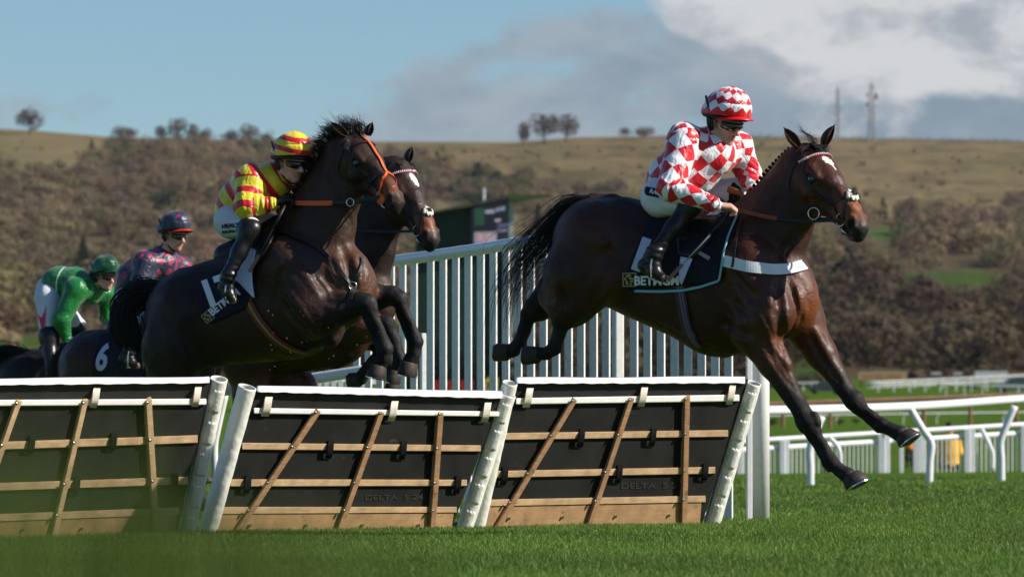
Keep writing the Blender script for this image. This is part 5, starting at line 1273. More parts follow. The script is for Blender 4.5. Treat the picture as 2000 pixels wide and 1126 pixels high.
def tack_B():
    f, B, H, root = HB; q = f.pt; sd = empty_part('saddle', root)
    X = drape(B, [(408, 534), (394, 560), (390, 590), (398, 618), (414, 632)], [(492, 505), (492, 530), (492, 555), (488, 580), (482, 600)], 20, 18, .010); sheet('saddle_cloth', X, M_CLOTH_NAVY, sd, .006, f, True)
    px_text(B, '17', 400, 601, 50, 20, M_WHITEPRINT, sd, 'cloth_number', .02, .04, .95); px_text(B, 'BETMGM', 414, 617, 14, 38, M_WHITEPRINT, sd, 'lettering', .02, .035, .9); emblem(B, 406, 618, 20, 38, M_GOLD, sd)
    W = drape(B, [(484, 482), (464, 505), (443, 527), (470, 555), (494, 580)], [(500, 488), (497, 505), (493, 530), (494, 555), (498, 581)], 10, 20, .030); sheet('weight_cloth', W, M_WCLOTH, sd, .006)
    Xf = drape(B, [(480, 455), (470, 500), (462, 530)], [(545, 440), (520, 490), (492, 530)], 10, 10, .022); sheet('saddle_flap', Xf, M_BOOT, sd, .006, f, True)
    S = Body(); S.cap(q(440, 500), q(480, 478), .085, .07, .03, .8, f.L); S.cap(q(480, 478), q(545, 440), .07, .075, .03, .8, f.L)
    v, fc = S.mesh(.012, smooth=2); mesh_obj('saddle_seat', v, fc, M_BOOT, sd, True)
    g = px_path(B, [(480, 580), (494, 608), (515, 638), (545, 668), (575, 684), (600, 690)], 34, .006); webbing('girth', g, grad(B, g), .068, [(.22, .015, .02), (.22, .015, .02), (.03, .09, .04), (.45, .28, .05), (.03, .09, .04), (.22, .015, .02), (.22, .015, .02)], sd)
    bp = empty_part('breastplate', root)
    m = MB(); g = px_path(B, [(540, 446), (575, 462), (615, 480), (650, 510), (672, 538), (686, 556)], 34, .008); ribbon(g, grad(B, g), .022, .005, m)
    g = px_path(B, [(686, 556), (698, 540), (706, 520), (708, 500)], 16, .008); ribbon(g, grad(B, g), .022, .005, m)
    g = px_path(B, [(689, 562), (684, 585)], 8, .008); ribbon(g, grad(B, g), .026, .005, m); m.build('strap', M_STRAP, bp)
    c = px_path(B, [(689, 558), (690, 560)], 2, .012)[0]; th = np.linspace(0, 2*math.pi, 17)[:-1]; MB().tube([c+np.array([math.cos(a)*.024, -.004, math.sin(a)*.026]) for a in th], .005, 8, closed=True).build('ring', M_STEEL, bp, True)
    rein(bit_point(B, H), q(568, 396, .14), root, (M_STRAP, M_ORANGE), .02, .5, .024); rein(bit_point(B, H, -1), q(575, 402, -.1), root, (M_STRAP, M_ORANGE), .02, .6)
    for x, y in ((684, 395),):
        c = q(x, y, .17); MB().tube([c+np.array([math.cos(a)*.024, 0, math.sin(a)*.026]) for a in th], .004, 7, closed=True).build('rein_ring', M_STEEL, root, True)
    f, B, H, root = HC; q = f.pt
    rein(bit_point(B, H), q(612, 440, .14), root, (M_STRAP, M_BROWNLEATHER), .02, .62)
    f, B, H, root = HD; q = f.pt; sd = empty_part('saddle', root)
    X = drape(B, [(196, 652), (190, 680), (182, 712), (186, 748)], [(282, 640), (282, 680), (282, 720), (282, 752)], 14, 14, .010); sheet('saddle_cloth', X, M_CLOTH_NAVY, sd, .006, f, True)
    px_text(B, '6', 183, 718, 52, -14, M_LAV, sd, 'cloth_number', .022, .03, .62)
    S = Body(); S.cap(q(225, 640), q(300, 632), .085, .08, .03, .8, f.L); v, fc = S.mesh(.016, smooth=2); mesh_obj('saddle_seat', v, fc, M_BOOT, sd, True)
    f, B, H, root = HE; q = f.pt; sd = empty_part('saddle', root)
    S = Body(); S.cap(q(90, 688), q(150, 682), .085, .08, .03, .8, f.L); v, fc = S.mesh(.018, smooth=2); mesh_obj('saddle_seat', v, fc, M_BOOT, sd, True)
tack_B()
# ------------------------------------------------------------------ riders
M_SKIN = mat('skin', attr='Col', rough=.5, spec=.35, noise=(30, .06)); M_SKIN.node_tree.nodes['Principled BSDF'].inputs['Subsurface Weight'].default_value = .12
M_SKIN.node_tree.nodes['Principled BSDF'].inputs['Subsurface Radius'].default_value = (.02, .008, .004); M_SKIN.node_tree.nodes['Principled BSDF'].inputs['Subsurface Scale'].default_value = .5
M_LENS = mat('dark_lens', (.006, .006, .008), .06, .7, coat=1); M_RUB = mat('black_rubber', (.012, .012, .012), .5, .4); M_GLOVE = mat('black_glove', (.012, .012, .014), .7, .3, bump=(40, .3, .003))
def two_tone(name, a, b, c=None, rough=.33, sheen=.2):
    m = bpy.data.materials.new(name); m.use_nodes = True; nt = m.node_tree; N = nt.nodes; L = nt.links; p = N['Principled BSDF']; p.inputs['Roughness'].default_value = rough; p.inputs['Specular IOR Level'].default_value = .45
    p.inputs['Sheen Weight'].default_value = sheen
    at = N.new('ShaderNodeAttribute'); at.attribute_name = 'mask'; g = N.new('ShaderNodeMath'); g.operation = 'GREATER_THAN'; g.inputs[1].default_value = 0; L.new(at.outputs['Fac'], g.inputs[0])
    mx = N.new('ShaderNodeMix'); mx.data_type = 'RGBA'; mx.inputs[6].default_value = (*a, 1); mx.inputs[7].default_value = (*b, 1); L.new(g.outputs[0], mx.inputs[0]); src = mx.outputs[2]
    if c is not None:
        g2 = N.new('ShaderNodeMath'); g2.operation = 'GREATER_THAN'; g2.inputs[1].default_value = 0; a2 = N.new('ShaderNodeAttribute'); a2.attribute_name = 'mask2'; L.new(a2.outputs['Fac'], g2.inputs[0])
        m2 = N.new('ShaderNodeMix'); m2.data_type = 'RGBA'; L.new(g2.outputs[0], m2.inputs[0]); L.new(src, m2.inputs[6]); m2.inputs[7].default_value = (*c, 1); src = m2.outputs[2]
    L.new(src, p.inputs['Base Color'])
    tc = N.new('ShaderNodeTexCoord'); n = N.new('ShaderNodeTexNoise'); n.inputs['Scale'].default_value = 9; n.inputs['Detail'].default_value = 3; n.inputs['Distortion'].default_value = 2.2; L.new(tc.outputs['Object'], n.inputs['Vector'])
    bp = N.new('ShaderNodeBump'); bp.inputs['Strength'].default_value = .6; bp.inputs['Distance'].default_value = .022; L.new(n.outputs['Fac'], bp.inputs['Height']); L.new(bp.outputs[0], p.inputs['Normal']); return m
def folds(X, amp=.005, seed=0):
    r = np.random.default_rng(seed); D = 0
    for i in range(5):
        a = r.normal(size=3); a /= np.linalg.norm(a); b = r.normal(size=3); b /= np.linalg.norm(b)
        ph = 38*(1+i*.35)*(X@a)+2.2*np.sin(11*(X@b)+i)+i*1.7; D = D+np.sin(ph)*(1/(1+i*.35))*(.5+.5*np.sin(7*(X@b)+2*i))
    D = D*.5; return amp*(D-.35*np.abs(D))
def param(B, v, refs):
    """nearest capsule -> (u around, v along, tag)"""
    best = np.full(len(v), 1e9); U = np.zeros(len(v)); W = np.zeros(len(v)); T = np.zeros(len(v), int)
    for pr in B.p:
        if pr[9] or pr[10] == 0: continue
        d, t = B.dist(pr, v); tg, v0, Rr, ref = pr[10]; a, b = pr[0], pr[1]; ax = b-a; Ln = np.linalg.norm(ax); ax = ax/Ln
        e1 = ref-ax*np.dot(ref, ax); e1 = e1/np.linalg.norm(e1); e2 = np.cross(ax, e1); q = v-a; al = q@ax; ang = np.arctan2(q@e2, q@e1)
        m = d < best; best[m] = d[m]; U[m] = (ang*Rr)[m]; W[m] = (v0+al)[m]; T[m] = tg
    return U, W, T
def hand(B, w, dirx, up, side, k=1.0, skin=(.55, .30, .22), grip=True):
    """fist: palm, four bent fingers of different lengths, thumb from the side of the palm"""
    x = np.array(dirx, float); x /= np.linalg.norm(x); z = np.array(up, float); z -= x*np.dot(z, x); z /= np.linalg.norm(z); y = np.cross(z, x)*side; w = np.array(w, float)
    G = lambda a, b, c: w+k*(x*a+y*b+z*c)
    B.cap(G(-.02, 0, 0), G(.012, 0, 0), .021*k, .023*k, .012, 1, None, skin)
    for yy in (-.022, -.007, .008, .022): B.cap(G(.012, yy*.7, 0), G(.078, yy, .003), .0145*k, .0125*k, .008, 1, None, skin)
    for i, (yy, ln) in enumerate(((-.027, .82), (-.009, 1.0), (.009, 1.03), (.027, .95))):
        B.chain([G(.080, yy, .003), G(.080+.032*ln, yy*1.04, -.012), G(.078+.030*ln, yy*1.04, -.036*ln), G(.078+.006*ln, yy, -.044*ln)], [.0105*k, .0092*k, .0085*k, .0075*k], k=.004, cs=[skin]*4)
    B.chain([G(.025, .026, -.004), G(.052, .042, -.018), G(.080, .034, -.032)], [.012*k, .0105*k, .009*k], k=.005, cs=[skin]*3)
def jockey(f, S, label):
    q = f.pt; s = 1/f.s; root = empty('person', (*f.pt(S['hip'][0][0], S['hip'][0][1], 0)[:2], f.pt(*S['foot'][0][1])[2]), label, 'person', 'riders in the race'); seed = S.get('seed', 0)
    skin = np.array(S.get('skin', (.62, .34, .27))); lip = (.40, .13, .11)
    H = Frame(q(*S['head']), *S['hr'], S.get('hs', 1.05)); k = H.k
    B = Body()
    def c(a, b, ra, rb, kk=.015, w=1., col=None, sub=False): B.cap(H(*a), H(*b), ra*k, rb*k, k=kk*k, w=w, L=H.y, c=skin if col is None else col, sub=sub)
    c((-.035, 0, .045), (.02, 0, .045), .080, .078, .02, .90); c((.035, 0, .0), (.045, 0, -.055), .060, .046, .02, .95); c((-.02, 0, -.03), (.05, 0, -.085), .055, .032, .02, .95)
    c((.062, 0, -.094), (.068, 0, -.096), .020, .018, .012)
    c((.088, 0, .006), (.112, 0, -.030), .0095, .0125, .010); 
    for sg in (1, -1):
        c((.104, sg*.010, -.034), (.096, sg*.013, -.036), .0085, .008, .005); c((.060, sg*.040, -.018), (.035, sg*.058, -.012), .022, .018, .015)
        c((.074, sg*.028, .022), (.060, sg*.045, .02), .014, .012, .012); c((.072, sg*.031, .000), (.074, sg*.031, .0), .013, .013, .006, sub=True)
        c((.0, sg*.058, -.055), (.04, sg*.034, -.084), .026, .02, .015)
        c((-.012, sg*.076, .012), (-.018, sg*.080, -.028), .014, .009, .006)
        c((.085, 0, -.0565), (.076, sg*.022, -.060), .0075, .0045, .004, col=lip); c((.083, 0, -.0665), (.075, sg*.020, -.066), .0085, .0045, .004, col=lip)
    c((.094, 0, -.0615), (.094, .001, -.0615), .0028, .0028, .003, sub=True)
    nb = q(*S['neck']); B.cap(H(-.025, 0, -.05), nb, .055, .062, .03, 1, None, skin)
    # trunk and limbs under the clothes
    und = (.30, .18, .14)
    tor = [q(*p[:3]) for p in S['torso']]; tr = [p[3]*s for p in S['torso']]
    B.cap(nb, tor[0], .055, tr[0]*.8, .05, 1, None, skin, und)
    for i in range(len(tor)-1): B.cap(tor[i], tor[i+1], tr[i]*.86, tr[i+1]*.86, .04, S.get('tw', 1.25), f.L, und)
    arms = []
    for a in S['arms']:
        pts = [q(*p[:3]) for p in a]; rr = [p[3]*s for p in a]; arms.append((pts, rr)); B.chain(pts, [r*.72 for r in rr], k=.03, cs=[und, und, skin])
    for (pts, rr), hnd in zip(arms, S['hands']):
        hd_ = (q(*hnd[1])-pts[-1]); hand(B, pts[-1]+hd_/np.linalg.norm(hd_)*.012, hd_, hnd[2], hnd[3], hnd[4] if len(hnd) > 4 else 1.0, skin=skin*.96 if not hnd[0] else np.array((.012, .012, .014)))
    legs = []
    for h_, kn, an in zip(S['hip'], S['knee'], S['ankle']):
        pts = [q(*h_[:3]), q(*kn[:3]), q(*an[:3])]; rr = [h_[3]*s, kn[3]*s, an[3]*s]; legs.append((pts, rr)); B.chain(pts, [r*.85 for r in rr], k=.03, cs=[und]*3)
    for ft in S['foot']:
        a, b = q(*ft[0]), q(*ft[1]); B.cap(a, b, .033, .026, .02, 1, None, und)
    h = S.get('h', .006)
    v, fc = B.mesh(h, smooth=1); mesh_obj('body', v, fc, M_SKIN, root, True, B.color(v, .004))
    # ---- jacket
    J = Body(); nrm = S.get('front', f.Fh); v0 = 0
    for i in range(len(tor)-1):
        J.cap(tor[i], tor[i+1], tr[i], tr[i+1], .05, S.get('tw', 1.25), f.L, tag=(1, v0, .16, np.array(nrm))); v0 += np.linalg.norm(tor[i+1]-tor[i])
    J.cap(nb, tor[0], .062, tr[0]*.9, .05, 1, None, tag=(1, -np.linalg.norm(tor[0]-nb), .12, np.array(nrm)))
    for ai, (pts, rr) in enumerate(arms):
        J.cap(tor[0], pts[0], tr[0]*.72, rr[0]*1.0, .06, 1, None, tag=(3, 0, .16, np.array(nrm)))
        v0 = 0; wr = pts[-1]; 
        for i in range(len(pts)-1):
            J.cap(pts[i], pts[i+1], rr[i], rr[i+1], .035, 1, None, tag=(2, v0, .07, f.L*1.0)); v0 += np.linalg.norm(pts[i+1]-pts[i])
    am = S.get('fold', .0062)
    def dj(X):
        D = folds(X, am, seed)
        for (pts, rr) in arms:       # bunched gathers near the cuffs and at the elbow creases
            for pt_, sc in ((pts[-1], .10), (pts[1], .09)):
                rd = np.linalg.norm(X-pt_, axis=-1); ax = (pts[-1]-pts[1]); ax /= np.linalg.norm(ax); D = D+.0055*np.exp(-(rd/sc)**2)*np.sin(((X-pt_)@ax)*190+3*np.sin(20*X[..., 0]))
        return D
    v, fc = J.mesh(h, disp=dj, smooth=1)
    U, W, T = param(J, v, None); at = S['pattern'](U, W, T, v, H)
    mesh_obj('silk_jacket', v, fc, S['mjacket'], root, True, attrs=at)
    # cuffs, collar
    for (pts, rr) in arms:
        d = pts[-1]-pts[-2]; d /= np.linalg.norm(d); cu = MB(); cu.tube([pts[-1]-d*.012, pts[-1]+d*.010], [rr[-1]*1.02+.004, rr[-1]*.9+.004], 16); cu.build('cuff', S['mcuff'], root, True)
    K = Body(); d = H(-.03, 0, -.06)-nb; K.cap(nb+d*.05, nb+d*.62, .070, .062, .02); v, fc = K.mesh(h, smooth=2, disp=lambda X: folds(X, .003, seed+3)); mesh_obj('collar', v, fc, S['mcollar'], root, True)
    # ---- breeches
    T_ = Body()
    pel = S['pelvis']; T_.cap(q(*pel[0][:3]), q(*pel[1][:3]), pel[0][3]*s, pel[1][3]*s, .04, 1.25, f.L)
    for (pts, rr) in legs:
        kt = pts[1]+(pts[2]-pts[1])*(.22 if not S.get('bt') else .02); T_.cap(pts[0], pts[1], rr[0], rr[1], .045); T_.cap(pts[1], kt, rr[1], rr[1]*.85, .03)
        T_.cap(q(*pel[1][:3]), pts[0], pel[1][3]*s*.9, rr[0], .04)
    v, fc = T_.mesh(h, disp=lambda X: folds(X, .0042, seed+7), smooth=1); bo = mesh_obj('breeches', v, fc, S['mbreech'], root, True); S['_T'] = T_
    # ---- boots
    for (pts, rr), ft in zip(legs, S['foot']):
        K = Body(); kt = pts[1]+(pts[2]-pts[1])*.02; K.cap(kt, kt+(pts[0]-pts[1])*S.get('bt', 0), rr[1]*1.12, rr[1]*1.16, .03); kn_ = pts[1]+(pts[2]-pts[1])*.12; K.cap(kt, kn_, rr[1]*1.12, rr[1]*1.02, .03); K.cap(kn_, (kt+pts[2])/2, rr[1]*.98, (rr[1]+rr[2])/2*.94, .03); K.cap((kt+pts[2])/2, pts[2], (rr[1]+rr[2])/2*.94, rr[2]*.95, .03)
        a, b = q(*ft[0]), q(*ft[1]); mid = a*.45+b*.55; K.cap(pts[2], a, rr[2], .034, .025); K.cap(a, mid, .034, .036, .02); K.cap(mid, b, .036, .026, .02); K.cap(pts[2], mid, rr[2]*.9, .032, .03)
        dn = np.array([0, 0, -1.]); K.cap(a+dn*.022-(b-a)*.05, a+dn*.024+(b-a)*.16, .017, .017, .008)
        def db(X, c0=pts[2]): return .004*np.exp(-(np.linalg.norm(X-c0, axis=-1)/.09)**2)*np.sin(150*X[..., 2]+30*X[..., 0])
        v, fc = K.mesh(h, disp=db, smooth=1); b_ = mesh_obj('boot', v, fc, M_BOOT, root, True)
        stirrup(mid+np.array([0, 0, .13]), mid+np.array([0, 0, -.045]), b-a, b_)
    # ---- helmet with its silk cover, peak, straps and goggles
    n, mseg = 30, 56; vv = []; R3 = np.array([.128, .108, .128])
    for i in range(n+1):
        th = (math.pi*.54)*i/n
        for j in range(mseg):
            a = 2*math.pi*j/mseg; r = math.sin(th); x = math.cos(a)*r*R3[0]; y = math.sin(a)*r*R3[1]; z = math.cos(th)*R3[2]
            z += .012*math.cos(a)*r if th > 1.2 else 0; wob = 1+.010*math.sin(a*9+th*4)+.006*math.sin(a*23+th*9); vv.append((x*wob-.010, y*wob, z*wob+.052+.20*x))
    vv = np.array(vv); fc = [(i*mseg+j, (i+1)*mseg+j, (i+1)*mseg+(j+1) % mseg, i*mseg+(j+1) % mseg) for i in range(n) for j in range(mseg)]
    th = np.repeat(np.arange(n+1)/n*.54*math.pi, mseg); a = np.tile(np.arange(mseg)/mseg*2*math.pi, n+1)
    at = S['cap'](th, a, vv); hm = mesh_obj('helmet', H(vv[:, 0], vv[:, 1], vv[:, 2]), fc, S['mcap'], root, True, attrs=at); so = hm.modifiers.new('solid', 'SOLIDIFY'); so.thickness = .012; so.offset = -1
    MB().blob(H(-.012, 0, .182), .014*k, 10, 6).build('button', S['mpeak'], hm, True)
    if S.get('peak', True):
        v = []; npk = 25
        for e in (0, 1):
            for i in range(npk):
                b = R(-72+144*i/(npk-1)); ext = .050*math.cos(b*1.15)+.004
                for r_, dz in ((0, 0), (ext*.5, -.007), (ext, -.016)):
                    x = math.cos(b)*(.122+r_)-.010; y = math.sin(b)*(.104+r_*.6); v.append((x, y, .036+.20*x+.012*math.cos(b)+dz+(.005 if e == 0 else 0)-.012*(math.sin(b)**2)))
        fcs = []; o = npk*3
        for i in range(npk-1):
            for j in range(2): t = i*3+j; fcs += [(t, t+3, t+4, t+1), (t+o, t+o+1, t+o+4, t+o+3)]
            t = i*3+2; fcs.append((t, t+3, t+3+o, t+o))
        v = np.array(v); mesh_obj('peak', H(v[:, 0], v[:, 1], v[:, 2]), fcs, S['mpeak'], hm, True)
    # black inner shell rim below the cover and ear/jaw guard strap
    g = [H(math.cos(t_)*.119-.010, math.sin(t_)*.100, .026+.024*math.cos(t_)) for t_ in np.linspace(0, 2*math.pi, 41)[:-1]]; MB().tube(g, .013*k, 8, closed=True).build('rim', M_RUB, hm, True)
    for sg in (1, -1):
        m_ = MB(); m_.tube([H(-.035, sg*.090, .02), H(-.02, sg*.088, -.02), H(.0, sg*.078, -.052)], [.024*k, .022*k, .012*k], 10, flat=.5, nrm=H.y)
        m_.tube(resample([H(.0, sg*.076, -.05), H(.028, sg*.058, -.085), H(.045, sg*.03, -.112), H(.048, 0, -.118)], 12), .0075*k, 6); m_.build('chin_strap', M_RUB, hm, True)
    # goggles: a wrap-round lens in front of the eyes plus an elastic over the cover
    gl = []; nn = 27
    for i in range(nn):
        b = R(-66+132*i/(nn-1)); bx = math.cos(b); by = math.sin(b); notch = .013*math.exp(-(b/.16)**2); hh = .027*(1-.55*abs(b/1.15)**3)
        for z, o in ((-.013-hh*.5+notch, -.004), (.0, .004), (.002+hh*.62, 0)): gl.append((bx*(.094+o)+.004+.004, by*(.082+o), z+.004))
    gl = np.array(gl); fcs = [(i*3+j, i*3+3+j, i*3+4+j, i*3+1+j) for i in range(nn-1) for j in range(2)]
    go = mesh_obj('goggles', H(gl[:, 0], gl[:, 1], gl[:, 2]), fcs, S.get('mlens', M_LENS), root, True); so = go.modifiers.new('solid', 'SOLIDIFY'); so.thickness = .005; so.offset = 0
    MB().tube([H(*p) for p in gl[2::3]], .0045*k, 6).build('frame', M_RUB, go, True)
    for sg in (1, -1):
        t_ = np.linspace(0, 1, 14); el = [H(.030-.05*u-.075*u*u, sg*(.086+.030*math.sin(math.pi*min(1, u*.9))), .004+.075*u+.03*u*u) for u in t_]; ribbon(el, [H.y*sg+H.z*.2]*14, .014*k, .003).build('elastic', M_RUB, go)
    return root, J, H

def m_plain(*a):
    return {'mask': np.full(len(a[3]), -1.)}
WHITE_S = (.80, .80, .84); RED_S = (.62, .006, .018); YEL_S = (.72, .60, .03); NAVY = (.018, .024, .055); PINK = (.40, .010, .075); GREEN_S = (.005, .15, .030)
M_J1 = two_tone('silk_red_white', WHITE_S, RED_S); M_RED = mat('silk_red', RED_S, .35, .45, bump=(16, .5, .01))
M_J2 = two_tone('silk_yellow_red', YEL_S, RED_S); M_YEL = mat('silk_yellow', YEL_S, .35, .45, bump=(16, .5, .01))
M_J3 = two_tone('silk_navy_pink', NAVY, PINK, None, .4); M_NAVY = mat('silk_navy', NAVY, .4, .4, bump=(16, .5, .01))
M_J4 = two_tone('silk_green', GREEN_S, (.75, .76, .8), None, .28); M_GRN = mat('silk_green_plain', (.006, .15, .045), .25, .5, bump=(14, .6, .014)); M_GRND = mat('silk_dark_green', (.004, .06, .028), .25, .5)
M_BREECH = mat('white_breeches', (.72, .73, .76), .6, .25, bump=(16, .5, .012)); M_BREECHG = mat('pale_breeches', (.60, .62, .68), .6, .25, bump=(16, .5, .012))
M_PKRED = mat('peak_red', RED_S, .4, .4); M_PKDK = mat('peak_dark', (.02, .02, .025), .4, .4); M_PKORANGE = mat('peak_band', (.5, .03, .02), .4, .4)
def pat1(U, W, T, v, H):
    D = np.where(T != 2, .128, .118); m = np.sin(math.pi*(U*1.02+W)/D+.4)*np.sin(math.pi*(U*1.02-W)/D+.4); m2 = np.sin(math.pi*U/.086+.5)*np.sin(math.pi*W/.086); return {'mask': np.where(T == 2, m, m2)}
def cap1(th, a, vv):
    # lozenges in rings that narrow to the crown; red band at the rim
    ring = th/(math.pi/2)*3.0; m = np.sin(math.pi*(a/(2*math.pi)*12+ring))*np.sin(math.pi*(a/(2*math.pi)*12-ring)); m = np.where(th > R(92), 1, m); return {'mask': m}
j1 = dict(head=(1416, 238, .02), hr=(46, 22, 0), hs=1.1, neck=(1384, 272, .01),
    torso=[(1388, 298, .0, 46), (1352, 322, .0, 56), (1316, 352, 0, 49), (1300, 378, 0, 42)], tw=1.1,
    arms=[[(1336, 273, .17, 32), (1310, 366, .33, 26), (1396, 400, .30, 14)], [(1440, 290, -.15, 31), (1462, 338, -.22, 24), (1474, 376, -.14, 14)]],
    hands=[(False, (1432, 405, .24), (0, -.35, 1), 1, 1.05), (True, (1462, 394, -.10), (0, 0, 1), -1)],
    hip=[(1292, 386, .12, 37), (1322, 378, -.12, 35)], knee=[(1354, 394, .25, 20), (1434, 372, -.26, 22)], ankle=[(1278, 494, .40, 15), (1350, 480, -.38, 14)],
    foot=[((1258, 518, .40), (1296, 543, .41)), ((1335, 505, -.38), (1372, 525, -.40))], pelvis=[(1304, 372, 0, 40), (1300, 388, 0, 40)],
    mjacket=M_J1, pattern=pat1, mcuff=M_RED, mcollar=M_RED, mbreech=M_BREECH, mcap=two_tone('cap_red_white', WHITE_S, RED_S), cap=cap1, mpeak=M_PKRED, seed=11)
J1 = jockey(HA[0], j1, 'rider in red and white diamond silks and matching cap, crouched over the leading horse')
def pat2(U, W, T, v, H):
    f = HB[0]; c0, c1 = f.pt(528, 358, 0), f.pt(456, 418, 0); ax = (c1-c0)/np.linalg.norm(c1-c0); al = (v-c0)@ax+.25*((v-c0)@f.L)
    return {'mask': np.where(T == 2, np.sin(2*math.pi*(W+.01)/.112), np.sin(2*math.pi*(al+.02)/.118))-.30}
def cap2(th, a, vv): return {'mask': np.sin(2*math.pi*(vv[:, 2]-.02)/.058+.6)-.15}
j2 = dict(head=(568, 317, .06), hr=(48, 14, 0), hs=1.08, neck=(545, 352, .01),
    torso=[(528, 358, 0, 40), (496, 374, 0, 47), (468, 398, 0, 42), (456, 418, 0, 36)], tw=1.1,
    arms=[[(490, 352, .17, 31), (482, 402, .28, 24), (532, 398, .22, 13)], [(552, 372, -.17, 26), (560, 412, -.25, 18), (566, 404, -.14, 12)]],
    hands=[(True, (566, 388, .17), (0, -.3, 1), 1, 1.15), (True, (585, 400, -.10), (0, 0, 1), -1)],
    hip=[(456, 432, .12, 31), (470, 428, -.12, 32)], knee=[(490, 446, .29, 19), (540, 440, -.26, 19)], ankle=[(446, 538, .40, 13.5), (480, 540, -.38, 13)],
    foot=[((436, 562, .40), (456, 586, .41)), ((470, 560, -.38), (495, 580, -.40))], pelvis=[(460, 414, 0, 34), (456, 430, 0, 36)],
    mjacket=M_J2, pattern=pat2, mcuff=M_YEL, mcollar=M_YEL, bt=.16, mbreech=M_BREECHG, mcap=two_tone('cap_yellow_red', YEL_S, RED_S), cap=cap2, mpeak=M_YEL, peak=False, seed=23)
J2 = jockey(HB[0], j2, 'rider in yellow and red hooped silks and striped cap on the big dark horse')
def pat3(U, W, T, v, H):
    return {'mask': np.where(T != 2, np.sin(2*math.pi*(U)/.13)*np.sin(2*math.pi*W/.13+1)-.24, -1.)}
def star_m(th, a, cs):
    m = np.full(len(th), -1.)
    for t0, a0 in cs:
        x = (th-t0)*.12; y = (a-a0+math.pi) % (2*math.pi)-math.pi; y = y*.12*np.sin(th); r = np.hypot(x, y); p = np.arctan2(y, x); m = np.maximum(m, (.021*(.62+.38*np.cos(5*p)**1)-r)*40)
    return m
def cap3(th, a, vv): return {'mask': star_m(th, a, [(R(48), R(35)), (R(60), R(-25)), (R(62), R(100)), (R(55), R(-90)), (R(60), R(160)), (0.15, 0)])}
j3 = dict(head=(340, 459, .02), hr=(42, 12, 0), hs=1.06, neck=(323, 496, .01), h=.0075,
    torso=[(316, 514, 0, 32), (292, 528, 0, 38), (264, 548, 0, 36), (254, 580, 0, 32)], tw=1.1,
    arms=[[(284, 514, .17, 24), (270, 575, .28, 18), (325, 606, .2, 11)], [(352, 522, -.16, 22), (366, 575, -.22, 17), (372, 606, -.1, 10)]],
    hands=[(True, (345, 610, .17), (0, 0, 1), 1), (True, (392, 612, -.1), (0, 0, 1), -1)],
    hip=[(254, 592, .12, 30), (268, 590, -.12, 28)], knee=[(300, 625, .30, 20), (330, 622, -.26, 19)], ankle=[(252, 684, .40, 12), (285, 690, -.38, 11)],
    foot=[((240, 700, .41), (268, 714, .42)), ((275, 705, -.38), (300, 720, -.40))], pelvis=[(256, 575, 0, 30), (255, 588, 0, 30)],
    mjacket=M_J3, pattern=pat3, mcuff=M_NAVY, mcollar=M_NAVY, mbreech=M_BREECHG, mcap=two_tone('cap_navy_pink', NAVY, PINK, None, .4), cap=cap3, mpeak=M_PKORANGE, seed=31)
J3 = jockey(HD[0], j3, 'rider in navy silks with pink checks and a navy cap with pink stars')
def pat4(U, W, T, v, H):
    return {'mask': np.where(T == 1, .006-np.abs(W-.24), -1.)}
def cap4(th, a, vv): return {'mask': np.sin(3*a+.5)-.2}
j4 = dict(head=(204, 540, .02), hr=(44, 9, 0), hs=1.02, neck=(180, 562, .01), h=.0075,
    torso=[(172, 566, 0, 28), (146, 556, 0, 32), (116, 552, 0, 30), (98, 566, 0, 27)], tw=1.1,
    arms=[[(148, 566, .17, 23), (119, 625, .26, 17), (134, 670, .2, 9)], [(204, 574, -.15, 20), (210, 618, -.22, 15), (226, 648, -.1, 9)]],
    hands=[(True, (148, 680, .17), (0, 0, 1), 1), (True, (240, 655, -.1), (0, 0, 1), -1)],
    hip=[(94, 582, .12, 24), (106, 580, -.12, 24)], knee=[(96, 652, .24, 18), (150, 638, -.26, 17)], ankle=[(100, 730, .36, 11), (120, 720, -.38, 11)],
    foot=[((92, 744, .36), (118, 752, .37)), ((115, 736, -.38), (138, 746, -.40))], pelvis=[(98, 564, 0, 26), (96, 580, 0, 26)],
    mjacket=M_J4, pattern=pat4, mcuff=M_GRN, mcollar=M_GRN, mbreech=M_BREECHG, mcap=two_tone('cap_green', (.006, .10, .035), (.004, .055, .022), None, .22), cap=cap4, mpeak=M_GRND, mlens=mat('red_lens', (.08, .006, .004), .08, .7, coat=1), seed=41)
J4 = jockey(HE[0], j4, 'rider in plain green silks and green cap, last of the string on the left')
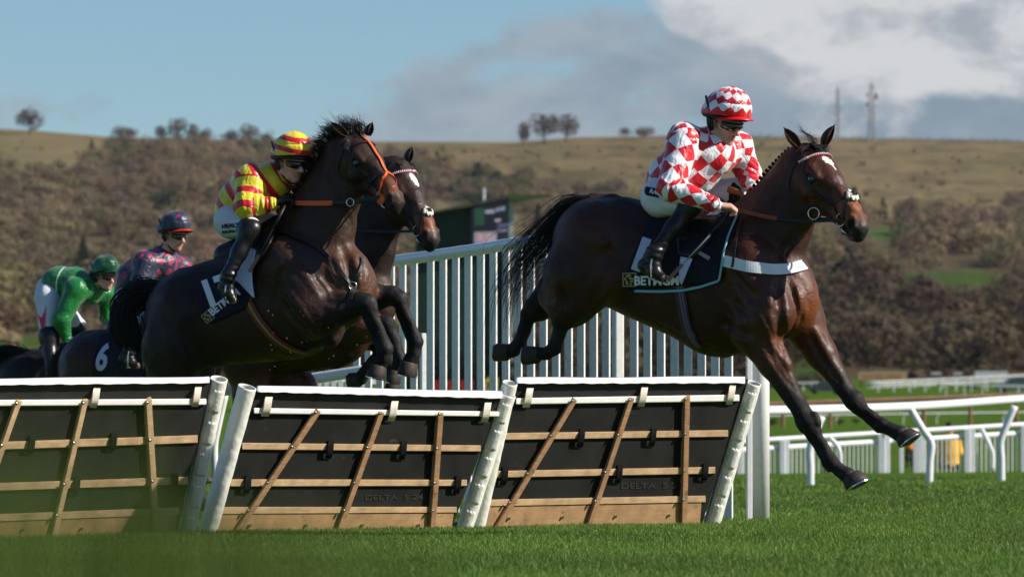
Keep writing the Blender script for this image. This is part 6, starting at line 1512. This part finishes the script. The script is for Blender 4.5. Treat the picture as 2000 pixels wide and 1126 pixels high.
# details on breeches and whips
def extra_rider_bits():
    T1 = j1['_T']; r = J1[0]; f = HA[0]; q = f.pt
    X = drape(T1, [(1262, 364), (1259, 373), (1262, 381)], [(1300, 372), (1310, 384), (1326, 394)], 12, 6, .006); sheet('hip_panel', X, M_CLOTH_NAVY, r, .003)
    px_text(T1, 'RACING', 1268, 376, 8, -16, M_WHITEPRINT, r, 'lettering', .011, .03, 1.0)
    T2 = j2['_T']; r2 = J2[0]
    px_text(T2, 'HEALY', 433, 446, 8, 6, M_CLOTH_NAVY, r2, 'lettering', .006, .03, 1.0); px_text(T2, 'RACING', 434, 456, 5, 6, M_CLOTH_NAVY, r2, 'lettering', .006, .03, 1.0)
    T4 = j4['_T']; px_poly(T4, [[(90, 596), (74, 616), (84, 650), (86, 648)]], M_RED, J4[0], 'red_thigh_panel', .007)
    def whip(a, b, label, m, tip=.0022):
        a, b = np.array(a), np.array(b); o = MB().tube([a, a*.7+b*.3, b], [.009, .006, tip], 8).build('whip', m, None, True); d = (b-a)/np.linalg.norm(b-a); MB().tube([a-d*.01, a+d*.16], [.0115, .0105], 10).build('grip', M_RUB, o, True)
        MB().bar(b-d*.11, b+d*.02, .022, .008, [0, -1, 0]).build('flap', M_RUB, o); tag(o, label, 'whip', 'whips carried by the riders')
    whip(q(1424, 418, .22), q(1308, 543, .43), 'dark whip slanting down from the bare hand of the red and white rider', M_GREYWEB)
    f2 = HB[0]; whip(f2.pt(556, 404, .24), f2.pt(490, 526, .40), 'black whip slanting down from the gloved hand of the yellow and red rider', M_STRAP)
    MB().tube([q(1424, 370, .0), q(1446, 377, .02), q(1462, 400, .04)], [.022, .016, .012], 10).build('neck_grip', M_BROWNLEATHER, HA[3], True)
extra_rider_bits()
# ------------------------------------------------------------------ hurdle panels, left to right (lettering needs the tack helpers above)
G = gpt
panel('nearest hurdle panel on the left with pale wooden slats and one white padded upright', G(-150, 32.0), G(363, 34.2), -140, 409, (741, 736, 752, 747), ((-140, 781, 12), (403, 778, 12)),
      [((-140, 867, 15), (386, 849, 15)), ((-140, 947, 15), (367, 930, 15)), ((-140, 1008, 15), (350, 990, 14))], [((34, 779), (-66, 1055)), ((163, 778), (98, 1052)), ((286, 777), (303, 1048)), ((-100, 781), (-230, 1055))],
      [(428, 739, 362, 1048, 16.5, -1)], (1052, 1046, 1016, 1004, -140, 345, -140, 340), (-140, -140), (412, 345), [(186, 772), (384, 770)], [(62, 860), (222, 855), (150, 941), (342, 934)], M_WOOD, None, 0)
panel('middle hurdle panel between the paired white uprights, partly in shadow', G(401, 34.35), G(905, 36.3), 502, 981, (753, 765, 764, 777), ((496, 796, 11), (975, 803, 10)),
      [((473, 864, 13), (939, 869, 12)), ((450, 935, 14), (912, 936, 12)), ((433, 989, 14), (892, 989, 11))], [((619, 799), (450, 1044)), ((742, 803), (655, 1038)), ((857, 806), (841, 1032))],
      [(483, 755, 402, 1046, 18, 0), (992, 770, 905, 1032, 16, -1)], (1042, 1034, 1003, 1002, 430, 886, 422, 880), (500, 410), (982, 880), [(522, 789), (768, 798), (950, 800)], [(645, 870), (788, 872), (484, 938), (895, 938)], M_WOODD, (712, 976, 10, 1.5), 2)
panel('right-hand hurdle panel under the leading horse, three brown slats on black boards', G(928, 36.45), G(1387, 38.3), 1008, 1455, (738, 736, 748, 747), ((1008, 777, 12), (1444, 770, 13)),
      [((985, 845, 13), (1422, 839, 13)), ((963, 919, 13), (1397, 911, 13)), ((945, 975, 13), (1378, 967, 13))], [((1120, 777), (962, 1032)), ((1231, 775), (1145, 1025)), ((1339, 772), (1333, 1020))],
      [(996, 747, 930, 1032, 15, 0), (1471, 747, 1389, 1020, 16.5, -1)], (1030, 1018, 990, 982, 940, 1370, 932, 1366), (1008, 932), (1462, 1372), [(1032, 772), (1256, 770), (1428, 766)], [(1136, 848), (1276, 846), (986, 922), (1210, 918), (1378, 914)], M_WOODD, (1212, 954, 11, 1.45), 4)

# wing fence: tall white pickets under a rounded top rail, running back from the hurdle
def wing():
    path = np.array([(686, 522), (720, 516), (810, 504), (930, 487), (1060, 470), (1200, 461), (1340, 455), (1486, 452)], float); Yp = 1.49*F/(HOR-path[:, 1]); W_ = P(path[:, 0], path[:, 1], Yp); W_[:, 2] = 2.04
    W_ = resample(W_, 120)
    root = empty('wing_fence', (*W_[60][:2], 0), 'tall white picket wing fence beside the hurdle', 'fence')
    MB().tube(W_, .046, 14).build('top_rail', M_PVC, root, True)
    proj = lambda p: 1000+p[..., 0]/p[..., 1]*F
    X = proj(W_); xs = list(np.arange(697, 830, 22.3))+list(np.arange(841, 1200, 24.5))+list(np.arange(1212, 1470, 26.4))
    def post(x, w, d, z1, name, m=M_PVCD, bev=.005, yaw=-30, dx=0):
        i = np.argmin(abs(X-x)); b = np.array([np.interp(x, X, W_[:, 0]), np.interp(x, X, W_[:, 1]), -.02]); c, s_ = math.cos(R(yaw)), math.sin(R(yaw)); cs = [(-w, -d), (w, -d), (w, d), (-w, d)]
        p = [b+np.array([q_[0]*c-q_[1]*s_, q_[0]*s_+q_[1]*c, 0]) for q_ in cs]; p += [q_+np.array([0, 0, z1]) for q_ in p]
        bevel(MB().box8(p).build(name, m, root), bev, 2)
    for x in xs:
        if abs(x-1207) < 11 or x > 1448: continue
        post(x, .0305, .011, 2.02, 'picket')
    post(1207, .034, .04, 2.0, 'post', M_PVCD, .01, 20); post(826, .020, .03, 1.45, 'post', M_PVCD, .006, 20)
    post(1463, .020, .018, 2.0, 'post', M_PVCD, .005, 10); 
    b = P(1486, 1017, 40.3); b[2] = 0; MB().tube([b-np.array([0, 0, .03]), b+np.array([0, 0, 2.08])], .062, 22).build('end_post', M_PVCD, root, True)
wing()
def rail_run(label, pts, r, base, posts, m, name='running_rail', group='white running rails'):
    """pts: (px,py,Y) of the tube; posts: (px of foot, py of foot, Y, bend) bend = px shift of the swan neck"""
    q = np.array([P(a, b, Y) for a, b, Y in pts]); q = resample(q, 60) if len(q) > 2 else q
    c = q.mean(0); root = empty(name, (c[0], c[1], 0), label, 'rail', group); MB().tube(q, r, 14).build('rail', m, root, True)
    for px, py, Y, top, bend, rp in posts:
        a = P(px, py+3, Y); k = P(px+(2 if bend < 0 else 0), py-(py-top)*.58, Y); k2 = P(px+bend*.18, py-(py-top)*.66, Y); e = P(px+bend, top, Y); MB().tube(resample([a, (a+k)/2, k, k2, e], 18), rp, 12).build('bent_post', m, root, True)
    return root
rail_run('near white running rail on the right with bent white posts', [(1400, 803, 70), (1500, 801, 71), (1775, 793, 76), (2000, 778, 82), (2200, 765, 86)], .058, 0,
         [(1583, 951, 72, 812, 22, .050), (1815, 946, 76, 796, -38, .050), (1956, 941, 81, 792, 26, .052), (2140, 935, 85, 775, 26, .052)], M_PVC)
rail_run('stub of white running rail joining the wing behind the jumping horses', [(380, 770, 46.4), (560, 746, 46), (713, 723, 45.6)], .045, 0, [(540, 985, 46, 755, 20, .03), (420, 985, 46.4, 768, 20, .03)], M_PVC)
# low pickets seen under the stub rail
def lowpickets():
    root = empty('low_picket_fence', (*P(650, 800, 52)[:2], 0), 'low white pickets seen between the horses and the hurdle', 'fence', None); m = MB()
    for x in np.arange(470, 735, 14.): a = P(x, 742, 52.); MB().box((a[0]-.022, a[1]-.015, 0), (a[0]+.022, a[1]+.015, a[2])).build('picket', M_PVCD, root)
    MB().bar(P(465, 744, 52.03), P(740, 744, 52.03), .05, .02, [0, -1, 0]).build('rail', M_PVCD, root)
lowpickets()
# second fence: dense pickets with double rail and thick posts
def picket_run():
    root = empty('picket_fence', (*P(1750, 900, 98)[:2], .05), 'white picket fence with paired posts behind the near running rail', 'fence'); n = 76; xs = np.linspace(1380, 2150, 2); YL, YR = 95., 99.
    Yx = lambda x: YL+(YR-YL)*(x-1380)/770; top = lambda x: 858-(x-1500)*.060; bot = lambda x: 926-(x-1500)*.020
    tl = [P(x, top(x), Yx(x)) for x in np.linspace(1380, 2150, 30)]; MB().tube(tl, .042, 10).build('top_rail', M_PVC, root, True); tl2 = [P(x, top(x)+17, Yx(x)) for x in np.linspace(1380, 2150, 30)]; MB().tube(tl2, .048, 10).build('second_rail', M_PVC, root, True)
    m = MB(); gap = lambda x: (1742 < x < 1800)
    for x in np.arange(1384, 2150, 8.6):
        if gap(x): continue
        a = P(x, top(x)+20, Yx(x)-.05); b = P(x, bot(x)+3, Yx(x)-.05); MB().box((a[0]-.0125, a[1]-.012, b[2]-.05), (a[0]+.0125, a[1]+.012, a[2])).build('picket', M_PVCD, root)
    for x, w in ((1528, .045), (1537, .04), (1722, .06), (1732, .05), (1790, .055), (1803, .045), (1760, .035), (1889, .05), (1899, .045), (2000, .055), (1445, .05), (2100, .05)):
        a = P(x, top(x)+3, Yx(x)-.12); b = P(x, bot(x)+2, Yx(x)-.12); bevel(MB().box((a[0]-w, a[1]-.04, b[2]-.08), (a[0]+w, a[1]+.04, a[2])).build('post', M_PVC, root), .01)
    for x, top_ in ((1640, 853), (1938, 836)):
        a = P(x, 918, Yx(x)-.3); k = P(x-1, 880, Yx(x)-.3); e = P(x-22, top_, Yx(x)-.3); MB().tube(resample([a, k, P(x-5, 870, Yx(x)-.3), e], 12), .042, 10).build('bent_post', M_PVC, root, True)
picket_run()
# far rails and things on the far side of the course
def gY(py):      # depth at which the course surface shows at photo row py
    Ys = np.linspace(91, 640, 400); v = HOR-(np.interp(Ys, [0, 90, 150, 300, 600, 650], [0, 0, .45, 2.2, 7.0, 7.8])-CAMZ)/Ys*F; return float(np.interp(-py, -v, Ys))
M_BROWNRAIL = mat('brown_rail', (.22, .12, .07), .7, .2, noise=(3, .2)); M_FARWHITE = mat('far_white', (.58, .58, .58), .6, .3)
def far_rail(label, x0, y0, x1, y1, base, r, step, m, off=0, name='running_rail', group='far rails of the course', bend=0, rows=1):
    Y = gY(base); a, b = P(x0, y0, Y), P(x1, y1, Y+off); c = (a+b)/2; root = empty(name, (c[0], c[1], float(land_z(c[0], c[1]))), label, 'rail', group); t = np.linspace(0, 1, 24)[:, None]; q = a*(1-t)+b*t; MB().tube(q, r, 8).build('rail', m, root, True)
    if rows > 1: MB().tube(q-np.array([0, 0, .45]), r*.6, 6).build('lower_rail', m, root, True)
    nn = int(abs(x1-x0)/step)
    for k in range(min(nn, 60)):
        u = (k+.5)/nn; p = a*(1-u)+b*u; z = float(land_z(p[0], p[1])); MB().tube([np.array([p[0], p[1], z-.1]), np.array([p[0], p[1], z+(p[2]-z)*.6]), np.array([p[0]+bend, p[1], p[2]])], r*.8, 6).build('post', m, root)
far_rail('brown timber rail crossing beyond the white picket fence', 1390, 793, 2120, 766, 836, .085, 88, M_BROWNRAIL, 4)
far_rail('low white marker rail beyond the brown timber rail', 1400, 812, 2120, 803, 829, .03, 62, M_FARWHITE, 5, bend=.1)
far_rail('far white rail highest in the picture, right of the forelegs', 1690, 747, 2150, 726, 757, .09, 26, M_FARWHITE, 10, rows=2)
far_rail('far white rail just below the highest one', 1700, 751, 2150, 738, 765, .075, 30, M_FARWHITE, 8)
far_rail('far thin white rail running down to the right', 1830, 750, 2150, 758, 778, .05, 34, M_FARWHITE, 0)
far_rail('short stretch of far white rail between the forelegs and the wing', 1545, 748, 1640, 746, 762, .075, 14, M_FARWHITE)
far_rail('far white rail at the left edge behind the last horse', -60, 742, 60, 742, 752, .07, 24, M_FARWHITE)
def banner(x0, x1, y0, y1, Y, col, label, patches=()):
    a, b = P(x0, y1, Y), P(x1, y0, Y); root = empty('banner', ((a[0]+b[0])/2, Y, a[2]), label, 'banner', 'boards on the far rail'); MB().box((a[0], Y, a[2]), (b[0], Y+.2, b[2])).build('board', mat('board', col, .7, .2, noise=(2, .15)), root)
    for (u0, u1, v0, v1, c) in patches: MB().box((a[0]+(b[0]-a[0])*u0, Y-.03, a[2]+(b[2]-a[2])*v0), (a[0]+(b[0]-a[0])*u1, Y-.006, a[2]+(b[2]-a[2])*v1)).build('print', mat('print', c, .7, .2), root)
    for u in (.05, .5, .95): x = a[0]+(b[0]-a[0])*u; MB().box((x-.08, Y+.22, a[2]-1.2), (x+.08, Y+.38, b[2])).build('post', M_BROWNRAIL, root)
banner(1677, 1771, 726, 741, 520, (.48, .34, .18), 'orange-tan advertising board on the far rail', ((.1, .3, .3, .6, (.45, .16, .1)), (.36, .52, .3, .6, (.45, .16, .1)), (.6, .9, .3, .62, (.45, .16, .1)), (0, 1, .85, 1, (.6, .5, .25))))
banner(1808, 1895, 724, 735, 530, (.06, .04, .035), 'dark brown advertising board with pale patches on the far rail', ((.12, .35, .3, .8, (.5, .48, .5)), (.62, .82, .3, .8, (.5, .48, .5)), (.5, .58, .1, .6, (.3, .1, .08))))
banner(1904, 1968, 724, 741, 525, (.55, .56, .58), 'pale grey advertising board at the right of the far rail')
def car(px, py, Y, w, col, label, flip=1):
    c = P(px, py, Y); z = float(land_z(c[0], c[1])); root = empty('parked_car', (c[0], c[1], z), label, 'car', 'cars on the far side of the course'); s_ = w/4.2; m = MB()
    pr = [(-2.1, .35), (-2.1, .85), (-1.9, .98), (-1.35, 1.02), (-.75, 1.48), (.65, 1.50), (1.3, 1.05), (1.95, .9), (2.1, .7), (2.1, .35)]; v = []
    for y in (-.82, .82): v += [(c[0]+x*s_*flip, c[1]+y*s_, z+zz*s_) for x, zz in pr]
    n = len(pr); f = [tuple(range(n))[::-1], tuple(range(n, 2*n))]+[(i, (i+1) % n, (i+1) % n+n, i+n) for i in range(n)]; m.add(v, f); bo = m.build('body', mat('car_paint', col, .25, .5, coat=.6), root); bevel(bo, .05)
    g = MB(); gl = [(-1.15, 1.05), (-.7, 1.42), (.6, 1.43), (1.05, 1.08)]; g.add([(c[0]+x*s_*flip, c[1]-.84*s_, z+zz*s_) for x, zz in gl]+[(c[0]+x*s_*flip, c[1]-.80*s_, z+zz*s_) for x, zz in gl], [(0, 1, 2, 3), (7, 6, 5, 4), (0, 4, 5, 1), (1, 5, 6, 2), (2, 6, 7, 3), (3, 7, 4, 0)]); g.build('window', M_LENSG, root)
    for x in (-1.3, 1.3):
        for y in (-.85, .70): MB().tube([(c[0]+x*s_, c[1]+y*s_, z+.33*s_), (c[0]+x*s_, c[1]+(y+.18)*s_, z+.33*s_)], .33*s_, 16).build('wheel', M_TYRE, root, True)
M_TYRE = mat('tyre', (.02, .02, .02), .8, .2); M_LENSG = mat('car_glass', (.03, .04, .05), .05, .8)
car(1612, 765, 430, 2.6, (.03, .035, .045), 'dark car beyond the rails, left of the forelegs'); car(1986, 764, 430, 3.4, (.10, .16, .15), 'grey-green car beyond the rails at the right edge', -1)
# far bushes on the course
for i, (px, py, w, lab) in enumerate(((1510, 830, 26, 'dark low bush beyond the fence just right of the wing post'), (1640, 829, 20, 'low dark bush left of the far forehoof'), (1672, 826, 18, 'small dark bush right of the low one near the far forehoof'), (1560, 790, 40, 'tan and dark bush beside the end of the timber rail'), (1900, 762, 26, 'flat dark bush under the far rails'))):
    Y = gY(py); b = P(px, py, Y); s_ = Y/F*w; q = crown_template(420, 700+i, 'round', (.6, .5))*np.array([s_*.55, s_*.5, s_*.36])+b+np.array([0, 0, s_*.28]); c = np.array((.05, .05, .025))*RNG.uniform(.6, 1.4, (len(q), 1))
    root = empty('bush', b, lab, 'bush', 'bushes on the far side of the course'); mesh_obj('foliage', q.reshape(-1, 3), np.arange(len(q)*3).reshape(-1, 3), M_TWIG, root, cols=np.repeat(c, 3, 0)); MB().tube([b-np.array([0, 0, .1]), b+np.array([0, 0, s_*.3])], .03, 5).build('stem', M_BARK, root)
# big screen with its lorry-like green housing
def big_screen():
    Y = 300.; zb = float(land_z(P(910, 800, Y)[0], Y)); root = empty('big_screen', (*P(910, 800, Y)[:2], zb), 'big racecourse screen in a dark green housing with a slanting roof', 'screen'); g = mat('green_housing', (.008, .030, .018), .6, .3, noise=(.6, .15)); pt = lambda x, y, d=0: P(x, y, Y+d)
    def slab(p4, d0, d1, m, name, par=root):
        p = np.array(p4, float); return MB().box8(np.concatenate([P(p[:, 0], p[:, 1], Y+d1), P(p[:, 0], p[:, 1], Y+d0)])).build(name, m, par)
    slab([(812, 422), (994, 387), (994, 812), (812, 812)], 0, 3, g, 'housing'); slab([(806, 421), (990, 381), (990, 384.5), (806, 425)], -.8, 4, mat('roof_edge', (.05, .06, .05), .6, .3), 'roof_edge')
    # flat roof wing jutting out to the right
    v = [P(990, 380.5, Y-.8), P(1072, 381.5, Y-.2), P(1072, 383.5, Y-.2), P(1003, 391, Y-.8), P(990, 388, Y+4), P(1072, 380, Y+4)]
    MB().add([P(988, 380, Y-1.2), P(1074, 380.5, Y-1.2), P(1074, 383, Y-1.2), P(1003, 392, Y-1.2), P(988, 386, Y-1.2), P(988, 381, Y+5), P(1074, 381.5, Y+5), P(1074, 384, Y+5), P(1003, 394, Y+5), P(988, 388, Y+5)],
             [(0, 4, 3, 2, 1), (5, 6, 7, 8, 9), (0, 1, 6, 5), (1, 2, 7, 6), (2, 3, 8, 7), (3, 4, 9, 8), (4, 0, 5, 9)]).build('roof', mat('roof_green', (.055, .085, .022), .6, .3), root)
    slab([(994, 386), (1003, 387), (1003, 812), (994, 812)], -.3, .3, mat('steel_post', (.40, .42, .42), .5, .4), 'post')
    fr = slab([(918, 402), (996, 388), (996, 472), (918, 486)], -.25, -.02, mat('screen_frame', (.05, .06, .065), .5, .3), 'frame')
    e = lambda n, c, s_: mat(n, c, .5, .2, emis=(c, s_))
    sc = slab([(925, 404), (994, 391), (994, 470), (925, 483)], -.32, -.26, e('screen_dark', (.018, .022, .03), .5), 'display')
    for k, (x0, x1, y0, y1, c) in enumerate(((926, 946, 406, 440, (.02, .05, .03)), (948, 966, 409, 417, (.22, .23, .3)), (969, 976, 405, 413, (.20, .21, .28)), (978, 986, 403, 411, (.20, .21, .28)), (967, 978, 427, 433, (.34, .24, .30)), (972, 993, 437, 442, (.10, .10, .18)), (970, 990, 446, 453, (.12, .10, .15)), (926, 970, 452, 476, (.20, .17, .20)), (934, 944, 456, 470, (.34, .20, .18)), (950, 960, 455, 468, (.30, .22, .20)))):
        slab([(x0, y0+1), (x1, y0), (x1, y1-1), (x0, y1)], -.38, -.33, e('screen_image', c, .8), 'lit_patch', sc)
    MB().tube([pt(945, 392, 1), pt(945, 368, 1)], .07, 6).build('aerial', M_FARWHITE, root)
big_screen()
# dark hedge and colourful boards seen between the wing pickets
def boards():
    for i, (x0, x1, y0, y1, Y, c, lab) in enumerate(((845, 925, 742, 775, 118, (.32, .02, .015), 'low red barrier seen between the wing pickets'), (936, 972, 740, 746, 117, (.55, .42, .03), 'yellow barrier rail seen between the wing pickets'),)):
        a, b = P(x0, y1, Y), P(x1, y0, Y); root = empty('barrier', ((a[0]+b[0])/2, Y, 0), lab, 'barrier', None); m_ = mat('barrier_paint', c, .6, .3)
        MB().box((a[0], Y, a[2]), (b[0], Y+.06, b[2])).build('board', m_, root)
        for u in (.04, .5, .96): x = a[0]+(b[0]-a[0])*u; MB().box((x-.03, Y+.07, 0), (x+.03, Y+.12, a[2]+.1)).build('leg', m_, root)
boards()
def clump(px0, px1, ytop, Y, base_py, label, seed, col, h_=None):
    n = int((px1-px0)/16)+2; q = []
    for k in range(n):
        x = px0+(px1-px0)*k/(n-1); b = P(x, base_py, Y); t_ = P(x, ytop+RNG.uniform(-10, 14), Y); hh = t_[2]-b[2]; q.append(crown_template(420, seed+k, 'round', (.5, .42))*np.array([18/F*Y, 14/F*Y, hh*.5])+np.array([b[0], Y, b[2]+hh*.48]))
    q = np.concatenate(q); c = np.array(col)*RNG.uniform(.6, 1.4, (len(q), 1)); tag(mesh_obj('hedge', q.reshape(-1, 3), np.arange(len(q)*3).reshape(-1, 3), M_TWIG, None, cols=np.repeat(c, 3, 0)), label, 'hedge')
clump(1000, 1470, 690, 300, 830, 'dark hedge behind the right half of the wing fence', 800, (.035, .040, .022)); clump(780, 1000, 640, 296, 830, 'tall dark hedge in front of the big screen', 840, (.018, .026, .020))
clump(-120, 90, 700, 420, 770, 'pale scrubby bush line at the far left edge', 880, (.11, .10, .05)); clump(1470, 1640, 722, 500, 765, 'dark bushes behind the rails left of the forelegs', 900, (.045, .045, .03))
# ------------------------------------------------------------------ people far off, flying turf, leaves close to the lens
def stander(px, foot_py, head_py, Y, coat, trouser, label, yaw=90, arms=True, group=None, hair=(.03, .02, .015), skin=(.42, .25, .18), h=.016, kneel=False):
    a = P(px, foot_py, Y); t = P(px, head_py, Y); Ht = t[2]-a[2]; k = Ht/1.75 if not kneel else Ht/.98; dz = .80 if kneel else 0; root = empty('person', a, label, 'person', group); Fh = np.array([math.cos(R(yaw)), -math.sin(R(yaw)), 0]); L = np.array([-math.sin(R(yaw)), -math.cos(R(yaw)), 0]); pt = lambda f_, l, z: a+k*(Fh*f_+L*l+np.array([0, 0, z-dz]))
    B = Body(); c = lambda p, q_, r1, r2, w=1, col=skin, kk=.03: B.cap(pt(*p), pt(*q_), r1*k, r2*k, kk, w, L, col)
    c((0, 0, 1.62), (.02, 0, 1.66), .085, .09); c((.06, 0, 1.57), (.07, 0, 1.55), .045, .04); c((.10, 0, 1.62), (.11, 0, 1.60), .012, .014); c((0, 0, 1.55), (0, 0, 1.42), .055, .06)
    body = [((0, 0, 1.38), (0, 0, 1.15), .15, .15, 1.35), ((0, 0, 1.15), (0, 0, .92), .14, .155, 1.2)]
    for p, q_, r1, r2, w in body: c(p, q_, r1*.9, r2*.9, w, (.2, .2, .2), .06)
    lim = []
    for s_ in (1, -1): lim += [((0, s_*.17, 1.40), (.03, s_*.27, 1.14), .06, .045, 'c'), ((.03, s_*.27, 1.14), (.16, s_*.20, .98), .045, .034, 'c'), ((0, s_*.09, .92), (.02, s_*.10, .48), .085, .06, 't'), ((.02, s_*.10, .48), (-.01, s_*.10, .08), .058, .042, 't')]
    if kneel: lim = [x for x in lim if x[4] == 'c']+[z_ for s_ in (1, -1) for z_ in (((0, s_*.09, .95), (.20, s_*.12, .88), .085, .06, 't'), ((.20, s_*.12, .88), (-.22, s_*.10, .86), .055, .045, 't'))]
    for p, q_, r1, r2, w in lim: c(p, q_, r1*.85, r2*.85, 1, (.2, .2, .2))
    for s_ in (1, -1):
        if kneel: c((-.22, s_*.10, .86), (-.28, s_*.10, .84), .045, .035, 1, (.02, .02, .02)); c((.16, s_*.20, .98), (.20, s_*.19, .93), .035, .026); continue
        c((-.03, s_*.10, .05), (.15, s_*.12, .035), .045, .035, 1, (.02, .02, .02)); c((.16, s_*.20, .98), (.20, s_*.19, .93), .035, .026)
    v, f = B.mesh(h, smooth=1); mesh_obj('body', v, f, M_SKIN, root, True, B.color(v, .01))
    C = Body(); 
    for p, q_, r1, r2, w in body: C.cap(pt(*p), pt(*q_), r1*1.05*k, r2*1.08*k, .06, w, L)
    for p, q_, r1, r2, w in lim:
        if w == 'c': C.cap(pt(*p), pt(*q_), r1*1.1*k, r2*1.15*k, .05)
    v, f = C.mesh(h, smooth=1, disp=lambda X: folds(X, .008, 5)); mesh_obj('jacket', v, f, coat, root, True)
    T = Body()
    for p, q_, r1, r2, w in lim:
        if w == 't': T.cap(pt(*p), pt(*q_), r1*1.05*k, r2*1.15*k, .05)
    v, f = T.mesh(h, smooth=1); mesh_obj('trousers', v, f, trouser, root, True)
    Hh = Body(); Hh.cap(pt(-.015, 0, 1.68), pt(-.01, 0, 1.69), .098*k, .096*k); Hh.cap(pt(.10, 0, 1.60), pt(.12, 0, 1.58), .07*k, .07*k, .02, sub=True); v, f = Hh.mesh(h*.8, smooth=1); mesh_obj('hair', v, f, mat('hair', hair, .6, .3), root, True)
M_YJ = mat('yellow_jacket', (.80, .42, .01), .6, .3, bump=(8, .5, .02)); M_DT = mat('dark_trousers', (.02, .02, .025), .8, .2)
stander(1855, 916, 823, 101., M_YJ, M_DT, 'steward in a bright yellow jacket behind the white picket fence', yaw=250, kneel=True)
stander(1776, 916, 833, 103., mat('orange_vest', (.75, .22, .03), .6, .3), M_DT, 'person in an orange vest mostly hidden behind a fence post', yaw=240)
RC = mat('red_coat', (.5, .02, .02), .7, .2); GC = mat('grey_coat', (.12, .11, .12), .7, .2); PC = mat('pink_coat', (.45, .22, .2), .7, .2)
for i, (px, Y, m_, lab) in enumerate(((849, 150, RC, 'spectator in a red coat leftmost between the wing pickets'), (872, 154, GC, 'spectator in grey beside the red-coated one'), (896, 158, PC, 'spectator in pink seen between the wing pickets'), (918, 152, GC, 'second spectator in grey, next to the one in pink'), (943, 150, RC, 'second spectator in red, left of the long black tail'), (966, 156, GC, 'spectator in grey behind the streaming black tail'))):
    fp = HOR-(float(land_z(0, Y))-CAMZ)/Y*F; stander(px, fp, fp-1.72*F/Y, Y, m_, M_DT, lab, yaw=80+20*math.sin(i*2), group='spectators behind the wing fence', h=.022)
# clods and grit kicked up under the jumping horses
M_SOIL = mat('soil', (.16, .10, .055), .95, .1)
for i in range(46):
    px = RNG.uniform(520, 760); py = RNG.uniform(600, 742); c = P(px, py, RNG.uniform(36.6, 37.2)); r_ = RNG.uniform(.002, .0055)
    o = MB().blob(c, [r_, r_*RNG.uniform(.6, 1.3), r_*RNG.uniform(.6, 1.3)], 6, 4).build('clod', M_SOIL, None, False, loc=c); tag(o, 'tiny clod of soil flying under the tucked forelegs', 'clod', 'clods flying up under the jumping horses')
# long grass right in front of the lens, far out of focus
def near_leaves():
    V_ = []; F_ = []; C_ = []; n0 = 0
    for i in range(640):
        Y = RNG.uniform(2.2, 3.6); u = RNG.random()**.8; px = -150+u*1050; topy = 858+250*(u**1.2)+RNG.normal(0, 30)
        if px < 330 and RNG.random() < .25: topy = 800+RNG.normal(0, 40)
        t_ = P(px, topy, Y); b = np.array([t_[0]+RNG.normal(0, .03), Y+RNG.normal(0, .05), 0.]); w = RNG.uniform(.004, .008); q = resample([b, (b+t_)/2+np.array([RNG.normal(0, .012), 0, 0]), t_], 7); wid = w*np.array([1, 1, .95, .85, .65, .4, .05]); wa = RNG.uniform(0, 3.14); wv = np.array([math.cos(wa), math.sin(wa), 0]); v = np.stack([q-wv*wid[:, None]/2, q+wv*wid[:, None]/2], 1).reshape(-1, 3)
        f = [(n0+2*k, n0+2*k+1, n0+2*k+3, n0+2*k+2) for k in range(6)]; V_.append(v); F_ += f; n0 += 14; C_.append(np.tile(np.array([.075, .115, .020])*RNG.uniform(.7, 1.3), (14, 1)))
    tag(mesh_obj('long_grass', np.concatenate(V_), F_, mat('long_grass_blades', attr='Col', rough=.6, spec=.2, trans=.5), cols=np.concatenate(C_)), 'long grass close to the lens, blurred green at lower left', None, None, 'stuff')
near_leaves()
# ------------------------------------------------------------------ thin spring haze over the valley
def haze():
    m = bpy.data.materials.new('haze_air'); m.use_nodes = True; nt = m.node_tree; nt.nodes.clear(); o = nt.nodes.new('ShaderNodeOutputMaterial'); v = nt.nodes.new('ShaderNodeVolumePrincipled'); v.inputs['Color'].default_value = (.80, .88, 1, 1); v.inputs['Density'].default_value = .000018; v.inputs['Anisotropy'].default_value = .1; nt.links.new(v.outputs[0], o.inputs['Volume'])
    tag(MB().box((-9000, -60, -760), (11000, 20500, 330)).build('haze', m), 'thin pale haze lying over the valley', None, None, 'stuff')
haze()
